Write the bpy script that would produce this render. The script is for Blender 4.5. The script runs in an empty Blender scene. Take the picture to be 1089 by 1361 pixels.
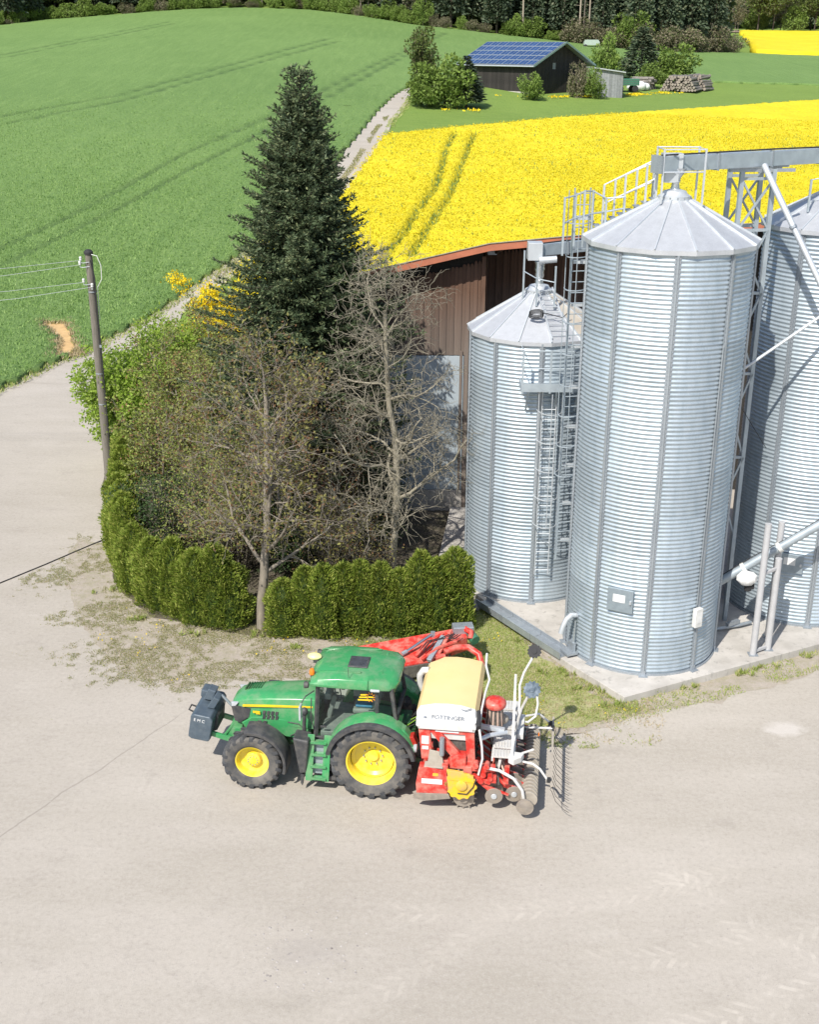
import bpy, bmesh, math, random, time
import numpy as np
from mathutils import Vector, Matrix
R = math.radians
SC = bpy.context.scene
COL = SC.collection
random.seed(7)
rng = np.random.default_rng(7)

# ------------------------------------------------------------------ camera, light, exposure
cam_d = bpy.data.cameras.new('camera')
cam = bpy.data.objects.new('camera', cam_d); COL.objects.link(cam)
cam.location = (0, 0, 16.0)
_p, _r = 0.370, 0.006
_f = Vector((0, math.cos(_p), -math.sin(_p))); _x = Vector((1, 0, 0)); _u = _x.cross(_f)
_rx = _x * math.cos(_r) + _u * math.sin(_r); _ux = -_x * math.sin(_r) + _u * math.cos(_r)
cam.rotation_euler = Matrix((_rx, _ux, -_f)).transposed().to_euler()
cam_d.sensor_fit = 'VERTICAL'; cam_d.sensor_height = 24.0
cam_d.lens = 24.0 * 1600 / 1361
cam_d.clip_start = 0.5; cam_d.clip_end = 3000
SC.camera = cam

SUN_EL, SUN_AZ = 48, 60          # shadows fall towards azimuth 60 degrees from +X
w = bpy.data.worlds.new('World'); SC.world = w; w.use_nodes = True
nt = w.node_tree; bgn = nt.nodes['Background']
sky = nt.nodes.new('ShaderNodeTexSky'); sky.sky_type = 'NISHITA'; sky.sun_disc = False
sky.sun_elevation = R(SUN_EL); sky.air_density = 1.0; sky.dust_density = 1.2; sky.ozone_density = 1.0
_sd = Vector((-math.cos(R(SUN_AZ)), -math.sin(R(SUN_AZ)), math.tan(R(SUN_EL)))).normalized()   # towards the sun
sky.sun_rotation = math.atan2(_sd.x, _sd.y)
nt.links.new(sky.outputs[0], bgn.inputs['Color']); bgn.inputs['Strength'].default_value = 0.13
sun_d = bpy.data.lights.new('sun', 'SUN'); sun_d.energy = 4.7; sun_d.angle = R(0.53); sun_d.color = (1.0, 0.95, 0.87)
sun = bpy.data.objects.new('sun', sun_d); COL.objects.link(sun); sun.location = (-20, -30, 60)
sun.rotation_euler = (-_sd).to_track_quat('-Z', 'Y').to_euler()
SC.view_settings.view_transform = 'Standard'; SC.view_settings.look = 'None'
SC.view_settings.exposure = 0.25; SC.view_settings.gamma = 1.0
SC.view_settings.use_curve_mapping = False
SC.render.engine = 'CYCLES'
SC.cycles.max_bounces = 6; SC.cycles.diffuse_bounces = 2; SC.cycles.glossy_bounces = 3
SC.cycles.transparent_max_bounces = 8

# ------------------------------------------------------------------ object helpers
def props(o, label=None, cat=None, group=None, kind=None):
    if label: o['label'] = label
    if cat: o['category'] = cat
    if group: o['group'] = group
    if kind: o['kind'] = kind
    return o
def thing(name, label, cat, loc=(0, 0, 0), rz=0.0, group=None):
    o = bpy.data.objects.new(name, None); COL.objects.link(o)
    o.location = loc; o.rotation_euler = (0, 0, rz); o.empty_display_size = 0.2
    return props(o, label, cat, group)
def kids(o, _c={}):
    return [c for c in bpy.data.objects if c.parent == o]
def copy_tree(root, pairs=None, loc=None, rz=None, scale=None, label=None, group=None):
    """pairs: list of (obj, parent_index) collected once by tree_list"""
    new = []
    for o, pi in pairs:
        c = o.copy(); COL.objects.link(c)
        if pi is not None: c.parent = new[pi]
        new.append(c)
    r = new[0]
    if loc is not None: r.location = loc
    if rz is not None: r.rotation_euler = (0, 0, rz)
    if scale is not None: r.scale = scale if isinstance(scale, tuple) else (scale,) * 3
    if label: r['label'] = label
    if group: r['group'] = group
    return r
def tree_list(root):
    out = [(root, None)]; i = 0
    while i < len(out):
        for c in kids(out[i][0]): out.append((c, i))
        i += 1
    return out
def link_mesh(name, me, parent=None, loc=None, rot=None, scale=None):
    o = bpy.data.objects.new(name, me); COL.objects.link(o)
    if parent is not None: o.parent = parent
    if loc is not None: o.location = loc
    if rot is not None: o.rotation_euler = rot
    if scale is not None: o.scale = scale
    return o
def np_mesh(name, V, F, mats=(), smooth=False, attrs=None):
    """V (n,3), F (m,k)"""
    V = np.asarray(V, np.float32); F = np.asarray(F, np.int32); k = F.shape[1]
    me = bpy.data.meshes.new(name)
    me.vertices.add(len(V)); me.vertices.foreach_set('co', V.ravel())
    me.loops.add(F.size); me.loops.foreach_set('vertex_index', F.ravel())
    me.polygons.add(len(F)); me.polygons.foreach_set('loop_start', np.arange(0, F.size, k, dtype=np.int32))
    if attrs:
        for n, a in attrs.items():
            at = me.attributes.new(n, 'FLOAT', 'POINT'); at.data.foreach_set('value', np.asarray(a, np.float32))
    for m in mats: me.materials.append(m)
    me.update(calc_edges=True)
    if smooth: me.polygons.foreach_set('use_smooth', np.ones(len(F), bool))
    return me

class MB:
    def __init__(s): s.v = []; s.f = []
    def add(s, vs, fs, M=None):
        n = len(s.v)
        if M is not None: vs = [tuple(M @ Vector(v)) for v in vs]
        s.v += [tuple(v) for v in vs]; s.f += [tuple(i + n for i in f) for f in fs]; return s
    def box(s, c, d, rot=None, M=None):
        x, y, z = d[0] / 2, d[1] / 2, d[2] / 2
        vs = [Vector((sx * x, sy * y, sz * z)) for sz in (-1, 1) for sy in (-1, 1) for sx in (-1, 1)]
        if rot is not None:
            from mathutils import Euler
            m = Euler(rot).to_matrix(); vs = [m @ v for v in vs]
        vs = [v + Vector(c) for v in vs]
        return s.add(vs, [(0, 2, 3, 1), (4, 5, 7, 6), (0, 1, 5, 4), (2, 6, 7, 3), (0, 4, 6, 2), (1, 3, 7, 5)], M)
    def bar(s, p, q, wd, ht, up=(0, 0, 1)):
        """rectangular bar from p to q"""
        p = Vector(p); q = Vector(q); d = (q - p).normalized(); up = Vector(up)
        sd = d.cross(up)
        if sd.length < 1e-4: sd = d.cross(Vector((1, 0, 0)))
        sd.normalize(); u2 = sd.cross(d).normalized()
        vs = []
        for e in (p, q):
            for a, b in ((-1, -1), (1, -1), (1, 1), (-1, 1)): vs.append(e + sd * a * wd / 2 + u2 * b * ht / 2)
        return s.add(vs, [(3, 2, 1, 0), (4, 5, 6, 7), (0, 1, 5, 4), (1, 2, 6, 5), (2, 3, 7, 6), (3, 0, 4, 7)])
    def prism(s, pts, axis, a, b, pts2=None):
        """polygon (2D) extruded along axis; pts2 optional second outline"""
        n = len(pts); pts2 = pts2 or pts
        def mk(p, t):
            if axis == 'y': return (p[0], t, p[1])
            if axis == 'x': return (t, p[0], p[1])
            return (p[0], p[1], t)
        vs = [mk(p, a) for p in pts] + [mk(p, b) for p in pts2]
        fs = [tuple(range(n - 1, -1, -1)), tuple(range(n, 2 * n))]
        fs += [(i, (i + 1) % n, n + (i + 1) % n, n + i) for i in range(n)]
        return s.add(vs, fs)
    def tube(s, pts, r, n=8, caps=True):
        pts = [Vector(p) for p in pts]; m = len(pts)
        rs = r if isinstance(r, (list, tuple)) else [r] * m
        base = len(s.v); prev = None
        for i, p in enumerate(pts):
            d = (pts[min(i + 1, m - 1)] - pts[max(i - 1, 0)]).normalized()
            if prev is None:
                a = d.cross(Vector((0, 0, 1)))
                if a.length < 1e-3: a = d.cross(Vector((1, 0, 0)))
            else: a = prev - d * prev.dot(d)
            a.normalize(); prev = a; b = d.cross(a)
            for k in range(n):
                t = 2 * math.pi * k / n
                s.v.append(tuple(p + (a * math.cos(t) + b * math.sin(t)) * rs[i]))
        for i in range(m - 1):
            for k in range(n):
                k2 = (k + 1) % n
                s.f.append((base + i * n + k, base + i * n + k2, base + (i + 1) * n + k2, base + (i + 1) * n + k))
        if caps:
            s.f.append(tuple(base + k for k in range(n - 1, -1, -1))); s.f.append(tuple(base + (m - 1) * n + k for k in range(n)))
        return s
    def cyl(s, p, q, r0, r1=None, n=12): return s.tube([p, q], [r0, r0 if r1 is None else r1], n)
    def lathe(s, prof, o=(0, 0, 0), axis='z', n=24, a0=0.0, a1=2 * math.pi):
        full = abs(a1 - a0 - 2 * math.pi) < 1e-6; base = len(s.v); m = n if full else n + 1
        o = Vector(o)
        for r, h in prof:
            for k in range(m):
                t = a0 + (a1 - a0) * k / n; c, q = r * math.cos(t), r * math.sin(t)
                v = {'z': (c, q, h), 'y': (c, h, q), 'x': (h, c, q)}[axis]
                s.v.append(tuple(Vector(v) + o))
        for i in range(len(prof) - 1):
            for k in range(n):
                k2 = (k + 1) % m
                f = (base + i * m + k, base + i * m + k2, base + (i + 1) * m + k2, base + (i + 1) * m + k)
                s.f.append(f if axis != 'y' else f[::-1])
        return s
    def ball(s, c, r, n=10, m=7):
        r = r if isinstance(r, (tuple, list)) else (r, r, r); base = len(s.v)
        for i in range(m + 1):
            p = math.pi * i / m
            for k in range(n):
                t = 2 * math.pi * k / n
                s.v.append((c[0] + r[0] * math.sin(p) * math.cos(t), c[1] + r[1] * math.sin(p) * math.sin(t), c[2] + r[2] * math.cos(p)))
        for i in range(m):
            for k in range(n):
                k2 = (k + 1) % n
                s.f.append((base + i * n + k, base + (i + 1) * n + k, base + (i + 1) * n + k2, base + i * n + k2))
        return s
    def mesh(s, name, mats, smooth=False):
        me = bpy.data.meshes.new(name); me.from_pydata(s.v, [], s.f)
        for m in (mats if isinstance(mats, (list, tuple)) else [mats]): me.materials.append(m)
        if smooth:
            me.polygons.foreach_set('use_smooth', [True] * len(me.polygons))
            try: me.set_sharp_from_angle(angle=R(38))
            except Exception: pass
        me.update(); return me
    def build(s, name, mat, parent=None, smooth=False, bevel=0, loc=None, rot=None, seg=2):
        o = link_mesh(name, s.mesh(name, mat, smooth), parent, loc, rot)
        if bevel:
            b = o.modifiers.new('bevel', 'BEVEL'); b.width = bevel; b.segments = seg; b.limit_method = 'ANGLE'; b.angle_limit = R(35)
        return o

# ------------------------------------------------------------------ noise
def _h(ix, iy, s):
    n = (ix.astype(np.int64) * 374761393 + iy.astype(np.int64) * 668265263 + s * 1442695041) & 0xffffffff
    n = ((n ^ (n >> 13)) * 1274126177) & 0xffffffff
    return ((n ^ (n >> 16)) & 0xffff) / 65535.0
def vnoise(x, y, s=0):
    x = np.asarray(x, float); y = np.asarray(y, float)
    ix = np.floor(x); iy = np.floor(y); fx = x - ix; fy = y - iy
    fx = fx * fx * (3 - 2 * fx); fy = fy * fy * (3 - 2 * fy)
    a = _h(ix, iy, s); b = _h(ix + 1, iy, s); c = _h(ix, iy + 1, s); d = _h(ix + 1, iy + 1, s)
    return a + (b - a) * fx + (c - a) * fy + (a - b - c + d) * fx * fy
def fbm(x, y, o=4, s=0):
    t = 0; a = .5; n = 0
    for i in range(o):
        t = t + a * vnoise(x * 2 ** i + 17.3 * i, y * 2 ** i - 9.1 * i, s + i); n += a; a *= .5
    return t / n

# ------------------------------------------------------------------ terrain
_KX = [-160, -115, -50, 0, 43, 90, 140]; _KV = [1.0, 1.12, 1.38, 1.30, .99, .80, .78]
def ter(x, y):
    x = np.asarray(x, float); y = np.asarray(y, float)
    K = sum(np.interp(x + d, _KX, _KV) for d in (-20, -10, 0, 10, 20)) / 5
    v = np.clip(y - 62, 0, 560)
    r = np.where(v < 20, v * v / 40, v - 10)
    return .066 * r * K
def tz(x, y): return float(ter(x, y))
# ------------------------------------------------------------------ materials
class NT:
    def __init__(s, name):
        s.m = bpy.data.materials.new(name); s.m.use_nodes = True; s.t = s.m.node_tree; s.t.nodes.clear()
        s.out = s.n('ShaderNodeOutputMaterial')
    def n(s, typ, **kw):
        nd = s.t.nodes.new(typ)
        for k, v in kw.items():
            if k in nd.inputs: nd.inputs[k].default_value = v
            else: setattr(nd, k, v)
        return nd
    def l(s, a, b): s.t.links.new(a, b)
    def val(s, inp, x):
        if hasattr(x, 'is_output') or isinstance(x, bpy.types.NodeSocket): s.l(x, inp)
        else: inp.default_value = x
    def math(s, op, a, b=0.0, c=None, clamp=False):
        nd = s.n('ShaderNodeMath', operation=op, use_clamp=clamp); s.val(nd.inputs[0], a); s.val(nd.inputs[1], b)
        if c is not None: s.val(nd.inputs[2], c)
        return nd.outputs[0]
    def coord(s, kind='Object'): return s.n('ShaderNodeTexCoord').outputs[kind]
    def map(s, vec, scale=(1, 1, 1), rot=(0, 0, 0), loc=(0, 0, 0)):
        nd = s.n('ShaderNodeMapping'); nd.inputs['Scale'].default_value = scale; nd.inputs['Rotation'].default_value = rot; nd.inputs['Location'].default_value = loc
        s.l(vec, nd.inputs['Vector']); return nd.outputs[0]
    def noise(s, vec, scale, detail=4, rough=.55, dist=0):
        nd = s.n('ShaderNodeTexNoise'); nd.inputs['Scale'].default_value = scale; nd.inputs['Detail'].default_value = detail
        nd.inputs['Roughness'].default_value = rough; nd.inputs['Distortion'].default_value = dist; s.l(vec, nd.inputs['Vector']); return nd.outputs['Fac']
    def ramp(s, x, a, b):
        nd = s.n('ShaderNodeMapRange', clamp=True); nd.inputs['From Min'].default_value = a; nd.inputs['From Max'].default_value = b; s.l(x, nd.inputs['Value']); return nd.outputs[0]
    def mix(s, f, a, b, mode='MIX'):
        nd = s.n('ShaderNodeMix', data_type='RGBA', blend_type=mode); s.val(nd.inputs['Factor'], f)
        for i, v in ((6, a), (7, b)):
            if isinstance(v, (tuple, list)): nd.inputs[i].default_value = (*v[:3], 1)
            else: s.l(v, nd.inputs[i])
        return nd.outputs[2]
    def bump(s, h, strength, dist=.02):
        nd = s.n('ShaderNodeBump'); nd.inputs['Strength'].default_value = strength; nd.inputs['Distance'].default_value = dist; s.l(h, nd.inputs['Height']); return nd.outputs[0]
    def bsdf(s, col, rough=.6, metal=0, normal=None, spec=.5, **kw):
        b = s.n('ShaderNodeBsdfPrincipled')
        if isinstance(col, (tuple, list)): b.inputs['Base Color'].default_value = (*col[:3], 1)
        else: s.l(col, b.inputs['Base Color'])
        s.val(b.inputs['Roughness'], rough); s.val(b.inputs['Metallic'], metal); b.inputs['Specular IOR Level'].default_value = spec
        for k, v in kw.items(): s.val(b.inputs[k], v)
        if normal is not None: s.l(normal, b.inputs['Normal'])
        s.l(b.outputs[0], s.out.inputs[0]); return b
    def attr(s, name): return s.n('ShaderNodeAttribute', attribute_name=name).outputs['Fac']
    def brightvar(s, col, amt, src=None):
        """multiply value by random in 1±amt"""
        r = src or s.n('ShaderNodeObjectInfo').outputs['Random']
        h = s.n('ShaderNodeHueSaturation'); s.l(s.math('ADD', s.math('MULTIPLY', r, 2 * amt), 1 - amt), h.inputs['Value'])
        if isinstance(col, (tuple, list)): h.inputs['Color'].default_value = (*col, 1)
        else: s.l(col, h.inputs['Color'])
        return h.outputs[0]
MAT = {}
def M(name, col, rough=.55, metal=0, col2=None, scale=3, amt=(.35, .7), bump=0, bscale=40, var=0, spec=.5, stretch=(1, 1, 1), dust=None, **kw):
    t = NT(name); c = t.coord()
    if stretch != (1, 1, 1): c = t.map(c, stretch)
    col2 = col2 or tuple(x * .8 for x in col)
    x = t.mix(t.ramp(t.noise(c, scale, 5), *amt), col, col2)
    if dust:
        dc, da, ds = dust
        x = t.mix(t.math('MULTIPLY', t.ramp(t.noise(c, ds, 6, .65), .42, .62), da), x, dc)
    if var: x = t.brightvar(x, var)
    nm = t.bump(t.noise(c, bscale, 4), bump) if bump else None
    t.bsdf(x, rough, metal, nm, spec, **kw); MAT[name] = t.m; return t.m

DUST = (.42, .36, .29)
M('gravel_plain', (.40, .37, .34), .9)
galv = (.56, .60, .64)
def make_galv(name, col, col2, rough, metal, var):
    t = NT(name); c = t.coord()
    n1 = t.noise(t.map(c, (2, 2, .35)), 2.2, 5); n2 = t.noise(c, 30, 3)
    x = t.mix(t.ramp(n1, .35, .7), col, col2)
    x = t.mix(t.math('MULTIPLY', t.ramp(n2, .45, .7), .25), x, (.72, .75, .78))
    x = t.brightvar(x, var)
    rg = t.math('ADD', rough, t.math('MULTIPLY', n1, .18))
    t.bsdf(x, rg, metal, t.bump(n2, .05, .01)); MAT[name] = t.m
make_galv('galv_sheet', (.46, .53, .58), (.34, .41, .46), .36, .5, .11)
make_galv('galv_roof', (.56, .575, .60), (.47, .485, .51), .42, .45, .03)
make_galv('galv_dark', (.40, .44, .475), (.32, .355, .39), .42, .6, .05)
make_galv('galv_light', (.62, .655, .68), (.53, .56, .59), .4, .5, .05)
M('rail_grey', (.42, .48, .52), .45, .35, (.34, .39, .43), 4)
M('post_grey', (.50, .50, .51), .5, .1, (.44, .44, .45), 4)
def make_concrete():
    t = NT('concrete'); c = t.coord()
    n = t.noise(c, 1.2, 6, .6); f = t.noise(c, 60, 3)
    x = t.mix(t.ramp(n, .35, .68), (.54, .51, .47), (.40, .375, .34))
    x = t.mix(t.math('MULTIPLY', t.ramp(t.noise(t.map(c, (1, 1, .3)), 4.5, 6, .7), .55, .7), .7), x, (.22, .21, .19))
    x = t.mix(t.math('MULTIPLY', t.ramp(f, .5, .75), .15), x, (.28, .27, .26))
    t.bsdf(x, .9, 0, t.bump(f, .25, .01), .3); MAT['concrete'] = t.m
make_concrete()
def make_yard():
    t = NT('yard_gravel'); c = t.coord()
    big = t.noise(c, .09, 5, .6); mid = t.noise(t.map(c, (.35, 1, 1), (0, 0, .5)), .55, 6, .65); fine = t.noise(c, 9, 8, .78); grit = t.noise(c, 55, 3, .7)
    x = t.mix(t.ramp(big, .35, .66), (.470, .428, .374), (.405, .366, .318))
    x = t.mix(t.math('MULTIPLY', t.ramp(mid, .38, .70), .6), x, (.35, .315, .262))
    x = t.mix(t.math('MULTIPLY', t.ramp(fine, .52, .68), .5), x, (.29, .26, .23))
    x = t.mix(t.math('MULTIPLY', t.ramp(fine, .50, .32), .4), x, (.53, .49, .44))
    x = t.mix(t.math('MULTIPLY', t.ramp(grit, .62, .76), .75), x, (.66, .62, .57))
    x = t.mix(t.math('MULTIPLY', t.ramp(grit, .40, .28), .75), x, (.20, .18, .165))
    smudge = t.noise(t.map(c, (.6, 1, 1), (0, 0, .9)), 1.3, 8, .75)
    x = t.mix(t.math('MULTIPLY', t.ramp(smudge, .55, .72), .38), x, (.27, .24, .21))
    x = t.mix(t.math('MULTIPLY', t.ramp(smudge, .42, .28), .35), x, (.55, .51, .455))
    # tyre prints: chevrons in bands
    sep = t.n('ShaderNodeSeparateXYZ'); dis = t.n('ShaderNodeTexNoise'); dis.inputs['Scale'].default_value = .8; t.l(c, dis.inputs['Vector'])
    for (x0, y0, ang, ln, wd, st) in ((3.2, 16.0, 24, 13, .34, .75), (2.6, 18.0, 14, 12, .34, .6), (5.0, 21.5, -48, 9, .34, .7), (-1.5, 19.5, 6, 9, .3, .45), (6.4, 18.5, -75, 8, .3, .4), (8.4, 22.5, 10, 8, .3, .4), (-5, 15.0, 30, 9, .3, .3)):
        m = t.map(c, (1, 1, 1), (0, 0, 0), (-x0, -y0, 0)); m = t.map(m, (1, 1, 1), (0, 0, -R(ang)))
        s = t.n('ShaderNodeSeparateXYZ'); t.l(m, s.inputs[0]); u, v = s.outputs[0], s.outputs[1]
        v = t.math('ADD', v, t.math('MULTIPLY', t.math('SINE', t.math('MULTIPLY', u, .45)), .5))
        av = t.math('ABSOLUTE', v)
        ch = t.math('SINE', t.math('MULTIPLY', t.math('ADD', u, t.math('MULTIPLY', av, 1.0)), 2 * math.pi / .34))
        ch = t.ramp(ch, .1, .7)
        band = t.math('MULTIPLY', t.ramp(av, wd, wd * .8), t.ramp(av, .02, .06))
        lim = t.ramp(t.math('ABSOLUTE', t.math('SUBTRACT', u, ln / 2)), ln / 2, ln / 2 - 1.5)
        f = t.math('MULTIPLY', t.math('MULTIPLY', ch, band), t.math('MULTIPLY', lim, t.math('MULTIPLY', t.ramp(t.noise(c, .9, 4, .7), .43, .62), st * .6)))
        x = t.mix(f, x, (.62, .57, .50))
        wide = t.math('MULTIPLY', t.math('MULTIPLY', t.ramp(av, wd * 1.3, wd * .5), lim), .10)
        x = t.mix(wide, x, (.55, .50, .44))
    # dried spills and gritty heaps of crumbs
    for (px, py, rr, cc, a) in ((9.5, 26.3, .65, (.60, .56, .52), .6), (-1.9, 18.2, .8, (.33, .30, .28), .25)):
        m = t.map(c, (1 / rr, 1.6 / rr, 1), (0, 0, 0), (-px / rr, -1.6 * py / rr, 0))
        ln_ = t.n('ShaderNodeVectorMath', operation='LENGTH'); t.l(m, ln_.inputs[0])
        d = t.math('ADD', ln_.outputs['Value'], t.math('MULTIPLY', t.noise(c, 3.5, 5, .7), 1.4))
        x = t.mix(t.math('MULTIPLY', t.ramp(d, 1.7, 1.2), a), x, cc)
    # hairline seam in the paving
    m = t.map(c, (1, 1, 1), (0, 0, 0), (8.83, -21.75, 0)); m = t.map(m, (1, 1, 1), (0, 0, -math.atan2(5.06, 3.0)))
    s = t.n('ShaderNodeSeparateXYZ'); t.l(m, s.inputs[0])
    av = t.math('ABSOLUTE', t.math('ADD', s.outputs[1], t.math('MULTIPLY', t.math('SUBTRACT', t.noise(c, .8, 5), .5), .25)))
    x = t.mix(t.math('MULTIPLY', t.math('MULTIPLY', t.ramp(av, .03, .008), t.ramp(s.outputs[0], 6.2, 5.6)), .45), x, (.2, .18, .16))
    h = t.math('ADD', t.math('MULTIPLY', fine, .6), t.math('MULTIPLY', grit, .5))
    t.bsdf(x, .95, 0, t.bump(h, .45, .02), .25); MAT['yard_gravel'] = t.m
make_yard()
def make_soil(name, a, b, g, ga):
    t = NT(name); c = t.coord()
    x = t.mix(t.ramp(t.noise(c, 1.6, 6, .7), .35, .65), a, b)
    x = t.mix(t.math('MULTIPLY', t.ramp(t.noise(c, 3.0, 6, .75), .45, .6), ga), x, g)
    x = t.mix(t.math('MULTIPLY', t.ramp(t.noise(c, 25, 5, .8), .5, .7), .6), x, tuple(v * .55 for v in a))
    t.bsdf(x, .95, 0, t.bump(t.noise(c, 14, 6, .75), .8, .05), .2); MAT[name] = t.m
make_soil('verge_soil', (.465, .41, .35), (.40, .345, .285), (.26, .26, .12), .4)
make_soil('grass_soil', (.44, .40, .24), (.34, .36, .15), (.25, .32, .09), .6)
make_soil('garden_soil', (.12, .10, .075), (.19, .165, .13), (.07, .08, .035), .5)
make_soil('dirt_track', (.46, .42, .37), (.38, .34, .29), (.30, .27, .20), .4)
make_soil('bare_strip', (.42, .32, .25), (.36, .27, .2), (.4, .3, .22), .4)
def make_meadow():
    t = NT('meadow_grass'); c = t.coord()
    x = t.mix(t.ramp(t.noise(c, .05, 5, .6), .35, .65), (.19, .285, .06), (.155, .24, .05))
    x = t.mix(t.math('MULTIPLY', t.ramp(t.noise(t.map(c, (1, 3, 1), (0, 0, .3)), .35, 6, .7), .4, .7), .6), x, (.23, .31, .075))
    x = t.mix(t.math('MULTIPLY', t.ramp(t.noise(c, 3, 5, .8), .5, .7), .6), x, (.09, .16, .03))
    t.bsdf(x, .9, 0, t.bump(t.noise(c, 3, 6, .7), .8, .2), .2); MAT['meadow_grass'] = t.m
make_meadow()
def make_wheat():
    t = NT('young_wheat'); c = t.coord()
    tr = t.attr('tram')
    x = t.mix(t.ramp(t.noise(c, .035, 5, .6), .35, .65), (.190, .300, .088), (.160, .262, .074))
    ang = math.atan2(56.0, 10.0)
    st = t.noise(t.map(c, (1.2, .06, 1), (0, 0, math.pi / 2 - ang)), 1.0, 5, .65)
    x = t.mix(t.math('MULTIPLY', t.ramp(st, .5, .72), .55), x, (.235, .345, .11))
    x = t.mix(t.math('MULTIPLY', t.ramp(st, .46, .3), .45), x, (.13, .225, .062))
    x = t.mix(t.math('MULTIPLY', t.ramp(t.noise(c, 4.0, 6, .8), .48, .68), .65), x, (.028, .100, .02))
    x = t.mix(t.math('MULTIPLY', tr, .75), x, (.06, .11, .035))
    t.bsdf(x, .8, 0, t.bump(t.noise(c, 2.4, 6, .78), .9, .25), .25); MAT['young_wheat'] = t.m
make_wheat()
def make_rape():
    t = NT('rape_bloom'); c = t.coord(); tr = t.attr('tram')
    x = t.mix(t.ramp(t.noise(c, .12, 5, .6), .35, .65), (.74, .62, .03), (.66, .55, .02))
    low = t.ramp(t.math('ADD', t.math('MULTIPLY', t.noise(c, 2.6, 6, .8), .7), t.math('MULTIPLY', t.noise(t.map(c, (.5, 1.6, 1), (0, 0, -.45)), .35, 5, .7), .3)), .50, .62)
    x = t.mix(t.math('MULTIPLY', low, .55), x, (.45, .40, .02))
    x = t.mix(t.math('MULTIPLY', tr, .9), x, (.10, .16, .03))
    t.bsdf(x, .85, 0, t.bump(t.noise(c, 3, 6, .75), .7, .2), .2); MAT['rape_bloom'] = t.m
make_rape()
def leafmat(name, a, b, c3=None, trans=.25, rough=.55, f3=.15, patch=None):
    t = NT(name); g = t.n('ShaderNodeNewGeometry')
    r = g.outputs['Random Per Island']
    x = t.mix(r, a, b)
    if c3:
        k = t.math('FRACT', t.math('MULTIPLY', r, 17.37)); x = t.mix(t.ramp(k, 1 - f3, 1 - f3 + .02), x, c3)
    if patch:
        pc, sx, sy, rz_p, pa = patch; pn = t.noise(t.map(g.outputs['Position'], (sx, sy, .2), (0, 0, rz_p)), 1.0, 6, .65)
        x = t.mix(t.math('MULTIPLY', t.ramp(pn, .44, .64), pa), x, pc)
    x = t.brightvar(x, .10)
    d = t.n('ShaderNodeBsdfPrincipled'); t.l(x, d.inputs['Base Color']); d.inputs['Roughness'].default_value = rough; d.inputs['Specular IOR Level'].default_value = .25
    tr = t.n('ShaderNodeBsdfTranslucent'); t.l(x, tr.inputs['Color'])
    m = t.n('ShaderNodeMixShader'); m.inputs[0].default_value = trans; t.l(d.outputs[0], m.inputs[1]); t.l(tr.outputs[0], m.inputs[2]); t.l(m.outputs[0], t.out.inputs[0])
    MAT[name] = t.m; return t.m
leafmat('spruce_needles', (.050, .078, .040), (.105, .140, .068), (.19, .22, .11), .15, f3=.18)
leafmat('hedge_leaves', (.125, .19, .025), (.245, .31, .045), (.36, .40, .09), .3, f3=.25)
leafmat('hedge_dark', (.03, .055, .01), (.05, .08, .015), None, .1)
leafmat('bush_green', (.25, .38, .05), (.36, .50, .08), (.45, .55, .14), .45)
leafmat('bush_olive', (.20, .25, .06), (.32, .36, .10), (.25, .15, .07), .35, f3=.25)
leafmat('russet_leaves', (.17, .085, .05), (.24, .13, .07), (.25, .22, .08), .3, f3=.3)
leafmat('bush_dark', (.03, .06, .02), (.06, .10, .03), None, .15)
leafmat('bud_leaves', (.24, .22, .075), (.35, .34, .11), (.26, .15, .08), .4, f3=.25)
leafmat('forsythia_bloom', (.80, .58, .01), (.85, .68, .02), (.25, .33, .05), .3)
leafmat('grass_blades', (.25, .28, .09), (.34, .35, .14), (.50, .43, .27), .45, f3=.35)
leafmat('grass_green', (.30, .40, .09), (.42, .50, .14), (.58, .54, .28), .45, f3=.35)
leafmat('dry_grass', (.62, .52, .34), (.52, .42, .25), (.38, .38, .15), .4, f3=.2)
leafmat('wheat_blades', (.25, .39, .12), (.31, .455, .15), (.36, .49, .18), .4, patch=((.18, .30, .085), 1.3, .07, math.pi / 2 - math.atan2(56, 10), .6))
leafmat('rape_flowers', (.76, .64, .035), (.68, .56, .02), (.38, .40, .05), .25, f3=.07, patch=((.56, .53, .045), .12, .35, -.4, .6))
leafmat('rape_stems', (.12, .20, .06), (.18, .27, .09), (.6, .5, .03), .2, f3=.2)
leafmat('dandelion_petals', (.85, .60, .01), (.9, .7, .02), None, .2)
leafmat('forest_needles', (.052, .078, .048), (.095, .130, .074), (.15, .17, .095), .15)
leafmat('forest_leaves', (.09, .13, .035), (.15, .20, .05), (.13, .13, .06), .2, f3=.3)
leafmat('forest_brown', (.17, .155, .10), (.24, .21, .135), (.11, .14, .05), .15, f3=.3)
leafmat('forest_light', (.16, .24, .05), (.22, .31, .07), (.13, .19, .04), .25)
M('bark_grey', (.27, .235, .185), .9, 0, (.16, .14, .11), 9, bump=.6, bscale=30, stretch=(1, 1, .3))
M('bark_pale', (.31, .28, .22), .9, 0, (.21, .19, .13), 10, bump=.5, bscale=30)
M('bark_dark', (.10, .08, .06), .95, 0, (.06, .05, .04), 8, bump=.5)
M('pale_trunk', (.42, .36, .28), .9, 0, (.3, .25, .2), 5)
M('pole_wood', (.21, .19, .16), .9, 0, (.12, .11, .09), 14, bump=.5, bscale=40, stretch=(3, 3, .15))
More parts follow.
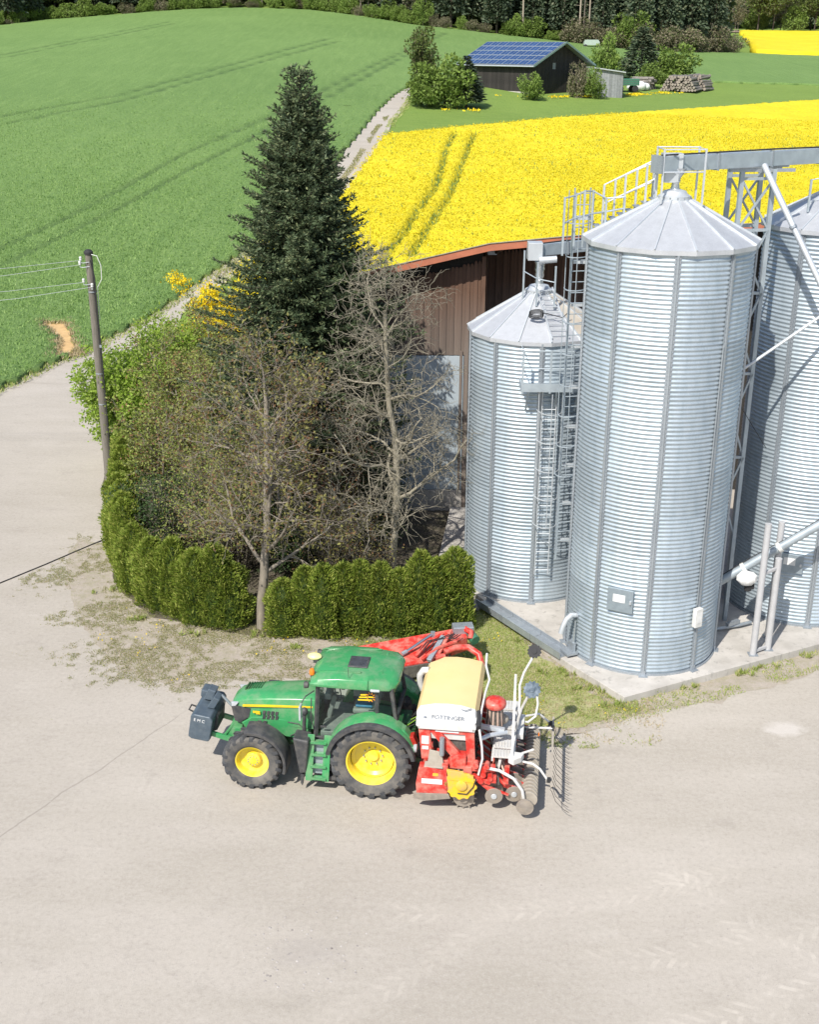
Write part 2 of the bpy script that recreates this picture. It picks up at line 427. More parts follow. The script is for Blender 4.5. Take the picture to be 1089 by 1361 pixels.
# ------------------------------------------------------------------ ground, fields
def grid_faces(mask_q):
    """mask_q (ny,nx) bool for quads on a (ny+1,nx+1) vertex grid -> compact verts index, faces"""
    ny, nx = mask_q.shape
    jj, ii = np.nonzero(mask_q); w1 = nx + 1
    F = np.stack([jj * w1 + ii, jj * w1 + ii + 1, (jj + 1) * w1 + ii + 1, (jj + 1) * w1 + ii], 1)
    used, inv = np.unique(F, return_inverse=True); return used, inv.reshape(F.shape)
def inpoly(x, y, poly):
    x = np.asarray(x); y = np.asarray(y); c = np.zeros(x.shape, bool); n = len(poly)
    for i in range(n):
        x1, y1 = poly[i]; x2, y2 = poly[(i + 1) % n]
        if y1 == y2: continue
        k = ((y1 > y) != (y2 > y)) & (x < (x2 - x1) * (y - y1) / (y2 - y1) + x1); c ^= k
    return c
def dist_poly(x, y, line):
    d = np.full(np.shape(x), 1e9)
    for (x1, y1), (x2, y2) in zip(line[:-1], line[1:]):
        dx, dy = x2 - x1, y2 - y1; L = dx * dx + dy * dy + 1e-9
        t = np.clip(((x - x1) * dx + (y - y1) * dy) / L, 0, 1)
        d = np.minimum(d, np.hypot(x - x1 - t * dx, y - y1 - t * dy))
    return d
# base terrain
xs = np.arange(-640, 641, 8.0); ys = np.arange(-80, 1001, 8.0)
X, Y = np.meshgrid(xs, ys); used, F = grid_faces(np.ones((len(ys) - 1, len(xs) - 1), bool))
V = np.stack([X.ravel(), Y.ravel(), ter(X, Y).ravel()], 1)[used]
props(link_mesh('ground', np_mesh('ground', V, F, [MAT['meadow_grass']], True)), kind='structure')
def zone(name, poly, mat, off, step=None, jitter=0.0, seed=0, kind='structure'):
    """a sheet that follows the terrain inside an outline; step splits it on the terrain's own grid lines"""
    bm = bmesh.new(); pts = []
    n = len(poly)
    for i in range(n):
        (x1, y1), (x2, y2) = poly[i], poly[(i + 1) % n]; L = math.hypot(x2 - x1, y2 - y1)
        k = max(1, int(L / .25)) if jitter and L < 60 else 1
        for j in range(k):
            t = j / k; a = jitter * (fbm(np.array([(x1 + (x2 - x1) * t) * 1.7]), np.array([(y1 + (y2 - y1) * t) * 1.7]), 3, seed)[0] - .5) * 2 if jitter else 0
            nx, ny = (y2 - y1) / L, -(x2 - x1) / L
            pts.append((x1 + (x2 - x1) * t + nx * a, y1 + (y2 - y1) * t + ny * a))
    bm.faces.new([bm.verts.new((p[0], p[1], 0)) for p in pts])
    bmesh.ops.triangulate(bm, faces=bm.faces[:])
    if step:
        xs = [p[0] for p in pts]; ys = [p[1] for p in pts]
        for ax, lo, hi in ((0, min(xs), max(xs)), (1, max(min(ys), 56), max(ys))):
            t = math.ceil(lo / step) * step
            while t < hi:
                co = (t, 0, 0) if ax == 0 else (0, t, 0); no = (1, 0, 0) if ax == 0 else (0, 1, 0)
                bmesh.ops.bisect_plane(bm, geom=bm.verts[:] + bm.edges[:] + bm.faces[:], plane_co=co, plane_no=no); t += step
    for v in bm.verts: v.co.z = tz(v.co.x, v.co.y) + (off if off < .05 else .009 + (off - .009) * min(1, max(0, (v.co.y - 58) / 12)))
    for f in bm.faces:
        if f.normal.z < 0: f.normal_flip()
    me = bpy.data.meshes.new(name); bm.to_mesh(me); bm.free(); me.materials.append(mat)
    return props(link_mesh(name, me), kind=kind)
FIELD_EDGE = [(-70, 8), (-45, 30), (-26, 48), (-21.4, 54.5), (-19.9, 59.0), (-19.4, 62), (-18.2, 64.6), (-17.4, 68.5), (-16.1, 73), (-15.3, 77.5), (-14.4, 82), (-13.0, 88), (-9.6, 102), (-7.7, 125), (-7.2, 134), (-6.0, 147.2), (-4.4, 165.7), (-2.4, 182.3), (0, 195)]
TRACK_R = [(1.0, 197), (.5, 187), (-1.3, 165.5), (-2.4, 156.7), (-2.9, 143), (-3.3, 135.4), (-4.1, 125.5), (-5.0, 116), (-5.9, 107.7), (-7.9, 98.5), (-11.6, 86.7), (-13.0, 80), (-14.2, 73.9), (-13.6, 68), (-11.5, 63), (-10.5, 58)]
zone('yard', [(-75, -60), (90, -60), (90, 64), (-13, 64), (-16, 65)] + [p for p in FIELD_EDGE[::-1] if p[1] <= 62], MAT['yard_gravel'], .004, None, .12, 3)
zone('dirt_track', [p for p in FIELD_EDGE if p[1] > 58] + TRACK_R, MAT['yard_gravel'], .07, 8.0)
zone('garden_soil', [(-10.2, 37.4), (-9.6, 35.4), (-8.8, 33.8), (-7.6, 32.4), (-6, 31.7), (-4, 31.1), (1.9, 31.4), (2.3, 33.2), (3.2, 64.5), (-11.0, 66), (-11.8, 60), (-12.4, 52), (-12.2, 45)], MAT['garden_soil'], .012, None, .15, 5)
VERGE = [(-11.6, 38.5), (-11.3, 36.6), (-10.7, 34.0), (-9.3, 31.1), (-7.9, 29.0), (-6.2, 28.2), (-4.3, 28.9), (-2.3, 28.6), (.3, 27.9), (1.5, 26.6), (3.0, 25.9), (4.6, 26.1), (5.8, 26.7), (8.1, 27.7), (11.5, 29.4), (22, 35), (21.8, 36), (11.65, 30.7), (5.62, 27.7), (2.2, 33.6), (2.2, 32.0), (-4, 31.6), (-6, 32.2), (-8, 33.3), (-9.3, 35.2), (-10.2, 37.8)]
zone('verge', VERGE, MAT['verge_soil'], .008, None, .34, 9)
zone('grass_verge', [(-.6, 31.3), (.2, 29.6), (-.2, 28.4), (1.6, 27.0), (3.0, 26.2), (4.4, 26.4), (5.3, 27.0), (4.6, 28.6), (3.6, 30.4), (2.2, 33.2), (1.9, 31.6)], MAT['grass_soil'], .016, None, .28, 12)
# grass strip between track and garden, rising with the terrain
FOREST_EDGE = [(-150, 316), (-106, 330), (-102, 345), (-74, 347), (-51, 352), (-26, 346), (-13, 332), (2, 315), (18.6, 313), (35.4, 315), (54.8, 309), (84, 333)]
TRAMS_W = [[(-34, 74), (-30.4, 89.9), (-28.3, 98.9), (-26.1, 112.3), (-23.7, 129.4), (-21.1, 141.3), (-17.7, 156), (-6.2, 221.1), (8, 300)],
           [(-32.4, 70), (-28.8, 84.8), (-26.9, 93.4), (-24.2, 106.3), (-21.6, 121.8), (-17.7, 140.8), (-12.8, 169.6), (-1, 240)],
           [(-56, 120), (-48.5, 148.5), (-38.8, 168.7), (-30.1, 201.5), (-15, 260)], [(-57, 130), (-50, 156), (-40.5, 174), (-32, 206), (-17, 266)],
           [(-90, 190), (-72, 230), (-55, 300)], [(-92, 196), (-74, 236), (-57, 306)]]
TRAMS_R = [[(5.0, 143), (3.9, 133.6), (2.3, 111.6), (.6, 100.5), (-1.1, 88.7), (-2.6, 80)], [(7.2, 143), (5.6, 128), (3.4, 107.5), (1.6, 96), (-.1, 85)]]
def crop(name, poly, mat, step, h, rough, trams, tw, seed, lim=None, skirt=True):
    xs_ = [p[0] for p in poly]; ys_ = [p[1] for p in poly]
    xs = np.arange(min(xs_), max(xs_) + step, step); ys = np.arange(min(ys_), max(ys_) + step, step)
    X, Y = np.meshgrid(xs, ys); cx = X[:-1, :-1] + step / 2; cy = Y[:-1, :-1] + step / 2
    m = inpoly(cx, cy, poly)
    if lim is not None: m &= lim(cx, cy)
    used, F = grid_faces(m); x = X.ravel()[used]; y = Y.ravel()[used]
    x = x + (vnoise(x * 3.1, y * 3.1, seed) - .5) * step * .5; y = y + (vnoise(x * 2.7, y * 2.9, seed + 1) - .5) * step * .5
    tr = np.zeros(len(x))
    for l in trams:
        tr = np.maximum(tr, np.clip(1.4 - dist_poly(x, y, l) / tw, 0, 1) * np.clip(.55 + vnoise(x * .9, y * .5, 8), 0, 1))
    z = ter(x, y) + h * (1 - .75 * tr) + rough * (fbm(x / step * .9, y / step * .9, 3, seed) - .5) * 2 + rough * 1.2 * (fbm(x * .13, y * .05, 3, seed + 5) - .5)
    if step > 1 and h < .29: z = z - .16 * ((y < 137) & (x > -.42 * y - 8))
    n = len(x)
    # skirt: boundary edges down to the ground
    E = np.concatenate([F[:, [0, 1]], F[:, [1, 2]], F[:, [2, 3]], F[:, [3, 0]]]); Es = np.sort(E, 1)
    _, ix, ct = np.unique(Es[:, 0].astype(np.int64) * n + Es[:, 1], return_index=True, return_counts=True)
    B = E[ix[ct == 1]]
    if callable(skirt): B = B[skirt(x[B[:, 0]], y[B[:, 0]])]
    ub, inv = np.unique(B, return_inverse=True); inv = inv.reshape(B.shape)
    SV = np.stack([x[ub], y[ub], ter(x[ub], y[ub]) - .02], 1); SF = np.stack([B[:, 1], B[:, 0], n + inv[:, 0], n + inv[:, 1]], 1)
    V = np.concatenate([np.stack([x, y, z], 1), SV]); F = np.concatenate([F, SF])
    me = np_mesh(name, V, F, [mat], True, {'tram': np.concatenate([tr, np.zeros(len(ub))])})
    return me
WPOLY = FIELD_EDGE[1:] + [(3, 207), (16, 216), (36, 226), (70, 236), (160, 250), (230, 330), (92, 334), (84, 333)] + FOREST_EDGE[::-1][1:] + [(-150, 150)]
PATCH = [(-22.4, 71.5), (-20.6, 71.6), (-19.0, 67.5), (-18.0, 64.5), (-19.3, 63.5), (-20.4, 68.0)]
_band = lambda x, y: (dist_poly(x, y, FIELD_EDGE[1:]) < 6) & (y < 200)
near = lambda x, y: (((y < 137) & (x > -.42 * y - 8)) | _band(x, y)) & ~inpoly(x, y, PATCH)
far = lambda x, y: ((y >= 133) | (x <= -.42 * y - 8)) & ~((dist_poly(x, y, FIELD_EDGE[1:]) < 4.5) & (y < 198))
# widen the near/far seam by aligning both limits on the same line
props(link_mesh('wheat_field', crop('wheat_field', WPOLY, MAT['young_wheat'], .42, .30, .07, TRAMS_W, .28, 11, near, lambda x, y: (dist_poly(x, y, FIELD_EDGE) < 2) | (dist_poly(x, y, PATCH + PATCH[:1]) < 1.5))), 'dense green young wheat with dark tramlines beside the dirt track', 'wheat field', kind='stuff')
props(link_mesh('wheat_field', crop('wheat_field', WPOLY, MAT['young_wheat'], 1.1, .28, .08, TRAMS_W, .45, 12, far, lambda x, y: (y > 205) & (x > -2) & (y < 300))), 'green wheat on the hillside up to the edge of the forest', 'wheat field', kind='stuff')
zone('bare_soil', PATCH, MAT['dry_patch'] if 'dry_patch' in MAT else M('dry_patch', (.62, .42, .20), .95, 0, (.48, .32, .15), 2, bump=.5), .085, 8.0, .3, 2)
RPOLY = [(-2.9, 139.4), (-3.3, 135.4), (-4.0, 125.5), (-4.9, 116.1), (-5.7, 107.7), (-7.8, 98), (-9.6, 92), (-11.5, 82), (-11.0, 76), (30, 70), (60, 72), (120, 110), (120, 216), (62.4, 195.3), (35.9, 172.3), (13.9, 153.3)]
props(link_mesh('rapeseed_field', crop('rapeseed_field', RPOLY, MAT['rape_bloom'], .38, 1.15, .16, TRAMS_R, .24, 21)), 'bright yellow flowering rapeseed behind the brown shed with two tramlines', 'rapeseed field', kind='stuff')
R2 = [(90, 337), (131, 336), (260, 345), (260, 470), (119.5, 470), (100, 380)]
props(link_mesh('rapeseed_field', crop('rapeseed_field', R2, MAT['rape_bloom'], 2.0, 1.1, .15, [], .3, 22)), 'distant yellow rapeseed strip between the forest corner and the far wood', 'rapeseed field', kind='stuff')
zone('bare_soil', [(113, 471), (150, 471), (148, 486), (110, 486)], MAT['bare_strip'], .3, 8.0)

# scattered blades and petals
def rhombs(C, D, L, W, side=None, seed=0):
    rg = np.random.default_rng(seed); n = len(C); D = D / np.linalg.norm(D, axis=1, keepdims=True)
    if side is None: side = rg.normal(size=(n, 3))
    S = np.cross(D, side); S /= np.linalg.norm(S, axis=1, keepdims=True) + 1e-9
    L = np.broadcast_to(np.asarray(L, float), (n,))[:, None]; W = np.broadcast_to(np.asarray(W, float), (n,))[:, None]
    V = np.stack([C, C + D * L * .45 + S * W / 2, C + D * L, C + D * L * .45 - S * W / 2], 1).reshape(-1, 3)
    return V, np.arange(4 * n).reshape(n, 4)
def scatter(name, mat, n, bbox, accept, zf, length, width, up=.6, seed=0, label=None, cat=None, parent=None, kind='stuff', group=None):
    rg = np.random.default_rng(seed); x = rg.uniform(bbox[0], bbox[1], n); y = rg.uniform(bbox[2], bbox[3], n)
    k = accept(x, y, rg); x = x[k]; y = y[k]; m = len(x)
    D = rg.normal(size=(m, 3)) * (1 - up); D[:, 2] = np.abs(D[:, 2]) + up
    L = length * rg.uniform(.6, 1.3, m); V, F = rhombs(np.stack([x, y, zf(x, y, rg)], 1), D, L, width * rg.uniform(.7, 1.3, m), seed=seed)
    return props(link_mesh(name, np_mesh(name, V, F, [mat]), parent), label, cat, group, kind)
scatter('dry_grass', MAT['dry_grass'], 16000, (-24, -16, 62, 73), lambda x, y, r: dist_poly(x, y, PATCH + PATCH[:1]) < .55 * fbm(x * 1.3, y * 1.3, 3, 7) + .1, lambda x, y, r: ter(x, y) + .1, .28, .06, .5, 61, 'bleached dry blades round the bare patch in the wheat by the pole', 'grass')
def tramd(x, y, L, w): return np.min([dist_poly(x, y, l) for l in L], 0) > w
scatter('wheat_blades', MAT['wheat_blades'], 560000, (-66, -2, 52, 180), lambda x, y, r: inpoly(x, y, WPOLY) & ~inpoly(x, y, PATCH) & (x > -.36 * y - 2) & tramd(x, y, TRAMS_W, .3) & (r.uniform(size=len(x)) < np.clip((185 - y) / 120, 0, 1) ** 1.6),
        lambda x, y, r: ter(x, y) + .16 + .06 * r.uniform(size=len(x)), .26, .07, .5, 31, 'fine upright blades of the young wheat nearest the dirt track', 'wheat')
scatter('rape_flowers', MAT['rape_flowers'], 300000, (-12, 62, 74, 165), lambda x, y, r: (inpoly(x, y, RPOLY) | (dist_poly(x, y, RPOLY + RPOLY[:1]) < .9 * fbm(x * .8, y * .8, 3, 5))) & (x < .36 * y) & (tramd(x, y, TRAMS_R, .27) | (r.uniform(size=len(x)) < .12)) & (r.uniform(size=len(x)) < 75 / y) & (fbm(x * .35, y * .9, 4, 71) < .66),
        lambda x, y, r: ter(x, y) + 1.05 + .18 * r.uniform(size=len(x)), .17, .11, .3, 32, 'yellow flower heads standing over the rapeseed field behind the shed', 'rapeseed flowers')
scatter('rape_stems', MAT['rape_stems'], 90000, (-12, 62, 74, 150), lambda x, y, r: inpoly(x, y, RPOLY) & ((~tramd(x, y, TRAMS_R, .36)) | (fbm(x * .35, y * .9, 4, 71) > .58)),
        lambda x, y, r: ter(x, y) + .35 + .7 * r.uniform(size=len(x)), .4, .08, .6, 33, 'green stems showing in the tramlines of the rapeseed field', 'rapeseed stems')
def verge_ok(th, s):
    def f(x, y, r):
        e = dist_poly(x, y, VERGE + VERGE[:1]); e = np.where(inpoly(x, y, VERGE), e, -e)
        return (fbm(x * .8, y * .8, 4, s) * .55 + fbm(x * 4.5, y * 4.5, 3, s + 60) * .45 + r.normal(size=len(x)) * .04 - .09 * np.clip(.7 - e, 0, 3) > th)
    return f
gr = lambda x, y, r: np.full(len(x), .006)
scatter('grass', MAT['grass_blades'], 520000, (-12.5, .4, 26.5, 39), lambda x, y, r: verge_ok(.50, 41)(x, y, r) & (r.uniform(size=len(x)) < np.clip(1.3 - x * .6, 0, .7)), gr, .042, .014, .5, 34, 'patchy dry green grass on the soil between hedge and yard', 'grass')
scatter('grass', MAT['grass_green'], 120000, (-1.6, 6, 25.3, 34), lambda x, y, r: verge_ok(.47, 43)(x, y, r) | (verge_ok(.40, 42)(x, y, r) & (x < 3.4) & (x + 2.5 * (fbm(x * .9, y * .9, 3, 99) - .5) + r.normal(size=len(x)) * .35 > .6)), gr, .065, .016, .55, 35, 'lush green grass between the hedge end and the silo slab', 'grass')
scatter('grass', MAT['grass_green'], 60000, (5, 22, 26.5, 36), lambda x, y, r: inpoly(x, y, VERGE) & (fbm(x * .9, y * .9, 3, 50) > .45), gr, .08, .022, .45, 36, 'green grass strip along the front edge of the silo slab', 'grass')
scatter('dry_grass', MAT['dry_grass'], 9000, (2.5, 6.5, 25.5, 30.5), verge_ok(.42, 44), gr, .09, .014, .25, 37, 'straw coloured dead grass beside the corner of the silo slab', 'grass')
scatter('grass', MAT['grass_green'], 60000, (-23, -8, 54, 100), lambda x, y, r: dist_poly(x, y, FIELD_EDGE) < .45 + .5 * fbm(x, y, 2, 3), lambda x, y, r: ter(x, y) + .06, .2, .05, .6, 38, 'rough grass fringe along the field side of the dirt track', 'grass')
def track_mid(x, y, r):
    mid = [((a[0] + b[0]) / 2, (a[1] + b[1]) / 2) for a, b in zip([(-14.4, 82), (-13, 88), (-9.6, 102), (-7.7, 125), (-6.0, 147.2), (-2.6, 180)], [(-12.6, 82), (-11.2, 88), (-6.8, 103), (-4.1, 125.5), (-2.9, 147), (-.2, 179)])]
    return (dist_poly(x, y, mid) < .30) & (fbm(x * .5, y * .12, 3, 6) > .50)
scatter('grass', MAT['grass_blades'], 110000, (-15, 0, 80, 182), track_mid, lambda x, y, r: ter(x, y) + .07, .2, .07, .5, 39, 'grass growing in the middle of the dirt track', 'grass')
scatter('grass', MAT['grass_green'], 90000, (-16, 2, 62, 190), lambda x, y, r: (dist_poly(x, y, TRACK_R) < .5) & (fbm(x * .4, y * .4, 3, 16) > .35), lambda x, y, r: ter(x, y) + .06, .24, .07, .5, 40, 'rough grass between the dirt track and the rapeseed', 'grass')
scatter('dandelions', MAT['dandelion_petals'], 60000, (4, 62, 160, 205), lambda x, y, r: ((dist_poly(x, y, [(13, 185.5), (20, 187), (28, 192.5)]) < .8) | (dist_poly(x, y, [(3, 167), (9, 168)]) < .8) | (dist_poly(x, y, [(34, 197), (42, 205), (52, 210)]) < 1.0)) & (fbm(x * .6, y * .6, 3, 77) + r.normal(size=len(x)) * .08 > .52),
        lambda x, y, r: ter(x, y) + .2, .28, .2, .2, 41, 'patches of yellow dandelions in the meadow before the black barn', 'dandelions')
scatter('dandelions', MAT['dandelion_petals'], 2600, (-9, 6, 25, 34), lambda x, y, r: inpoly(x, y, VERGE) & (fbm(x * 1.1, y * 1.1, 3, 78) > .60), lambda x, y, r: .07 + 0 * x, .05, .045, .2, 42, 'small yellow dandelion flowers in the grass beside the tractor', 'dandelions')
def weeds():
    rg = np.random.default_rng(91); C = []; D = []
    spots = [(5.5, 27.35), (6.6, 27.9), (7.4, 28.3), (8.9, 29.05), (9.8, 29.5), (10.9, 30.1), (12, 30.7), (4.9, 28.2), (4.3, 29.1), (3.3, 31.0), (-7.9, 32.2), (-6.1, 31.2), (-3.1, 30.5), (-1.2, 30.4), (.4, 30.5), (-9.2, 34.2), (-4.3, 31.2)] + [(rg.uniform(-10, 10), 0) for _ in range(0)]
    for x, y in spots:
        for k in range(int(rg.integers(3, 8))):
            cx, cy = x + rg.normal() * .28, y + rg.normal() * .10
            for q in range(26): C.append((cx + rg.normal() * .04, cy + rg.normal() * .04, .01)); D.append((rg.normal() * .5, rg.normal() * .5, 1))
    V, F = rhombs(np.array(C), np.array(D), rg.uniform(.08, .22, len(C)), .028, seed=92)
    props(link_mesh('weeds', np_mesh('weeds', V, F, [MAT['grass_green']])), 'weed tufts growing along the slab edge and hedge foot', 'weeds', kind='stuff')
weeds()
def stones():
    rg = np.random.default_rng(5); n = 9000; V = []; F = []
    x = rg.uniform(-9, 11, n); y = rg.uniform(14.5, 34, n)
    k = rg.uniform(size=n) < .16 + .84 * ((np.hypot((x + 2.0), (y - 18.6) * .8) < 1.3) | (np.hypot(x + 1.6, y - 17.7) < .5) | (np.hypot(x + 9, y - 15.5) < 2)); x = x[k]; y = y[k]
    for a, b in zip(x, y):
        r = rg.uniform(.006, .02) * (1 + .8 * (np.hypot(a + 1.8, (b - 18.3)) < 1.2)); o = len(V)
        for q in range(5): V.append((a + r * math.cos(q * 1.257 + r * 90), b + r * math.sin(q * 1.257 + r * 90), .003))
        V.append((a, b, .003 + r * .7))
        F += [(o + q, o + (q + 1) % 5, o + 5) for q in range(5)]
    props(link_mesh('pebbles', np_mesh('pebbles', V, F, [M('pebble', (.46, .43, .40), .9, 0, (.20, .18, .165), 6)])), 'loose pebbles and grit scattered over the pale yard', 'pebbles', kind='stuff')
stones()
# ------------------------------------------------------------------ slab, shed, silos
SLAB = .22
mb = MB(); sl = [(5.62, 27.46), (24, 36.79), (24, 41.2), (1.5, 41.2), (.9, 36.0), (2.22, 33.42), (4.32, 29.4)]
mb.prism(sl, 'z', -.2, SLAB); props(mb.build('silo_slab', MAT['concrete'], bevel=.012), kind='structure')

S1, S2, S3 = (6.541, 30.715), (3.745, 35.113), (11.876, 33.687)
def sheet_mesh(name, r, hgt, waves, span=40.0, nseg=8):
    rows = waves * 6; V = []; F = []
    for j in range(rows + 1):
        z = hgt * j / rows; a = .013 * math.cos(2 * math.pi * waves * j / rows)
        for i in range(nseg + 1):
            t = R(-span / 2 + span * i / nseg); rr = r + a + .002
            V.append((rr * math.sin(t), -rr * math.cos(t), z))
    w1 = nseg + 1
    for j in range(rows):
        for i in range(nseg): F.append((j * w1 + i, j * w1 + i + 1, (j + 1) * w1 + i + 1, (j + 1) * w1 + i))
    return np_mesh(name, V, F, [MAT['galv_sheet']], True)
def stiff_mesh(name, r, H, pitch):
    mb = MB(); y = -(r + .017)
    prof = [(-.075, y), (-.075, y - .006), (-.032, y - .006), (-.026, y - .045), (.026, y - .045), (.032, y - .006), (.075, y - .006), (.075, y)]
    mb.prism(prof, 'z', .0, H)
    mb.box((0, y - .06, .012), (.24, .16, .02)); mb.box((0, y - .03, .08), (.12, .05, .15))
    for k in range(int(H / pitch)):
        for sx in (-.054, .054): mb.box((sx, y - .013, pitch * (k + .5)), (.022, .016, .022))
    return mb.mesh(name, MAT['galv_dark'])
M('sticker_white', (.82, .82, .80), .5)
M('roof_dusty', (.50, .44, .36), .7, .1, (.58, .54, .47), 2.5)
M('rubber', (.03, .03, .032), .75)
M('dark_rubber_seal', (.035, .035, .04), .7)
M('foil', (.75, .78, .80), .25, .9, (.55, .58, .6), 14, bump=1, bscale=20)
def silo(c, r, H, rings, waves, phi0, rr, rphi, apex, label, group, roofcoll=.34):
    t = thing('grain_silo', label, 'silo', (c[0], c[1], SLAB), 0, group)
    rh = H / rings; sm = sheet_mesh('wall_sheet', r, rh, waves)
    for j in range(rings):
        for k in range(9):
            o = link_mesh('wall_sheet', sm, t, (0, 0, j * rh), (0, 0, phi0 + R(40 * k + 20)))
    st = stiff_mesh('stiffener', r, H - .02, rh / waves)
    for k in range(9): link_mesh('stiffener', st, t, None, (0, 0, phi0 + R(40 * k)))
    mb = MB(); mb.lathe([(r - .12, H - .004), (r - .12, .01)], n=36); mb.build('inner_liner', MAT['galv_dark'], t)
    mb = MB(); mb.lathe([(r + .012, 0), (r + .05, 0), (r + .05, .05), (r + .012, .05)], n=54); mb.build('base_ring', MAT['galv_dark'], t)
    # roof: 14 facets, each a flat trapezoid with a standing rib
    az = apex - SLAB; e0 = H + .02
    def P(a, q, dz=0):  # q 0 at eave .. 1 at collar
        ra = rr + (roofcoll - rr) * q; return (ra * math.sin(a), -ra * math.cos(a), e0 + (az - e0) * q + dz)
    h = R(360 / 28)
    mb = MB(); pts = [P(-h, 0), P(h, 0), P(h, 1), P(-h, 1)]
    lip = [(P(-h, 0)[0], P(-h, 0)[1], e0 - .11), (P(h, 0)[0], P(h, 0)[1], e0 - .11)]
    ctr = [(0, P(0, 0)[1] * math.cos(h), e0 + .02)]
    mb.add([pts[0], pts[1], pts[2], pts[3], lip[0], lip[1]], [(0, 1, 2, 3), (4, 5, 1, 0)])
    inn = [((r - .02) * math.sin(s * h), -(r - .02) * math.cos(s * h), e0 - .06) for s in (-1, 1)]
    mb.add([lip[0], lip[1], inn[1], inn[0]], [(1, 0, 3, 2)])
    pm = mb.mesh('roof_panel', MAT['galv_roof'])
    mb = MB(); mb.bar(P(h, -.004, .018), P(h, 1, .018), .035, .05); rm = mb.mesh('rib', MAT['galv_light'])
    for k in range(14):
        a = rphi + R(360 / 14) * (k + .5)
        p = link_mesh('roof_panel', pm, t, None, (0, 0, a)); link_mesh('rib', rm, p)
    mb = MB(); mb.lathe([(roofcoll + .06, az - .05), (roofcoll + .06, az + .06), (roofcoll - .02, az + .10), (roofcoll - .06, az + .17), (.10, az + .22), (0, az + .22)], n=28)
    mb.build('roof_collar', MAT['galv_light'], t, True)
    mb = MB()
    for k in range(14):
        a = R(360 / 14) * k; mb.box(((roofcoll + .07) * math.sin(a), -(roofcoll + .07) * math.cos(a), az + .03), (.03, .03, .03))
    mb.build('collar_bolts', MAT['galv_dark'], t)
    return t, az
g_ = 'corrugated grain silos'
t1, az1 = silo(S1, 2.082, 11.284, 10, 10, -.110, 2.20, .078, 12.50, 'tall corrugated steel silo in the middle, standing alone at the slab corner', g_)
t2, az2 = silo(S2, 1.976, 8.023, 7, 10, -.021, 2.07, .10, 9.33, 'shorter corrugated steel silo between the bare tree and the tall middle silo', g_)
t3, az3 = silo(S3, 2.082, 11.284, 10, 10, -.113, 2.20, .078, 12.50, 'tall corrugated steel silo cut by the right edge of the photo', g_)
def on(t, phi, r, z):
    """point on the wall, local"""
    return Vector((r * math.sin(phi), -r * math.cos(phi), z))
def wall_plate(t, name, phi_deg, z0, z1, wdt, dep, mat, r=2.1, **kw):
    mb = MB(); mb.box((0, -(r + dep / 2), (z0 + z1) / 2 - SLAB), (wdt, dep, z1 - z0))
    return mb.build(name, mat, t, bevel=.008, rot=(0, 0, R(phi_deg)))
M('door_grey', (.33, .39, .43), .45, .35, (.27, .32, .36), 6)
M('box_white', (.72, .72, .69), .5)
for tt, ph, z0, z1 in ((t1, -26.5, 2.04, 2.69), (t3, -25, 1.90, 2.46)):
    d = wall_plate(tt, 'access_door', ph, z0, z1, .70, .07, MAT['door_grey'])
    mb = MB(); mb.box((-.03, -2.174, (z0 + z1) / 2 + .06 - SLAB), (.33, .004, .22)); mb.build('label_plate', MAT['sticker_white'], d)
    mb = MB(); mb.box((.29, -2.195, (z0 + z1) / 2 - SLAB), (.05, .05, .09)); mb.build('handle', MAT['galv_light'], d)
d = wall_plate(t1, 'switch_box', 31, 1.60, 2.13, .24, .14, MAT['box_white'], 2.14)
mb = MB(); mb.box((0, -2.284, 1.66), (.16, .004, .3)); mb.build('label_plate', MAT['sticker_white'], d)
mb = MB(); mb.tube([(0, -2.15, 2.0), (0, -2.155, 5.5), (0, -2.155, 9.0)], .016, 6); mb.build('cable_conduit', MAT['galv_dark'], t1, rot=(0, 0, R(31)))
# outlet elbow at the foot of the middle silo
mb = MB(); P = [(0, -2.08, 1.18), (0, -2.28, 1.22), (0, -2.42, 1.12), (0, -2.52, .92), (0, -2.58, .72)]
mb.tube(P, .075, 12); mb.build('outlet_pipe', MAT['galv_light'], t1, True, rot=(0, 0, R(-66)))
mb = MB(); mb.lathe([(.11, -2.13), (.11, -2.10)], o=(0, 0, 1.18), axis='y', n=14); mb.box((0, -2.28, .10), (.42, .34, .06)); mb.box((0, -2.2, .25), (.26, .1, .3)); mb.bar((.08, -2.2, .1), (.05, -2.15, 1.05), .04, .04)
mb.build('outlet_bracket', MAT['galv_dark'], t1, rot=(0, 0, R(-66)))
# apex pipes
for tt, az, top in ((t1, az1, 13.22), (t3, az3, 13.2)):
    mb = MB(); zz = top - SLAB; mb.lathe([(.12, az + .2), (.09, az + .35), (.12, az + .42), (.10, zz - .30), (.13, zz - .22), (.20, zz - .12), (.24, zz + .0)], n=14); mb.build('feed_spout', MAT['foil'], tt, True)
mb = MB(); zz = az2
mb.lathe([(.11, zz + .2), (.13, zz + .28), (.10, zz + .36), (.14, zz + .45), (.12, zz + .55), (.15, zz + .64), (.13, zz + .72), (.16, zz + .85)], n=12); mb.build('feed_spout', MAT['foil'], t2, True)
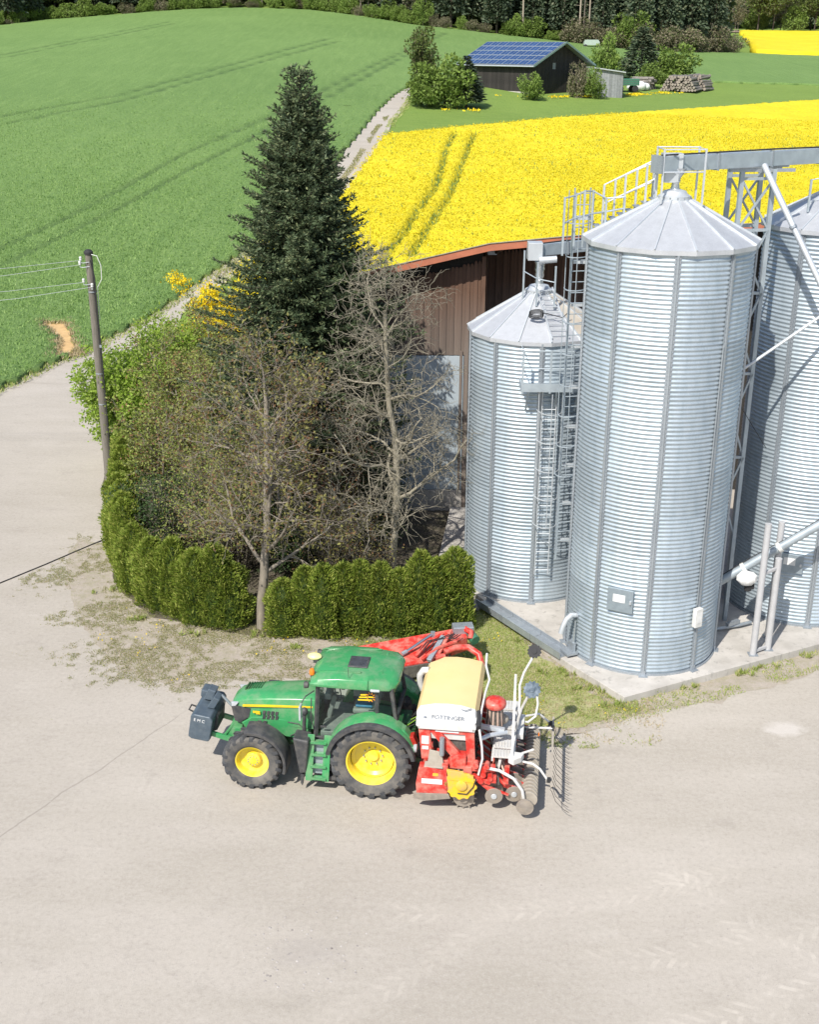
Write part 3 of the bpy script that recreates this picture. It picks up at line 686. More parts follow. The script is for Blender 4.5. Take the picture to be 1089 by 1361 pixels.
# dusty panels and roof hatch on the short silo
mb = MB()
def R2P(a, q, dz=.012, rr=2.07, rc=.34): 
    ra = rr + (rc - rr) * q; e0 = 8.043; return (ra * math.sin(a), -ra * math.cos(a), e0 + (az2 - e0) * q + dz)
hh = R(360 / 28); a = .10 + R(360 / 14) * 1.5
mb.add([R2P(a - hh * .9, .03), R2P(a + hh * .9, .03), R2P(a + hh * .9, .95), R2P(a - hh * .9, .95)], [(0, 1, 2, 3)])
a = .10 + R(360 / 14) * 2.5; mb.add([R2P(a - hh * .9, .03), R2P(a + hh * .9, .03), R2P(a + hh * .9, .95), R2P(a - hh * .9, .95)], [(0, 1, 2, 3)])
mb.build('dusty_cover_sheet', MAT['roof_dusty'], t2)

def ladder(name, label, p, q, side, width=.42, rung=.28, mat='galv_light', rail=.045, cat='ladder', parent=None, hoops=None, hd=None):
    """two rails with rungs from p to q; side = unit vector across"""
    p = Vector(p); q = Vector(q); side = Vector(side).normalized()
    if parent is None: t = thing(name, label, cat, p); o = p
    else: t = parent; o = Vector((0, 0, 0))
    p_ = p - o; q_ = q - o
    for s in (-1, 1):
        mb = MB(); mb.bar(p_ + side * s * width / 2, q_ + side * s * width / 2, rail, rail * .7, side); mb.build('rail', MAT[mat], t)
    L = (q_ - p_).length; n = int(L / rung); rm = MB(); rm.cyl(-side * width / 2, side * width / 2, .014, n=6); me = rm.mesh('rung', MAT[mat])
    for k in range(n):
        link_mesh('rung', me, t, p_ + (q_ - p_) * ((k + .5) / n))
    if hoops:
        n_out = Vector(hd).normalized()
        for z in np.arange(hoops[0], hoops[1], .85):
            f = (z - p.z) / (q.z - p.z); c = p_ + (q_ - p_) * f; mb = MB(); pts = []
            for k in range(9):
                a = math.pi * k / 8; pts.append(c + side * math.cos(a) * .36 + n_out * (.12 + math.sin(a) * .58))
            mb.tube(pts, .016, 5); mb.build('cage_hoop', MAT[mat], t)
        for k in (1, 4, 7):
            a = math.pi * k / 8; off = side * math.cos(a) * .36 + n_out * (.12 + math.sin(a) * .58)
            f0 = (hoops[0] - p.z) / (q.z - p.z); f1 = (hoops[1] - p.z) / (q.z - p.z)
            mb = MB(); mb.tube([p_ + (q_ - p_) * f0 + off, p_ + (q_ - p_) * f1 + off], .013, 5); mb.build('cage_strip', MAT[mat], t)
    return t
def wpt(c, r, phi, z): return Vector((c[0] + r * math.sin(R(phi)), c[1] - r * math.cos(R(phi)), z))
# conveyor above the silos
def conv(name, label, a, b, wdt=.34, hgt=.36, joints=6):
    a = Vector(a); b = Vector(b); t = thing(name, label, 'conveyor', a); d = b - a
    for k in range(joints):
        p = d * (k / joints); q = d * ((k + 1) / joints) - d.normalized() * .012
        mb = MB(); mb.bar(p, q, wdt, hgt); mb.build('trough_section', MAT['rail_grey'], t, bevel=.006)
        mb = MB(); mb.bar(p - d.normalized() * .03, p + d.normalized() * .03, wdt + .05, hgt + .06); mb.build('flange', MAT['galv_dark'], t)
    mb = MB(); u = d.normalized(); s = u.cross(Vector((0, 0, 1))).normalized()
    mb.tube([s * .14 + Vector((0, 0, hgt / 2 + .04)), s * .14 + d * .3 + Vector((0, 0, hgt / 2 + .06)), s * .12 + d * .7 + Vector((0, 0, hgt / 2 + .03)), s * .14 + d + Vector((0, 0, hgt / 2 + .05))], .022, 6); mb.build('cable', MAT['rubber'], t)
    return t, d
tc, dc = conv('chain_conveyor', 'long grey box conveyor running over the roofs of both tall silos', (5.98, 30.38, 13.33), (17.2, 36.9, 13.33), joints=7)
mb = MB(); mb.box((.42, .30, .02), (.50, .34, .44)); mb.box((.42, .30, -.30), (.34, .3, .3)); mb.build('drive_head', MAT['galv_light'], tc, bevel=.01)
# trestle between the silos
def trestle(name, label, c, z0, z1, w, d, rz):
    t = thing(name, label, 'support frame', (c[0], c[1], z0), rz)
    for sx in (-1, 1):
        for sy in (-1, 1):
            mb = MB(); mb.bar((sx * w / 2, sy * d / 2, 0), (sx * w / 2, sy * d / 2, z1 - z0), .11, .11, (0, 1, 0)); mb.build('leg', MAT['rail_grey'], t)
    H = z1 - z0
    for sy in (-1, 1):
        zs = [H - .25, H - 1.55, H - 3.2, H - 5.4, H - 7.8, H - 10.2]
        for a, b in zip(zs[:-1], zs[1:]):
            mb = MB(); mb.bar((-w / 2, sy * d / 2, a), (w / 2, sy * d / 2, b), .05, .05); mb.bar((w / 2, sy * (d / 2 + .03), a), (-w / 2, sy * (d / 2 + .03), b), .05, .05); mb.build('cross_brace', MAT['rail_grey'], t)
            mb = MB(); mb.bar((-w / 2, sy * d / 2, a), (w / 2, sy * d / 2, a), .07, .07); mb.build('cross_bar', MAT['rail_grey'], t)
    mb = MB(); mb.box((.1, 0, H + .05), (w + .9, .12, .10)); mb.box((.1, -d / 2, H - .04), (w + .9, .1, .08)); mb.box((.1, d / 2, H - .04), (w + .9, .1, .08)); mb.build('head_beam', MAT['galv_dark'], t)
    return t
trestle('support_frame', 'grey braced trestle carrying the conveyor between the two tall silos', (8.85, 32.35), SLAB, 13.10, .86, .8, R(8))
# round spout from the conveyor down to the right
t = thing('spout_pipe', 'round shiny pipe slanting down from the conveyor towards the right edge', 'pipe', (9.02, 31.6, 13.06))
mb = MB(); mb.tube([(0, .25, .12), (.02, .05, .0), (1.33, -1.0, -2.55), (3.0, -2.3, -5.8)], .078, 14); mb.build('tube', MAT['galv_light'], t, True)
for P_, Q_ in (((.66, -.5, -1.27), (.69, -.524, -1.33)), ((2.0, -1.52, -3.85), (2.03, -1.545, -3.91))):
    mb = MB(); mb.cyl(P_, Q_, .095, n=14); mb.build('clamp_ring', MAT['galv_dark'], t)
t = thing('brace_tube', 'thin light tube braced diagonally from the middle silo to the right', 'brace', (8.62, 31.0, 7.95))
mb = MB(); mb.tube([(0, .0, 0), (2.2, .05, 1.65), (4.2, .1, 3.15)], .042, 8); mb.build('tube', MAT['galv_light'], t, True)
mb = MB(); mb.box((-.02, 0, 0), (.14, .12, .16)); mb.build('end_plate', MAT['galv_dark'], t)
t = thing('guy_wire', 'thin steel wire crossing the gap between the two tall silos', 'wire', (8.62, 31.3, 7.4))
mb = MB(); mb.tube([(0, 0, 0), (1.4, .9, -1.9)], .010, 5); mb.build('wire', MAT['rubber'], t)
# short conveyor feeding the short silo
tc2, _ = conv('chain_conveyor', 'short grey box conveyor feeding the shorter silo beside the ladder', (3.55, 35.0, 10.52), (6.4, 36.6, 10.55), .3, .32, 3)
mb = MB(); mb.box((.02, .05, -.02), (.42, .44, .5)); mb.build('drive_head', MAT['galv_light'], tc2, bevel=.01)
mb = MB(); mb.cyl((.12, -.30, -.24), (.62, -.30, -.20), .10, n=12); mb.build('motor', MAT['galv_light'], tc2, True)
# roof ladder, guard ring on the short silo
rp, rq = wpt(S2, 1.95, 14, 8.36), wpt(S2, .42, 14, 9.50)
ladder('roof_ladder', 'short ladder lying on the roof of the shorter silo', rp, rq, (math.cos(R(14)), math.sin(R(14)), 0), .5, .2)
def guard(name, label, posts, zs, top=None, r=.022, mat='rail_grey', cat='handrail'):
    """posts: list of (x,y,zb,zt); rails at fractions zs"""
    o = Vector(posts[0][:3]); t = thing(name, label, cat, o)
    for x, y, a, b in posts:
        mb = MB(); mb.bar(Vector((x, y, a)) - o, Vector((x, y, b)) - o, .05, .05, (0, 1, 0)); mb.build('post', MAT[mat], t)
    for f in zs:
        mb = MB(); mb.tube([Vector((x, y, a + (b - a) * f)) - o for x, y, a, b in posts], r, 6); mb.build('rail', MAT[mat], t)
    return t
guard('guard_rail', 'grey guard rail post with ring beside the apex of the shorter silo', [(3.25, 34.75, 9.0, 10.55), (3.6, 34.3, 9.05, 10.3), (4.1, 34.2, 9.0, 10.2)], (.62,), r=.016)
# hose coiled on that roof
mb = MB(); c = wpt(S2, 1.45, -8, 8.86)
pts = []
for k in range(60):
    a = k * .42; rr_ = .20 + .012 * math.sin(k * 1.3); pts.append((rr_ * math.cos(a), rr_ * math.sin(a) * .9, .02 + .0022 * k - .11 * math.sin(a)))
t = thing('hose', 'black hose coiled on the roof of the shorter silo above the platform', 'hose', c); mb.tube(pts, .014, 5)
mb.tube([(.2, 0, .12), (.45, .1, .05), (.75, -.05, .0), (.95, .2, .12)], .014, 5); mb.build('coil', MAT['rubber'], t, True)
# platform on the short silo
PX, PY, PZ = 4.0, 33.0, 7.05
t = thing('platform', 'grey service platform with railing at the eave of the shorter silo', 'platform', (PX, PY, PZ))
mb = MB(); mb.box((0, -.05, 0), (1.75, .75, .04)); mb.build('deck', MAT['galv_dark'], t)
mb = MB(); mb.box((0, -.45, .06), (1.79, .03, .24)); mb.box((-.89, -.05, .06), (.03, .8, .24)); mb.build('kick_plate', MAT['rail_grey'], t)
for x, y in ((-.87, -.44), (-.1, -.44), (.55, -.44), (.87, -.44), (-.87, .3)):
    mb = MB(); mb.bar((x, y, -.1), (x, y, 1.12), .055, .055, (0, 1, 0)); mb.build('post', MAT['rail_grey'], t)
for z in (.6, 1.1):
    mb = MB(); mb.tube([(-.87, .3, z), (-.87, -.44, z), (-.1, -.44, z), (.87, -.44, z)], .018, 6); mb.build('rail', MAT['rail_grey'], t)
for x in (-.7, .1, .7):
    mb = MB(); mb.bar((x, -.42, -.03), (x, .12, -.75), .05, .05); mb.bar((x, -.42, -.05), (x, .15, -.05), .05, .06); mb.build('bracket', MAT['rail_grey'], t)
ladder('ladder', 'long caged ladder up the front of the shorter silo to its platform', (3.95, 32.95, 1.25), (3.95, 32.95, 7.1), (1, 0, 0), .40, .28, hoops=(3.0, 7.0), hd=(0, -1, 0))
# tall ladder tower left of the tall silo
LX, LY = 4.40, 31.75
ladder('ladder', 'tall caged ladder between the shorter and the middle silo', (LX, LY, SLAB + 2.2), (LX, LY, 12.62), (1, .2, 0), .42, .28, mat='rail_grey', hoops=(5.0, 12.6), hd=(-.2, -1, 0))
t = thing('wall_bracket', 'narrow grey bracket frame fixing the tall ladder to the silo', 'bracket', (4.46, 31.9, 2.5))
for z in np.arange(.3, 9.8, 1.13):
    mb = MB(); mb.box((0.05, .02, z), (.46, .05, .10)); mb.build('bracket', MAT['galv_light'], t)
mb = MB(); mb.bar((-.24, 0, -.3), (-.24, 0, 9.9), .06, .06, (0, 1, 0)); mb.build('upright', MAT['rail_grey'], t)
guard('handrail', 'small rail cage at the top of the tall ladder beside the middle silo', [(3.87, 31.1, 11.0, 12.46), (4.18, 31.35, 11.2, 12.5), (4.38, 31.2, 11.2, 12.62), (4.62, 31.4, 11.3, 12.6), (4.9, 31.0, 11.7, 12.46), (5.35, 30.95, 11.85, 12.5)], (.55, .98))
# stair rail climbing the roof of the middle silo
def roofz(x, y): return 11.52 + (12.5 - 11.52) * (1 - (math.hypot(x - S1[0], y - S1[1]) - .34) / (2.2 - .34))
pr = [(4.85, 31.15), (5.35, 31.0), (5.85, 30.9), (6.1, 30.85)]
guard('handrail', 'handrail climbing the roof of the middle silo to the conveyor head', [(x, y, roofz(x, y) - .05, roofz(x, y) + 1.0) for x, y in pr], (.55, 1.0), r=.018, mat='galv_light')
pr = [(5.2, 31.6), (5.7, 31.4), (6.1, 31.3)]
guard('handrail', 'second handrail behind the stairway on the middle silo roof', [(x, y, roofz(x, y) - .05, roofz(x, y) + 1.0) for x, y in pr], (.55, 1.0), r=.018, mat='galv_light')
t = thing('roof_steps', 'flat steps leading up the roof of the middle silo', 'steps', (5.3, 31.2, roofz(5.3, 31.2)))
for k in range(8):
    x = 4.75 + k * .19; y = 31.38 - k * .05; mb = MB(); mb.box((x - 5.3, y - 31.2, roofz(x, y) + .06 - roofz(5.3, 31.2)), (.16, .42, .03)); mb.build('step', MAT['galv_dark'], t)
# apex guard around the drive head
t = thing('apex_guard', 'tall guard rails standing around the top of the middle silo', 'guard rail', (6.54, 30.7, 12.4))
pp = [(-.42, -.42), (.62, -.30), (.62, .45), (-.42, .45)]
for x, y in pp:
    mb = MB(); mb.bar((x, y, 0), (x, y, 1.30), .045, .045, (0, 1, 0)); mb.build('post', MAT['galv_light'], t)
for z in (.75, 1.28):
    mb = MB(); mb.tube([(x, y, z) for x, y in pp + [pp[0]]], .018, 6); mb.build('rail', MAT['galv_light'], t)
for d, nm in ((Vector((11.876, 33.687, 12.4)), 'guard rails around the top of the silo at the right edge'),):
    t = thing('apex_guard', nm, 'guard rail', d)
    for x, y in pp:
        mb = MB(); mb.bar((x, y, 0), (x, y, 1.0), .045, .045, (0, 1, 0)); mb.build('post', MAT['galv_light'], t)
    mb = MB(); mb.tube([(x, y, .98) for x, y in pp + [pp[0]]], .018, 6); mb.build('rail', MAT['galv_light'], t)
guard('handrail', 'short rail at the left roof edge of the right-hand silo', [(10.6, 32.9, 11.9, 12.75), (10.95, 32.7, 12.0, 12.85), (11.3, 32.9, 12.1, 12.95)], (.98,), r=.016)
# auger, its post frame and the wrapped motor
t = thing('post_frame', 'pale post frame with three uprights standing on the slab before the right silo', 'post frame', (9.6, 29.86, SLAB))
for x, y, z in ((0, 0, 3.92), (.50, .32, 2.78), (.72, 1.1, 3.55)):
    mb = MB(); mb.cyl((x, y, 0), (x, y, z), .092, n=14); mb.build('post', MAT['post_grey'], t, True)
    mb = MB(); mb.box((x, y, .012), (.26, .26, .02)); mb.build('foot_plate', MAT['galv_dark'], t)
for a, b in (((0, 0, .10), (.50, .32, .10)), ((0, 0, 2.45), (.50, .32, 2.50)), ((.5, .32, 2.2), (.72, 1.1, 2.2))):
    mb = MB(); mb.bar(a, b, .07, .07); mb.build('cross_bar', MAT['post_grey'], t)
t = thing('auger', 'slanting grey grain auger resting between the pale posts', 'auger', (9.0, 30.75, 2.0))
mb = MB(); A = Vector((-.65, .35, -.42)); B = Vector((2.4, -.15, 1.95)); mb.tube([A, B], .125, 16); mb.build('tube', MAT['rail_grey'], t, True)
d = (B - A).normalized()
for f_ in (.33, .62):
    mb = MB(); C = A.lerp(B, f_); mb.cyl(C, C + d * .1, .155, n=16); mb.build('coupling', MAT['box_white'], t, True)
s = (B - A).cross(Vector((0, 0, 1))).normalized()
mb = MB(); mb.tube([A + Vector((0, 0, .15)), A.lerp(B, .4) + Vector((0, 0, .2)), A.lerp(B, .7) + Vector((0, 0, .15)), B + Vector((0, 0, .17))], .012, 5); mb.build('cable', MAT['rubber'], t)
M('bag_white', (.80, .80, .78), .6, 0, (.7, .7, .7), 8, bump=.8, bscale=9)
bm_ = MB(); bm_.ball((.42, -.10, .20), (.30, .22, .22), 8, 5); o = bm_.build('motor_wrap', MAT['bag_white'], t, True)
d_ = o.modifiers.new('crumple', 'DISPLACE'); tx = bpy.data.textures.new('crumple', 'CLOUDS'); tx.noise_scale = .12; d_.texture = tx; d_.strength = .11
mb = MB(); mb.box((.55, .0, -.06), (.22, .26, .16)); mb.cyl((.5, -.05, -.2), (.5, -.05, .1), .1, n=12); mb.build('motor', MAT['rubber'], t, bevel=.01)
mb = MB(); mb.bar((.2, .5, -1.55), (.6, .75, -1.55), .12, .1); mb.tube([(-.3, .45, -1.7), (.6, .7, -1.66), (1.0, .9, -1.66)], .05, 8); mb.build('floor_pipe', MAT['galv_dark'], t)
# channel along the left slab edge
t = thing('floor_channel', 'low galvanised channel lying along the left edge of the silo slab', 'channel', (2.2, 33.15, SLAB))
d = Vector((4.36 - 2.2, 29.68 - 33.15, 0)); n = d.normalized(); s = Vector((n.y, -n.x, 0))
for k in range(3):
    mb = MB(); p = d * (k / 3) + n * .01; q = d * ((k + 1) / 3) - n * .01
    mb.bar(p + Vector((0, 0, .02)), q + Vector((0, 0, .02)), .40, .03); mb.bar(p + s * .2 + Vector((0, 0, .06)), q + s * .2 + Vector((0, 0, .06)), .03, .20); mb.bar(p - s * .2 + Vector((0, 0, .08)), q - s * .2 + Vector((0, 0, .08)), .03, .14)
    mb.build('channel_section', MAT['galv_dark'], t)

# brown shed behind the silos
def make_boards():
    t = NT('shed_board'); c = t.coord('Object')
    gz = t.n('ShaderNodeSeparateXYZ'); t.l(t.n('ShaderNodeNewGeometry').outputs['Position'], gz.inputs[0])
    x = t.mix(t.ramp(t.noise(t.map(c, (8, 8, .5)), 2.5, 6, .65), .35, .65), (.155, .088, .058), (.095, .06, .045))
    grey = t.ramp(t.math('ADD', gz.outputs[2], t.math('MULTIPLY', t.noise(t.map(c, (5, 5, .4)), 1.2, 5, .7), 3.0)), 9.6, 7.4)
    x = t.mix(t.math('MULTIPLY', grey, .85), x, (.20, .17, .148))
    x = t.brightvar(x, .18)
    t.bsdf(x, .85, 0, t.bump(t.noise(t.map(c, (14, 14, .6)), 3, 5), .5, .02), .2); MAT['shed_board'] = t.m
make_boards()
M('shed_plaster', (.42, .48, .52), .7, 0, (.36, .42, .46), 1.3, bump=.2, bscale=20)
M('shed_trim', (.50, .17, .09), .6, 0, (.40, .14, .08), 3)
M('roof_tile', (.30, .155, .11), .85, 0, (.20, .12, .095), 2.5, bump=.6, bscale=12)
M('inner_dark', (.04, .035, .03), .95)
t = thing('shed', 'long brown timber shed with red roof edge behind the silos and spruce', 'shed', (0, 41.5, 0))
XS = [-4.6, -2.1, 2.64, 5.2, 11.0, 17.0]; ZS = [8.13, 8.71, 9.81, 10.06, 10.5, 10.9]
def rz_(x): return float(np.interp(x, XS, ZS))
bmesh_board = MB(); bmesh_board.prism([(-.071, 0), (.071, 0), (.071, .985), (.045, 1.0), (0, 1.006), (-.045, 1.0), (-.071, .985)], 'y', -.016, .016)
bme = bmesh_board.mesh('wall_board', MAT['shed_board'])
x = -4.5; k = 0
while x < 2.6:
    top = rz_(x) - .62 - .03 * ((k * 7) % 3); bot = 5.85 if x < 1.92 else .1
    link_mesh('wall_board', bme, t, (x, -.02 - .026 * (k % 2), bot), None, (1, 1, top - bot)); x += .132; k += 1
x = 2.75
while x < 12.5:
    link_mesh('wall_board', bme, t, (x, 2.3 - .026 * (k % 2), 0), None, (1, 1, rz_(x) - .80)); x += .132; k += 1
for k in range(15):
    link_mesh('wall_board', bme, t, (2.62 + .02 * (k % 2), .08 + k * .148, .05), (0, 0, math.pi / 2), (1, 1, rz_(2.6) - .62))
mb = MB(); mb.prism([(-4.5, 0), (2.5, 0), (2.5, rz_(2.5) - .12), (-4.5, rz_(-4.5) - .12)], 'y', .12, .16); mb.prism([(2.7, 0), (15.9, 0), (15.9, 10.2), (2.7, 9.2)], 'y', 2.36, 2.4); mb.build('shade_backing', MAT['inner_dark'], t)  # near-black backing sheet, stands in for the shade inside the open gap
for x0, x1 in ((-4.5, -2.3), (-2.27, -.2), (-.17, 1.88)):
    mb = MB(); mb.box(((x0 + x1) / 2, .0, 3.32), (x1 - x0, .10, 5.0)); mb.build('plaster_panel', MAT['shed_plaster'], t, bevel=.01)
mb = MB(); mb.box((-1.3, -.02, .41), (6.4, .16, .8)); mb.build('plinth', MAT['concrete'], t)
mb = MB(); mb.box((1.78, -.04, 3.4), (.09, .1, 5.2)); mb.box((2.5, -.06, 4.7), (.14, .12, 9.2)); mb.build('corner_post', MAT['shed_board'], t)
top = [(x, z) for x, z in zip(XS, ZS)]; bot = [(x, z - .10) for x, z in top]
mb = MB()
for (xa, za), (xb, zb) in zip(top[:-1], top[1:]):
    mb.add([(xa, -.75, za), (xb, -.75, zb), (xb, 16, zb - 3.4), (xa, 16, za - 3.4), (xa, -.75, za - .07), (xb, -.75, zb - .07), (xb, 16, zb - 3.47), (xa, 16, za - 3.47)], [(0, 1, 2, 3), (7, 6, 5, 4), (0, 4, 5, 1), (2, 6, 7, 3)])
mb.build('roof', MAT['roof_tile'], t)
mb = MB()
for (xa, za), (xb, zb) in zip(top[:-1], top[1:]): mb.add([(xa, -.78, za - .22), (xb, -.78, zb - .22), (xb, -.78, zb + .02), (xa, -.78, za + .02), (xa, -.754, za - .22), (xb, -.754, zb - .22), (xb, -.754, zb + .02), (xa, -.754, za + .02)], [(0, 1, 2, 3), (7, 6, 5, 4), (3, 2, 6, 7), (0, 4, 5, 1)])
mb.build('fascia', MAT['shed_trim'], t)
mb = MB(); mb.tube([(x, -.79, z + .03) for x, z in top], .022, 6); mb.build('verge_cap', MAT['bark_pale'], t)
mb = MB(); mb.prism([(.17, 0), (15, 0), (15, 4.7), (.17, 7.9)], 'x', -4.55, -4.4); mb.build('side_wall', MAT['shed_board'], t)
mb = MB(); mb.prism([(2.5, 0), (15, 0), (15, 7.2), (2.5, 9.6)], 'x', 15.9, 16.05); mb.build('side_wall', MAT['shed_board'], t)
for x in np.arange(-4.2, 16, 1.45):
    mb = MB(); mb.bar((x, -.72, rz_(x) - .16), (x, 2.3, rz_(x) - .78), .09, .16); mb.build('rafter', MAT['bark_dark'], t)
# floodlight on the shed wall
t = thing('floodlight', 'small floodlight under the red roof edge of the brown shed', 'floodlight', (2.9, 43.6, 9.1)); mb = MB(); mb.box((.0, -.1, 0), (.34, .12, .16)); mb.build('lamp_head', MAT['galv_light'], t, bevel=.01); mb = MB(); mb.bar((-.25, 0, -.1), (-.1, -.1, 0), .04, .04); mb.build('arm', MAT['galv_dark'], t)
# rubble by the shed
def rubble():
    rg = np.random.default_rng(11)
    for i in range(26):
        r = rg.uniform(.12, .28); bmm = bmesh.new(); bmesh.ops.create_icosphere(bmm, subdivisions=1, radius=r)
        for v in bmm.verts: v.co *= rg.uniform(.75, 1.15)
        me = bpy.data.meshes.new('stone'); bmm.to_mesh(me); bmm.free(); me.materials.append(MAT['rubble'])
        o = link_mesh('stone', me, None, (rg.uniform(.9, 2.1), rg.uniform(32.8, 36.0), r * .45), (rg.uniform(0, 3), rg.uniform(0, 3), 0), (1, 1, .7))
        props(o, 'pale rubble stone heaped between the hedge end and the shorter silo', 'stone', 'rubble stones behind the hedge end')
M('rubble', (.40, .37, .34), .9, 0, (.28, .26, .24), 5, bump=.6)
rubble()
# ------------------------------------------------------------------ vegetation
class Tubes:
    def __init__(s): s.P = []; s.F = []; s.n = 0
    def add(s, pts, rad, k):
        pts = np.asarray(pts, float); m = len(pts); d = np.gradient(pts, axis=0); d /= np.linalg.norm(d, axis=1, keepdims=True) + 1e-9
        a = np.cross(d, [.31, .17, .93]); a /= np.linalg.norm(a, axis=1, keepdims=True) + 1e-9; b = np.cross(d, a)
        th = 2 * np.pi * np.arange(k) / k; rad = np.asarray(rad, float)[:, None, None]
        R_ = pts[:, None, :] + rad * (a[:, None, :] * np.cos(th)[None, :, None] + b[:, None, :] * np.sin(th)[None, :, None])
        s.P.append(R_.reshape(-1, 3)); i = np.arange(m - 1)[:, None] * k; j = np.arange(k)[None, :]; j2 = (j + 1) % k
        s.F.append(np.stack([i + j, i + j2, i + k + j2, i + k + j], -1).reshape(-1, 4) + s.n); s.n += m * k
    def mesh(s, name, mat): return np_mesh(name, np.concatenate(s.P), np.concatenate(s.F), [mat], True)
def unit(v): v = np.asarray(v, float); return v / (np.linalg.norm(v) + 1e-9)
def grow(T, tips, p, d, L, r, depth, rg, prm):
    """recursive branch; tips collects (point, direction) along the fine twigs"""
    n = prm['seg'][depth]; pts = [np.array(p, float)]; dirs = [unit(d)]; dd = unit(d); crook = prm['crook'][depth]; up = prm['up'][depth]
    for i in range(n):
        dd = unit(dd + rg.normal(size=3) * crook + np.array([0, 0, up])); pts.append(pts[-1] + dd * L / n); dirs.append(dd)
    r1 = r * prm['taper'][depth]; T.add(pts, np.linspace(r, r1, n + 1), prm['sides'][depth])
    if depth == len(prm['n']):
        for q in range(1, n + 1): tips.append((pts[q], dirs[q]))
        return
    nb = prm['n'][depth]; t0 = prm['start'][depth]
    az0 = rg.uniform(0, 6.28)
    for k in range(nb):
        t = t0 + (1 - t0) * (k + rg.uniform(.2, .9)) / nb; f = min(t, .999) * n; i = int(f); q = pts[i] + (pts[min(i + 1, n)] - pts[i]) * (f - i); base = dirs[min(i + 1, n)]
        a = az0 + k * 2.4 + rg.uniform(-.5, .5); u = unit(np.cross(base, [.3, .9, .2])); v = np.cross(base, u)
        ang = R(rg.uniform(*prm['angle'][depth])); nd = unit(base * math.cos(ang) + (u * math.cos(a) + v * math.sin(a)) * math.sin(ang))
        l = prm['len'][depth] * rg.uniform(.7, 1.15) * (1 - prm['fall'][depth] * t)
        grow(T, tips, q, nd, l, max(prm['rmin'], (r + (r1 - r) * t) * prm['rr'][depth]), depth + 1, rg, prm)
def leaf_cloud(tips, per, jit, L, W, seed, up=.2, keep=1.0):
    rg = np.random.default_rng(seed); P = np.array([t[0] for t in tips]); D = np.array([t[1] for t in tips])
    P = np.repeat(P, per, 0); D = np.repeat(D, per, 0); k = rg.uniform(size=len(P)) < keep; P = P[k]; D = D[k]
    P = P + rg.normal(size=P.shape) * jit; D = D * .5 + rg.normal(size=P.shape) * .7 + [0, 0, up]
    return rhombs(P, D, L * rg.uniform(.6, 1.3, len(P)), W * rg.uniform(.7, 1.2, len(P)), seed=seed)
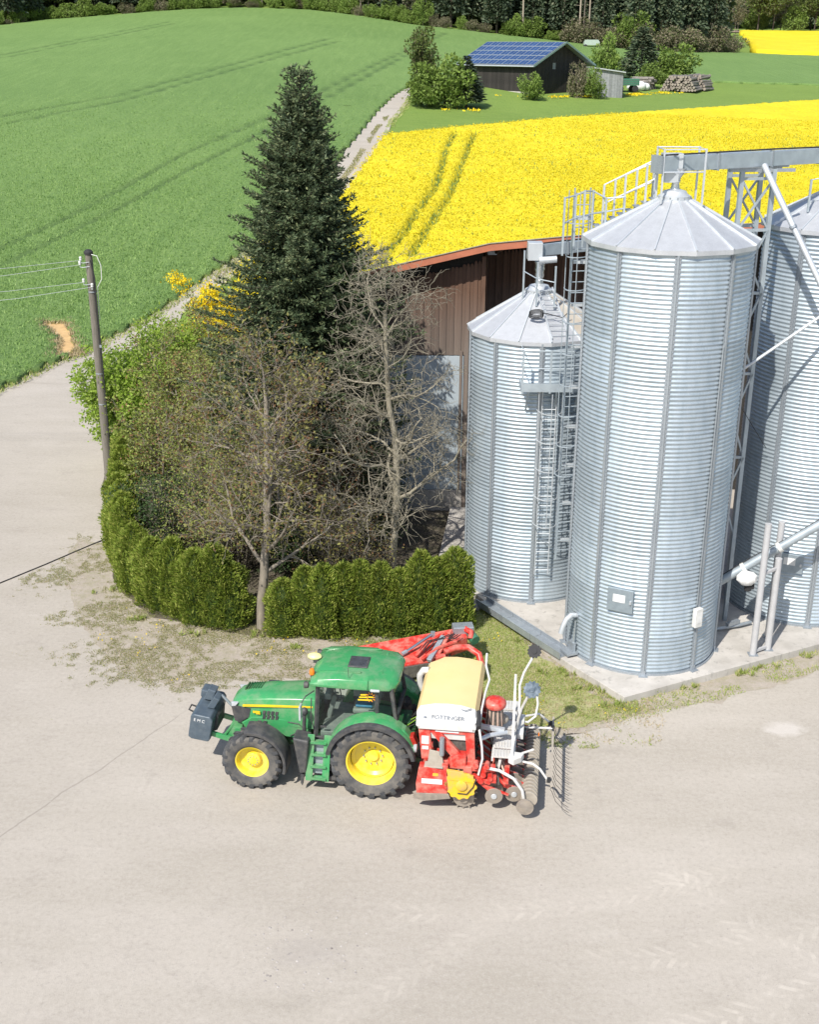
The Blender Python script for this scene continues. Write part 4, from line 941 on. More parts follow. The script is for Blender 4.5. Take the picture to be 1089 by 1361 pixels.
# --- spruce
def spruce(loc, H, Rm, seed, label, group=None, name='spruce_tree'):
    rg = np.random.default_rng(seed); t = thing(name, label, 'tree', loc, 0, group)
    T = Tubes(); T.add([(0, 0, 0), (.05, 0, H * .4), (0, .04, H * .8), (0, 0, H)], [.24, .16, .06, .012], 10)
    C = []; D = []; Ls = []; Ws = []
    z = .8
    prof = lambda q: np.interp(q, [0, .4, 1.8, 3.1, 4.7, 6.6, 8.5, 12, 15], [.06, .36, .95, 1.52, 2.20, 3.15, 3.5, 3.6, 3.1])
    while z < H - .12:
        q = H - z; rmax = float(prof(q)); nb = 14 if q > 2.5 else 9; a0 = rg.uniform(0, 6.28)
        for b in range(nb):
            a = a0 + 6.283 * b / nb + rg.uniform(-.25, .25); L = rmax * rg.uniform(.72, 1.04) * (.80 + .42 * float(vnoise(math.cos(a) * 1.6 + 9 + z * .3, math.sin(a) * 1.6 + z * .8, 3))); zz = z + rg.uniform(-.12, .12)
            el = np.interp(q, [0, 1.5, 4, 9, 15], [.95, .50, .12, -.18, -.32]) + rg.uniform(-.17, .17)
            n = max(3, int(L / .105)); s = np.linspace(0, 1, n + 1)
            rad = s * L; hx = np.cos(a + rg.uniform(-.1, .1) * s); hy = np.sin(a + rg.uniform(-.1, .1) * s)
            zc = zz + rad * math.tan(el) * (1 - .25 * s) + .20 * L * s ** 2.2
            pts = np.stack([hx * rad, hy * rad, zc], 1)
            T.add(pts[::max(1, n // 4)] if n > 6 else pts, np.linspace(.028 * (.4 + L / 2.5), .006, len(pts[::max(1, n // 4)] if n > 6 else pts)), 4)
            dirv = np.gradient(pts, axis=0); dirv /= np.linalg.norm(dirv, axis=1, keepdims=True)
            side = np.cross(dirv, [0, 0, 1]); side /= np.linalg.norm(side, axis=1, keepdims=True)
            for i in range(1, n + 1):
                if s[i] < .16: continue
                tl = (.34 * math.sin(min(1, s[i] * 1.05 + .15) * math.pi) ** .7 + .10) * min(1, L / 1.2)
                for sg in (-1, 1):
                    td = dirv[i] * .75 + side[i] * sg * rg.uniform(.7, 1.0) + np.array([0, 0, rg.uniform(-.35, .10)]); td /= np.linalg.norm(td)
                    m = max(2, int(tl / .075))
                    for u in range(m):
                        c = pts[i] + td * tl * u / m
                        for w_ in range(2):
                            C.append(c); D.append(td * .8 + rg.normal(size=3) * .38 + [0, 0, .12]); Ls.append(rg.uniform(.10, .19)); Ws.append(rg.uniform(.035, .062))
                C.append(pts[i]); D.append(dirv[i] + rg.normal(size=3) * .25 + [0, 0, .35]); Ls.append(.15); Ws.append(.045)
        z += rg.uniform(.20, .27)
    for k in range(40): C.append([0, 0, H - .5 * rg.uniform()]); D.append(rg.normal(size=3) * .5 + [0, 0, .8]); Ls.append(.14); Ws.append(.04)
    V, F = rhombs(np.array(C), np.array(D), np.array(Ls), np.array(Ws), seed=seed)
    zz_ = rg.uniform(1.0, H - 1, 26000); aa_ = rg.uniform(0, 6.283, 26000); rr_ = prof(H - zz_) * rg.uniform(.15, .68, 26000); V2, F2 = rhombs(np.stack([rr_ * np.cos(aa_), rr_ * np.sin(aa_), zz_], 1), np.stack([np.cos(aa_), np.sin(aa_), -.1 + 0 * aa_], 1) + rg.normal(size=(26000, 3)) * .5, .20, .075, seed=9)
    link_mesh('trunk', T.mesh('trunk', MAT['bark_dark']), t); link_mesh('crown', np_mesh('crown', np.concatenate([V, V2]), np.concatenate([F, F2 + len(V)]), [MAT['spruce_needles']]), t)
    # brown cones near the top
    V, F = rhombs(np.stack([rg.normal(size=60) * .3, rg.normal(size=60) * .3, H - rg.uniform(.8, 3, 60)], 1), np.tile([0, 0, -1.], (60, 1)) + rg.normal(size=(60, 3)) * .1, .11, .04)
    link_mesh('cones', np_mesh('cones', V, F, [MAT['bark_grey']]), t)
    return t
spruce((-3.40, 38.6, 0), 15.35, 2.6, 5, 'tall dark green spruce rising above the bare trees and hedge')
# --- the two bare trees in front
PB = dict(seg=[9, 7, 6, 5, 4], crook=[.07, .14, .2, .26, .3], up=[.02, .045, .03, .02, .0], taper=[.42, .35, .35, .4, .5], sides=[9, 6, 5, 4, 3], n=[17, 7, 5, 3], start=[.22, .18, .15, .1],
          angle=[(38, 72), (28, 60), (30, 65), (30, 70)], len=[3.7, 1.75, .95, .42], fall=[.55, .45, .4, .3], rr=[.52, .55, .55, .6], rmin=.0075)
def bare_tree(loc, H, seed, prm, r, bark, label, lean=(0, 0, 1), leaves=None, name='bare_tree'):
    rg = np.random.default_rng(seed); t = thing(name, label, 'tree', loc); T = Tubes(); tips = []
    grow(T, tips, (0, 0, 0), lean, H, r, 0, rg, prm); link_mesh('trunk', T.mesh('trunk', MAT[bark]), t)
    if leaves:
        mat, per, jit, L, W, keep = leaves; V, F = leaf_cloud(tips, per, jit, L, W, seed, keep=keep); link_mesh('crown', np_mesh('crown', V, F, [MAT[mat]]), t)
    return t
bare_tree((-4.33, 31.75, 0), 7.0, 21, PB, .15, 'bark_grey', 'branching tree with brownish budding leaves standing in the gap of the hedge', (-.02, 0, 1), ('bud_leaves', 3, .07, .115, .065, .27))
P2 = dict(PB); P2.update(n=[20, 8, 5, 3], start=[.14, .15, .15, .1], len=[3.6, 1.8, 1.0, .5], crook=[.15, .24, .27, .3, .35], angle=[(30, 78), (28, 70), (30, 75), (30, 80)], up=[.02, .06, .02, -.02, -.03])
bare_tree((-.53, 34.9, 0), 8.9, 34, P2, .14, 'bark_pale', 'leafless pale tree with crooked twigs in front of the white shed wall', (0, .0, 1))
# --- shrubs behind the hedge
PS = dict(seg=[5, 5, 4, 3], crook=[.1, .16, .25, .3], up=[.05, .05, .03, 0], taper=[.5, .4, .4, .5], sides=[5, 4, 3, 3], n=[7, 6, 4], start=[.15, .15, .1], angle=[(20, 55), (25, 60), (30, 70)], len=[1.9, .95, .42], fall=[.4, .3, .3], rr=[.6, .6, .6], rmin=.006)
def shrub(loc, stems, spread, H, seed, mat, per, L, W, label, keep=1.0, bark='bark_grey', prm=PS, cat='bush', name='shrub', group=None, jit=.10, sc=1.0):
    rg = np.random.default_rng(seed); t = thing(name, label, cat, loc, 0, group); T = Tubes(); tips = []
    p = dict(prm); p['len'] = [x * sc for x in prm['len']]
    for k in range(stems):
        a = rg.uniform(0, 6.28); tilt = rg.uniform(.05, .55)
        grow(T, tips, (math.cos(a) * spread * .3 * rg.uniform(), math.sin(a) * spread * .3 * rg.uniform(), 0), (math.cos(a) * tilt, math.sin(a) * tilt, 1), H * rg.uniform(.7, 1.0), .045 * sc, 0, rg, p)
    link_mesh('stems', T.mesh('stems', MAT[bark]), t); V, F = leaf_cloud(tips, per, jit, L, W, seed, keep=keep)
    link_mesh('crown', np_mesh('crown', V, F, [MAT[mat]]), t); return t
shrub((-10.7, 45.9, 0), 10, 1.6, 4.2, 51, 'bush_green', 6, .14, .09, 'bright yellow green leafy bush beside the wooden pole')
shrub((-10.2, 48.8, 0), 10, 1.6, 4.8, 58, 'bush_green', 5, .14, .09, 'taller light green bush behind the wooden pole', .8)
shrub((-7.9, 40.2, 0), 12, 2.2, 5.0, 52, 'bush_olive', 5, .10, .07, 'loose olive and reddish bush between pole and budding tree', .75)
shrub((-7.2, 45.2, 0), 12, 2.0, 6.2, 53, 'bush_olive', 4, .11, .075, 'tall olive bush left of the spruce below the yellow shrub', .8)
shrub((-8.0, 51.0, 0), 14, 1.2, 6.4, 54, 'forsythia_bloom', 5, .11, .075, 'yellow blooming shrub seen left of the spruce', 1.0, sc=.75)
shrub((-5.9, 37.6, 0), 10, 2.0, 4.2, 55, 'bush_olive', 3, .08, .05, 'brownish low bush in front of the spruce base', .7)
shrub((-7.6, 36.6, 0), 9, 1.8, 2.4, 56, 'bush_dark', 3, .09, .06, 'dark low evergreen bush just behind the left hedge', .9, sc=.8)
shrub((-3.4, 35.6, 0), 9, 1.8, 2.4, 57, 'bush_dark', 4, .09, .06, 'dark shrub under the bare trees behind the right hedge', .9, sc=.8)
shrub((-1.6, 37.6, 0), 7, 1.4, 2.2, 59, 'bush_dark', 3, .08, .05, 'dark shrub at the foot of the white shed wall', .8, sc=.7)
shrub((-10.3, 51, 0), 8, 1.6, 4.0, 60, 'bush_green', 3, .11, .07, 'light green bush where the dirt track passes the garden', .9)
shrub((-5.8, 35.6, 0), 9, 2.0, 3.2, 65, 'bush_olive', 3, .08, .05, 'tangled brown green bush behind the hedge left of the budding tree', .7)
shrub((-2.3, 34.4, 0), 6, 1.6, 2.2, 66, 'bud_leaves', 2, .08, .05, 'twiggy brown bush behind the right hedge under the bare trees', .6)
shrub((-2.6, 36.3, 0), 6, 1.4, 5.2, 67, 'russet_leaves', 3, .09, .06, 'reddish brown leafing shrub tangled in front of the spruce', .6)
shrub((-6.6, 42.0, 0), 12, 2.0, 6.2, 68, 'bush_olive', 4, .10, .07, 'high olive brown shrub touching the left side of the spruce', .8)
# --- thuja hedge: each thuja is a thing
def thuja_mesh(seed, H=2.4, rad=.44):
    rg = np.random.default_rng(seed); n = 6400
    z = H * rg.uniform(0, 1, n) ** .9; a = rg.uniform(0, 6.283, n)
    prof = np.interp(z / H, [0, .08, .35, .65, .85, 1.0], [.85, 1.0, 1.02, .97, .80, .20]); lump = 1 + .16 * np.sin(a * 3 + seed + z * 2.2) + .26 * (vnoise(a * 2.2, z * 3.0, seed) - .5) * 2
    rr = rad * prof * lump * rg.uniform(.72, 1.08, n)
    P = np.stack([rr * np.cos(a), rr * np.sin(a), z], 1); out = np.stack([np.cos(a), np.sin(a), 0 * a], 1)
    D = out * rg.uniform(.25, .8, (n, 1)) + [0, 0, .95] + rg.normal(size=(n, 3)) * .30
    V, F = rhombs(P, D, rg.uniform(.07, .16, n), rg.uniform(.024, .046, n), side=np.cross(D, out) * .7 + rg.normal(size=(n, 3)) * .5, seed=seed)
    me = np_mesh('foliage', V, F, [MAT['hedge_leaves']])
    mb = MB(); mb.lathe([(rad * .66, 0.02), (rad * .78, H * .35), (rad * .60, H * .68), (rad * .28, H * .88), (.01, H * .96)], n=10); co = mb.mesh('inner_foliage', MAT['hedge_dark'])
    mb = MB(); mb.cyl((0, 0, 0), (0, 0, H * .5), .04, .03, 6); tr = mb.mesh('trunk', MAT['bark_dark'])
    return me, co, tr
TH = [thuja_mesh(s) for s in (61, 62, 63, 64, 65)]
def hedge_run(line, sp, label, group, h0, h1, seed):
    rg = np.random.default_rng(seed); pts = np.array(line, float); seg = np.hypot(*np.diff(pts, axis=0).T); cum = np.concatenate([[0], np.cumsum(seg)]); n = int(cum[-1] / sp)
    for k in range(n + 1):
        s = cum[-1] * k / n; x = np.interp(s, cum, pts[:, 0]); y = np.interp(s, cum, pts[:, 1]); v = TH[int(rg.integers(5))]
        h = np.interp(k / max(n, 1), [0, 1], [h0, h1]) * rg.uniform(.84, 1.12) / 2.4; w_ = rg.uniform(.98, 1.22)
        first, last = k == 0, k == n
        lb = label
        if first: lb = label[0]
        elif last: lb = label[2]
        else: lb = label[1]
        t = thing('thuja', lb, 'hedge', (x + rg.normal() * .04, y + .35 + rg.normal() * .05, 0), rg.uniform(0, 6.28), group)
        t.scale = (w_, w_, h)
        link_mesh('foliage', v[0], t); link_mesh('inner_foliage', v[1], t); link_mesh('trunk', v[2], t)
hedge_run([(-10.75, 43.0), (-10.1, 39.6), (-9.65, 37.2), (-9.2, 35.5), (-8.45, 33.9), (-7.35, 32.55), (-6.2, 31.85), (-5.18, 31.6)], .52, ('farthest thuja of the curved hedge, beside the wooden pole', 'green thuja column in the curved left part of the clipped hedge', 'last thuja of the curved hedge, left of the tree trunk in the gap'), 'thujas of the curved left hedge', 2.35, 2.2, 71)
hedge_run([(-3.55, 31.15), (-2.5, 31.05), (-.9, 31.1), (.6, 31.2), (1.42, 31.35)], .52, ('first thuja right of the tree trunk standing in the hedge gap', 'green pointed thuja in the straight hedge behind the tractor', 'taller thuja at the right end of the hedge beside the short silo'), 'thujas of the straight right hedge', 2.0, 2.55, 72)
# --- far vegetation
def tree_mesh(kind, seed, H, Rr, n, mat, leaf, bark='bark_dark', cz=.60, sz=.34):
    rg = np.random.default_rng(seed); T = Tubes()
    T.add([(0, 0, 0), (rg.normal() * .15, rg.normal() * .15, H * .5), (0, 0, H * .95)], [H * .014, H * .010, .03], 6)
    if kind == 'conifer':
        z = H * (1 - rg.uniform(0, 1, n) ** .62 * .88); a = rg.uniform(0, 6.283, n); q = (H - z) / H
        lay = .72 + .28 * np.abs(np.sin(z * 2.6 + np.sin(a * 3) * .8)); rr = Rr * np.minimum(1, q * 1.55) * lay * rg.uniform(.25, 1, n) ** .45 * (1 + .2 * np.sin(a * 4 + seed))
        P = np.stack([rr * np.cos(a), rr * np.sin(a), z], 1); D = np.stack([np.cos(a), np.sin(a), -.30 + 0 * a], 1) + rg.normal(size=(n, 3)) * .35
    else:
        nc = 26; cc = []
        for k in range(nc):
            u = unit(rg.normal(size=3)); s = rg.uniform(.35, .95); cc.append((u[0] * Rr * s, u[1] * Rr * s, H * cz + u[2] * H * sz * s, Rr * rg.uniform(.22, .42)))
            T.add([(0, 0, H * .3), (u[0] * Rr * s * .5, u[1] * Rr * s * .5, H * .5 + u[2] * H * .15), (cc[-1][0], cc[-1][1], cc[-1][2])], [H * .006, H * .004, .02], 3)
        cc = np.array(cc); i = rg.integers(0, nc, n); u = rg.normal(size=(n, 3)); u /= np.linalg.norm(u, axis=1, keepdims=True)
        P = cc[i, :3] + u * cc[i, 3:] * rg.uniform(.5, 1.05, (n, 1)) ** .6; P[:, 2] = np.maximum(P[:, 2], .15); D = u + rg.normal(size=(n, 3)) * .6
    V, F = rhombs(P, D, leaf * rg.uniform(.6, 1.4, n), leaf * .6 * rg.uniform(.7, 1.3, n), seed=seed)
    return T.mesh('trunk', MAT[bark]), np_mesh('crown', V, F, [MAT[mat]])
def plant_tree(name, meshes, loc, rz, s, label, group, cat='tree'):
    t = thing(name, label, cat, (loc[0], loc[1], tz(loc[0], loc[1]) - .1), rz, group); t.scale = s if isinstance(s, tuple) else (s, s, s)
    link_mesh('trunk', meshes[0], t); link_mesh('crown', meshes[1], t); return t
CON = [tree_mesh('conifer', 80 + k, 24, 3.4, 3400, 'forest_needles', .85) for k in range(4)]
DEC = [tree_mesh('round', 90 + k, 17, 5.0, 3800, 'forest_leaves', .60) for k in range(3)]
BRN = [tree_mesh('round', 95 + k, 15, 4.6, 2600, 'forest_brown', .50, 'bark_grey') for k in range(2)]
LGT = [tree_mesh('round', 97 + k, 6, 3.0, 3600, 'forest_light', .38, cz=.46, sz=.44) for k in range(2)]
BSH = [tree_mesh('round', 101 + k, 4.2, 2.6, 3000, 'forest_brown', .32, 'bark_grey', .46, .44) for k in range(2)]
TRK = []
for k in range(2):
    rg_ = np.random.default_rng(110 + k); T = Tubes(); T.add([(0, 0, 0), (.2, .1, 11), (.1, 0, 22)], [.24, .19, .08], 6)
    for j in range(16): a = rg_.uniform(0, 6.28); z = rg_.uniform(7, 20); l = rg_.uniform(.6, 1.8); T.add([(0.1, 0, z), (.1 + l * math.cos(a), l * math.sin(a), z + .1)], [.05, .015], 3)
    n = 1200; z = rg_.uniform(17, 24, n); a = rg_.uniform(0, 6.28, n); rr = 2.2 * rg_.uniform(.1, 1, n); V, F = rhombs(np.stack([rr * np.cos(a), rr * np.sin(a), z], 1), rg_.normal(size=(n, 3)), .8, .45)
    TRK.append((T.mesh('trunk', MAT['pale_trunk']), np_mesh('crown', V, F, [MAT['forest_needles']])))
def along(line, f):
    pts = np.array(line, float); seg = np.hypot(*np.diff(pts, axis=0).T); cum = np.concatenate([[0], np.cumsum(seg)]); s = cum[-1] * f
    return float(np.interp(s, cum, pts[:, 0])), float(np.interp(s, cum, pts[:, 1]))
rg = np.random.default_rng(200)
FE = [(-125, 330), (-106, 334), (-100, 349), (-74, 352), (-51, 357), (-26, 351), (-13, 337), (2, 320), (18.6, 318), (35.4, 320), (54.8, 314), (84, 338)]
G1 = 'forest trees behind the wheat field'
for k in range(78):
    f = (k + rg.uniform(.1, .9)) / 78; x, y = along(FE, f); row = k % 3; y += 3 + row * 6 + rg.uniform(-1.5, 1.5)
    px = x / y
    if px < -.16: pool, nm = (DEC, 'round') if rg.uniform() < .55 else (CON, 'spruce')
    elif px < .0: pool, nm = (BRN, 'brown') if rg.uniform() < .5 else (CON, 'spruce')
    elif px < .10: pool, nm = (BRN, 'brown') if rg.uniform() < .35 else (CON, 'spruce')
    else: pool, nm = (BRN, 'brown') if rg.uniform() < .18 else (CON, 'spruce')
    zone_ = 'far left' if px < -.2 else 'left half' if px < -.02 else 'middle' if px < .12 else 'right part'
    lb = {'round': 'leafy green forest tree at the %s of the forest edge', 'brown': 'brown barely leafing tree at the %s of the forest edge', 'spruce': 'dark conifer at the %s of the forest edge'}[nm] % zone_
    plant_tree('forest_tree', pool[int(rg.integers(len(pool)))], (x, y), rg.uniform(0, 6.28), rg.uniform(.85, 1.15), lb, G1)
for px, dy in ((.118, 2), (.130, 1), (.134, 3), (.137, 1.5), (.18, 2), (.225, 3), (-.04, 2), (.06, 3), (.085, 2), (.20, 5)):
    x, y = along(FE, 1.0); f = np.linspace(0, 1, 400); q = np.array([along(FE, a) for a in f]); i = int(np.argmin(np.abs(q[:, 0] / q[:, 1] - px))); x, y = q[i]
    plant_tree('tall_pine', TRK[int(rg.integers(2))], (x, y + dy), rg.uniform(0, 6), rg.uniform(.9, 1.1), 'tall pine with bare pale trunk standing at the dark forest edge', 'bare trunked pines at the forest edge')
for k in range(84):
    f = (k + rg.uniform(.0, 1.)) / 84; x, y = along(FE, f); y += rg.uniform(-1.2, .8); px = x / y
    lt = rg.uniform() < (.75 if px < .12 else .12); pool = LGT if lt else BSH
    s = rg.uniform(.45, .9) if px < .12 else rg.uniform(1.0, 1.6)
    plant_tree('forest_bush', pool[int(rg.integers(2))], (x, y), rg.uniform(0, 6.28), (s * rg.uniform(.8, 1.5), s * rg.uniform(.8, 1.3), s * rg.uniform(.6, 1.3)), ('light green bush' if lt else 'grey brown bush') + ' growing along the edge of the forest ' + ('beyond the hill' if px < .0 else 'behind the barn' if px < .16 else 'right of the barn'), 'bushes along the forest edge', 'bush')
FAR = [(118, 478), (135, 480), (165, 478), (210, 480)]
for k in range(26):
    x, y = along(FAR, (k + rg.uniform(.1, .9)) / 26); row = k % 2; y += row * 9 + rg.uniform(-2, 2)
    pool, s, nm = [(LGT, 1.8, 'pale green'), (DEC, .9, 'leafy green'), (BRN, .8, 'greyish'), (DEC, 1.2, 'tall leafy')][int(rg.integers(4))]
    plant_tree('forest_tree', pool[int(rg.integers(len(pool)))], (x, y), rg.uniform(0, 6.28), s * rg.uniform(.9, 1.2), nm + ' tree in the distant wood beyond the far yellow field', 'trees of the distant wood')
def wood_mass(name, line, depth, n, seed, label, H=25):
    """the deep wood behind: crowns nobody could count, one mesh"""
    rg = np.random.default_rng(seed); V = []; F = []; o = 0
    for k in range(n):
        x, y = along(line, rg.uniform()); y += rg.uniform(12, depth); h = H * rg.uniform(.8, 1.15); r = rg.uniform(3, 4.5); m = 260
        z = h * (1 - rg.uniform(0, 1, m) ** .6 * .92); a = rg.uniform(0, 6.28, m); rr = r * np.minimum(1, (h - z) / h * 1.6) * rg.uniform(.4, 1, m)
        P = np.stack([x + rr * np.cos(a), y + rr * np.sin(a), tz(x, y) + z], 1); D = np.stack([np.cos(a), np.sin(a), -.3 + 0 * a], 1) + rg.normal(size=(m, 3)) * .4
        v, f = rhombs(P, D, 2.2, 1.5, seed=k); V.append(v); F.append(f + o); o += len(v)
    props(link_mesh(name, np_mesh(name, np.concatenate(V), np.concatenate(F), [MAT['forest_needles']])), label, 'forest', None, 'stuff')
wood_mass('forest', FE, 75, 520, 301, 'dense dark forest behind the wheat field and barn', 27)
wood_mass('forest', [(90, 500), (140, 495), (240, 495)], 90, 260, 302, 'distant wood rising behind the far yellow field', 27)
wood_mass('forest', [(-330, 300), (-130, 345)], 60, 170, 303, 'dark forest continuing beyond the left side of the field', 26)
# trees around the barn
plant_tree('tree', DEC[0], (1.4, 173.5), .4, (.50, .50, .66), 'tall olive green tree at the left end of the barn meadow', None)
plant_tree('bush', LGT[0], (4.4, 171.0), 1.4, (1.25, 1.25, 1.25), 'broad bright green bush left of the barn', None, 'bush')
plant_tree('bush', LGT[1], (2.0, 170.8), 2.4, (1.0, 1.0, 1.0), 'bright green bush at the bend of the dirt track', None, 'bush')
plant_tree('young_spruce', CON[1], (7.3, 172.4), 0, (.72, .72, .28), 'dark evergreen bush closest to the black barn wall', None, 'bush')
plant_tree('bush', LGT[0], (17.4, 184.5), 3.1, (.68, .68, .70), 'round light green bush in front of the near barn corner', None, 'bush')
plant_tree('tree', LGT[1], (27.3, 190.6), 1.1, (.55, .55, .80), 'small green sapling by the barn gable nearest the grey lean-to', None)
plant_tree('tree', BSH[0], (24.8, 190.6), .1, (.6, .6, 1.35), 'thin brownish sapling in front of the middle of the barn gable', None)
plant_tree('tree', LGT[1], (34.3, 226), .3, (.95, .95, 1.35), 'light green tree just behind the barn roof', None)
plant_tree('young_spruce', CON[2], (39.8, 223), .7, (.95, .95, .38), 'dark conifer between two light trees behind the barn', None, 'tree')
plant_tree('tree', LGT[0], (45.5, 222), 2.0, (1.35, 1.35, 1.25), 'wide light green tree behind the log pile', None)
plant_tree('bush', LGT[1], (39.6, 213), 4.0, (.85, .85, .70), 'yellow green bush beside the left log pile', None, 'bush')
# ------------------------------------------------------------------ the black barn, logs and far things
M('barn_board', (.020, .017, .016), .85, 0, (.042, .036, .034), 3, bump=.4, bscale=9, var=.25)
M('barn_grey_board', (.30, .31, .32), .85, 0, (.22, .23, .24), 3, var=.15)
M('barn_trim', (.20, .30, .27), .6)
M('solar_cell', (.030, .075, .20), .22, .1, (.022, .055, .16), 1.2, var=.10, spec=.8)
M('solar_frame', (.50, .55, .60), .35, .6)
bz = tz(17.8, 190.8) - .1
b = thing('barn', 'black timber barn with a blue solar roof on the far meadow', 'barn', (17.8, 190.8, bz), R(135))
# local +x along the long wall (away to the left), +y into the building's gable direction (rotate -> to the far right is -y)
LB, WB, HE, HR = 14.2, 13.6, 4.35, 7.35
def gz(v): return HE + (HR - HE) * (1 - abs(v - WB / 2) / (WB / 2))
bme = MB().box((0, 0, .5), (.42, .06, 1)).mesh('wall_board', MAT['barn_board'])
n = int(LB / .44)
for k in range(n): link_mesh('wall_board', bme, b, (.22 + k * .44, -.01 * (k % 2), -.4), None, (1, 1, HE + .3))
n = int(WB / .44)
for k in range(n):
    v = .22 + k * .44; link_mesh('wall_board', bme, b, (-.01 * (k % 2), -v, -.4), (0, 0, math.pi / 2), (1, 1, gz(v) + .25))
mb = MB(); mb.box((LB / 2, -WB / 2, HE / 2 - .4), (LB - .2, WB - .2, HE)); mb.prism([(-.1, HE - .5), (-WB + .1, HE - .5), (-WB / 2, HR - .3)], 'x', .1, LB - .1); mb.build('core', MAT['inner_dark'], b)
def RP(u, v, dz=0):   # roof plane point: u along ridge, v 0 at the near eave .. 1 ridge .. 2 far eave
    y = .75 - v * (WB / 2 + .75) if v <= 1 else -WB / 2 - (v - 1) * (WB / 2 + .75)
    s = (HR - HE) / (WB / 2); z = HR + .15 - abs(y + WB / 2) * s
    return (u, y, z + dz)
mb = MB()
for v0, v1 in ((0, 1), (1, 2)):
    A = [RP(-1.0, v0), RP(LB + .8, v0), RP(LB + .8, v1), RP(-1.0, v1)]; B_ = [(x, y, z - .16) for x, y, z in A]
    mb.add(A + B_, [(0, 1, 2, 3), (7, 6, 5, 4), (0, 4, 5, 1), (2, 6, 7, 3), (1, 5, 6, 2), (3, 7, 4, 0)])
mb.build('roof', MAT['galv_dark'], b)
mb = MB()
for v0, v1 in ((0, 1), (1, 2)): mb.bar(RP(-1.05, v0, -.05), RP(-1.05, v1, -.05), .08, .26)
mb.build('verge_board', MAT['barn_trim'], b)
mb = MB(); mb.tube([RP(-1, 0, -.1), RP(LB + .8, 0, -.1)], .08, 6); mb.build('gutter', MAT['galv_light'], b)
NP, NR = 10, 5; pu, pv = (LB + 1.4) / NP, .96 / NR
for i in range(NP):
    for j in range(NR):
        u0 = -.8 + i * pu; v0 = .02 + j * pv; A = [RP(u0 + .03, v0 + .004, .09), RP(u0 + pu - .03, v0 + .004, .09), RP(u0 + pu - .03, v0 + pv - .008, .09), RP(u0 + .03, v0 + pv - .008, .09)]
        mb = MB(); B_ = [(x, y, z - .05) for x, y, z in A]; mb.add(A + B_, [(0, 1, 2, 3), (0, 4, 5, 1), (1, 5, 6, 2), (2, 6, 7, 3), (3, 7, 4, 0)]); p = mb.build('solar_panel', MAT['solar_cell'], b)
        C = [Vector(q) for q in A]; mb = MB()
        for q in range(4): mb.bar(C[q] + Vector((0, 0, .005)), C[(q + 1) % 4] + Vector((0, 0, .005)), .07, .04)
        m1 = (C[0] + C[1]) / 2; m2 = (C[2] + C[3]) / 2; mb.bar(m1, m2, .05, .03); mb.build('frame', MAT['solar_frame'], p)
mb = MB(); mb.box((-.06, -5.2, 4.1), (.06, .7, .9)); mb.build('hatch', MAT['barn_grey_board'], b)
mb = MB(); mb.box((LB / 2, .04, .05), (LB, .12, .9)); mb.build('plinth', MAT['concrete'], b)
# lean-to
lt = thing('lean_to', 'grey weathered timber lean-to at the right end of the black barn', 'shed', (27.45, 193.6, tz(27.5, 193.6) - .2), R(4))
for k in range(11):
    mb = MB(); h_ = 4.3 - k * .06; mb.box((.2 + k * .42, 0, h_ / 2), (.40, .06, h_)); mb.build('wall_board', MAT['barn_grey_board'], lt)
mb = MB(); mb.prism([(-.1, 4.25), (4.9, 3.6), (4.9, 3.75), (-.1, 4.42)], 'y', -.4, 6); mb.build('roof', MAT['galv_light'], lt)
mb = MB(); mb.box((4.6, 3, 1.75), (.1, 6, 3.5)); mb.build('side_wall', MAT['barn_board'], lt)
# green trailer behind the lean-to
M('trailer_green', (.05, .19, .11), .5, 0, (.04, .14, .09), 3)
tr = thing('trailer', 'green farm trailer parked between lean-to and log pile', 'trailer', (34.2, 203.5, tz(34.2, 203.5)), R(8))
mb = MB(); mb.box((0, 0, 1.5), (3.6, 2.2, 1.0)); mb.build('body', MAT['trailer_green'], tr)
for z in (1.2, 1.5, 1.8): mb = MB(); mb.box((0, -1.13, z), (3.6, .05, .06)); mb.build('side_rail', MAT['barn_trim'], tr)
for x in (-1.2, 1.2):
    for y in (-.9, .9): mb = MB(); mb.lathe([(0, -.14), (.42, -.14), (.5, -.1), (.5, .1), (.42, .14), (0, .14)], (x, y, .5), 'y', 12); mb.build('wheel', MAT['rubber'], tr)
for k, (x, y, s) in enumerate(((35.6, 206.2, .9), (36.9, 207.0, 1.15), (38.0, 208.2, .9))):
    mb = MB(); mb.ball((0, 0, s * .6), (s, s * .8, s * .7), 10, 7); o = mb.build('silage_bag', MAT['bag_white'], None, True, loc=(x, y, tz(x, y)))
    props(o, ('left', 'largest middle', 'right')[k] + ' white filled bag between trailer and log pile', 'bag', 'white bags by the log pile')
M('log_bark', (.26, .235, .21), .95, 0, (.15, .135, .12), 2); M('log_end', (.36, .31, .26), .9, 0, (.22, .19, .16), 1)
def logpile(loc, rz, L, n, rows, seed, label, dx):
    t = thing('log_pile', label, 'log pile', (loc[0], loc[1], tz(*loc) - .1), rz); rg = np.random.default_rng(seed); mb = MB(); me = MB()
    for j in range(rows):
        for i in range(n - j):
            r = rg.uniform(.16, .27); x = (i + j * .5) * .46 + rg.normal() * .05; z = .25 + j * .40 + rg.normal() * .04; y0 = rg.normal() * .25
            y1 = y0 + L * rg.uniform(.85, 1.1); dx_ = rg.normal() * .15; mb.tube([(x, y0, z), (x + dx_, y1, z + rg.normal() * .1)], r, 7, False)
            for yy, xx in ((y0, x), (y1, x + dx_)): me.cyl((xx, yy - .01, z), (xx, yy + .01, z), r * .97, n=7)
    props(mb.build('logs', MAT['log_bark'], t), kind='stuff'); props(me.build('log_ends', MAT['log_end'], t), kind='stuff')
logpile((41.0, 209.5), R(-24), 4.8, 13, 6, 1, 'large brown log pile on the meadow right of the barn', 0)
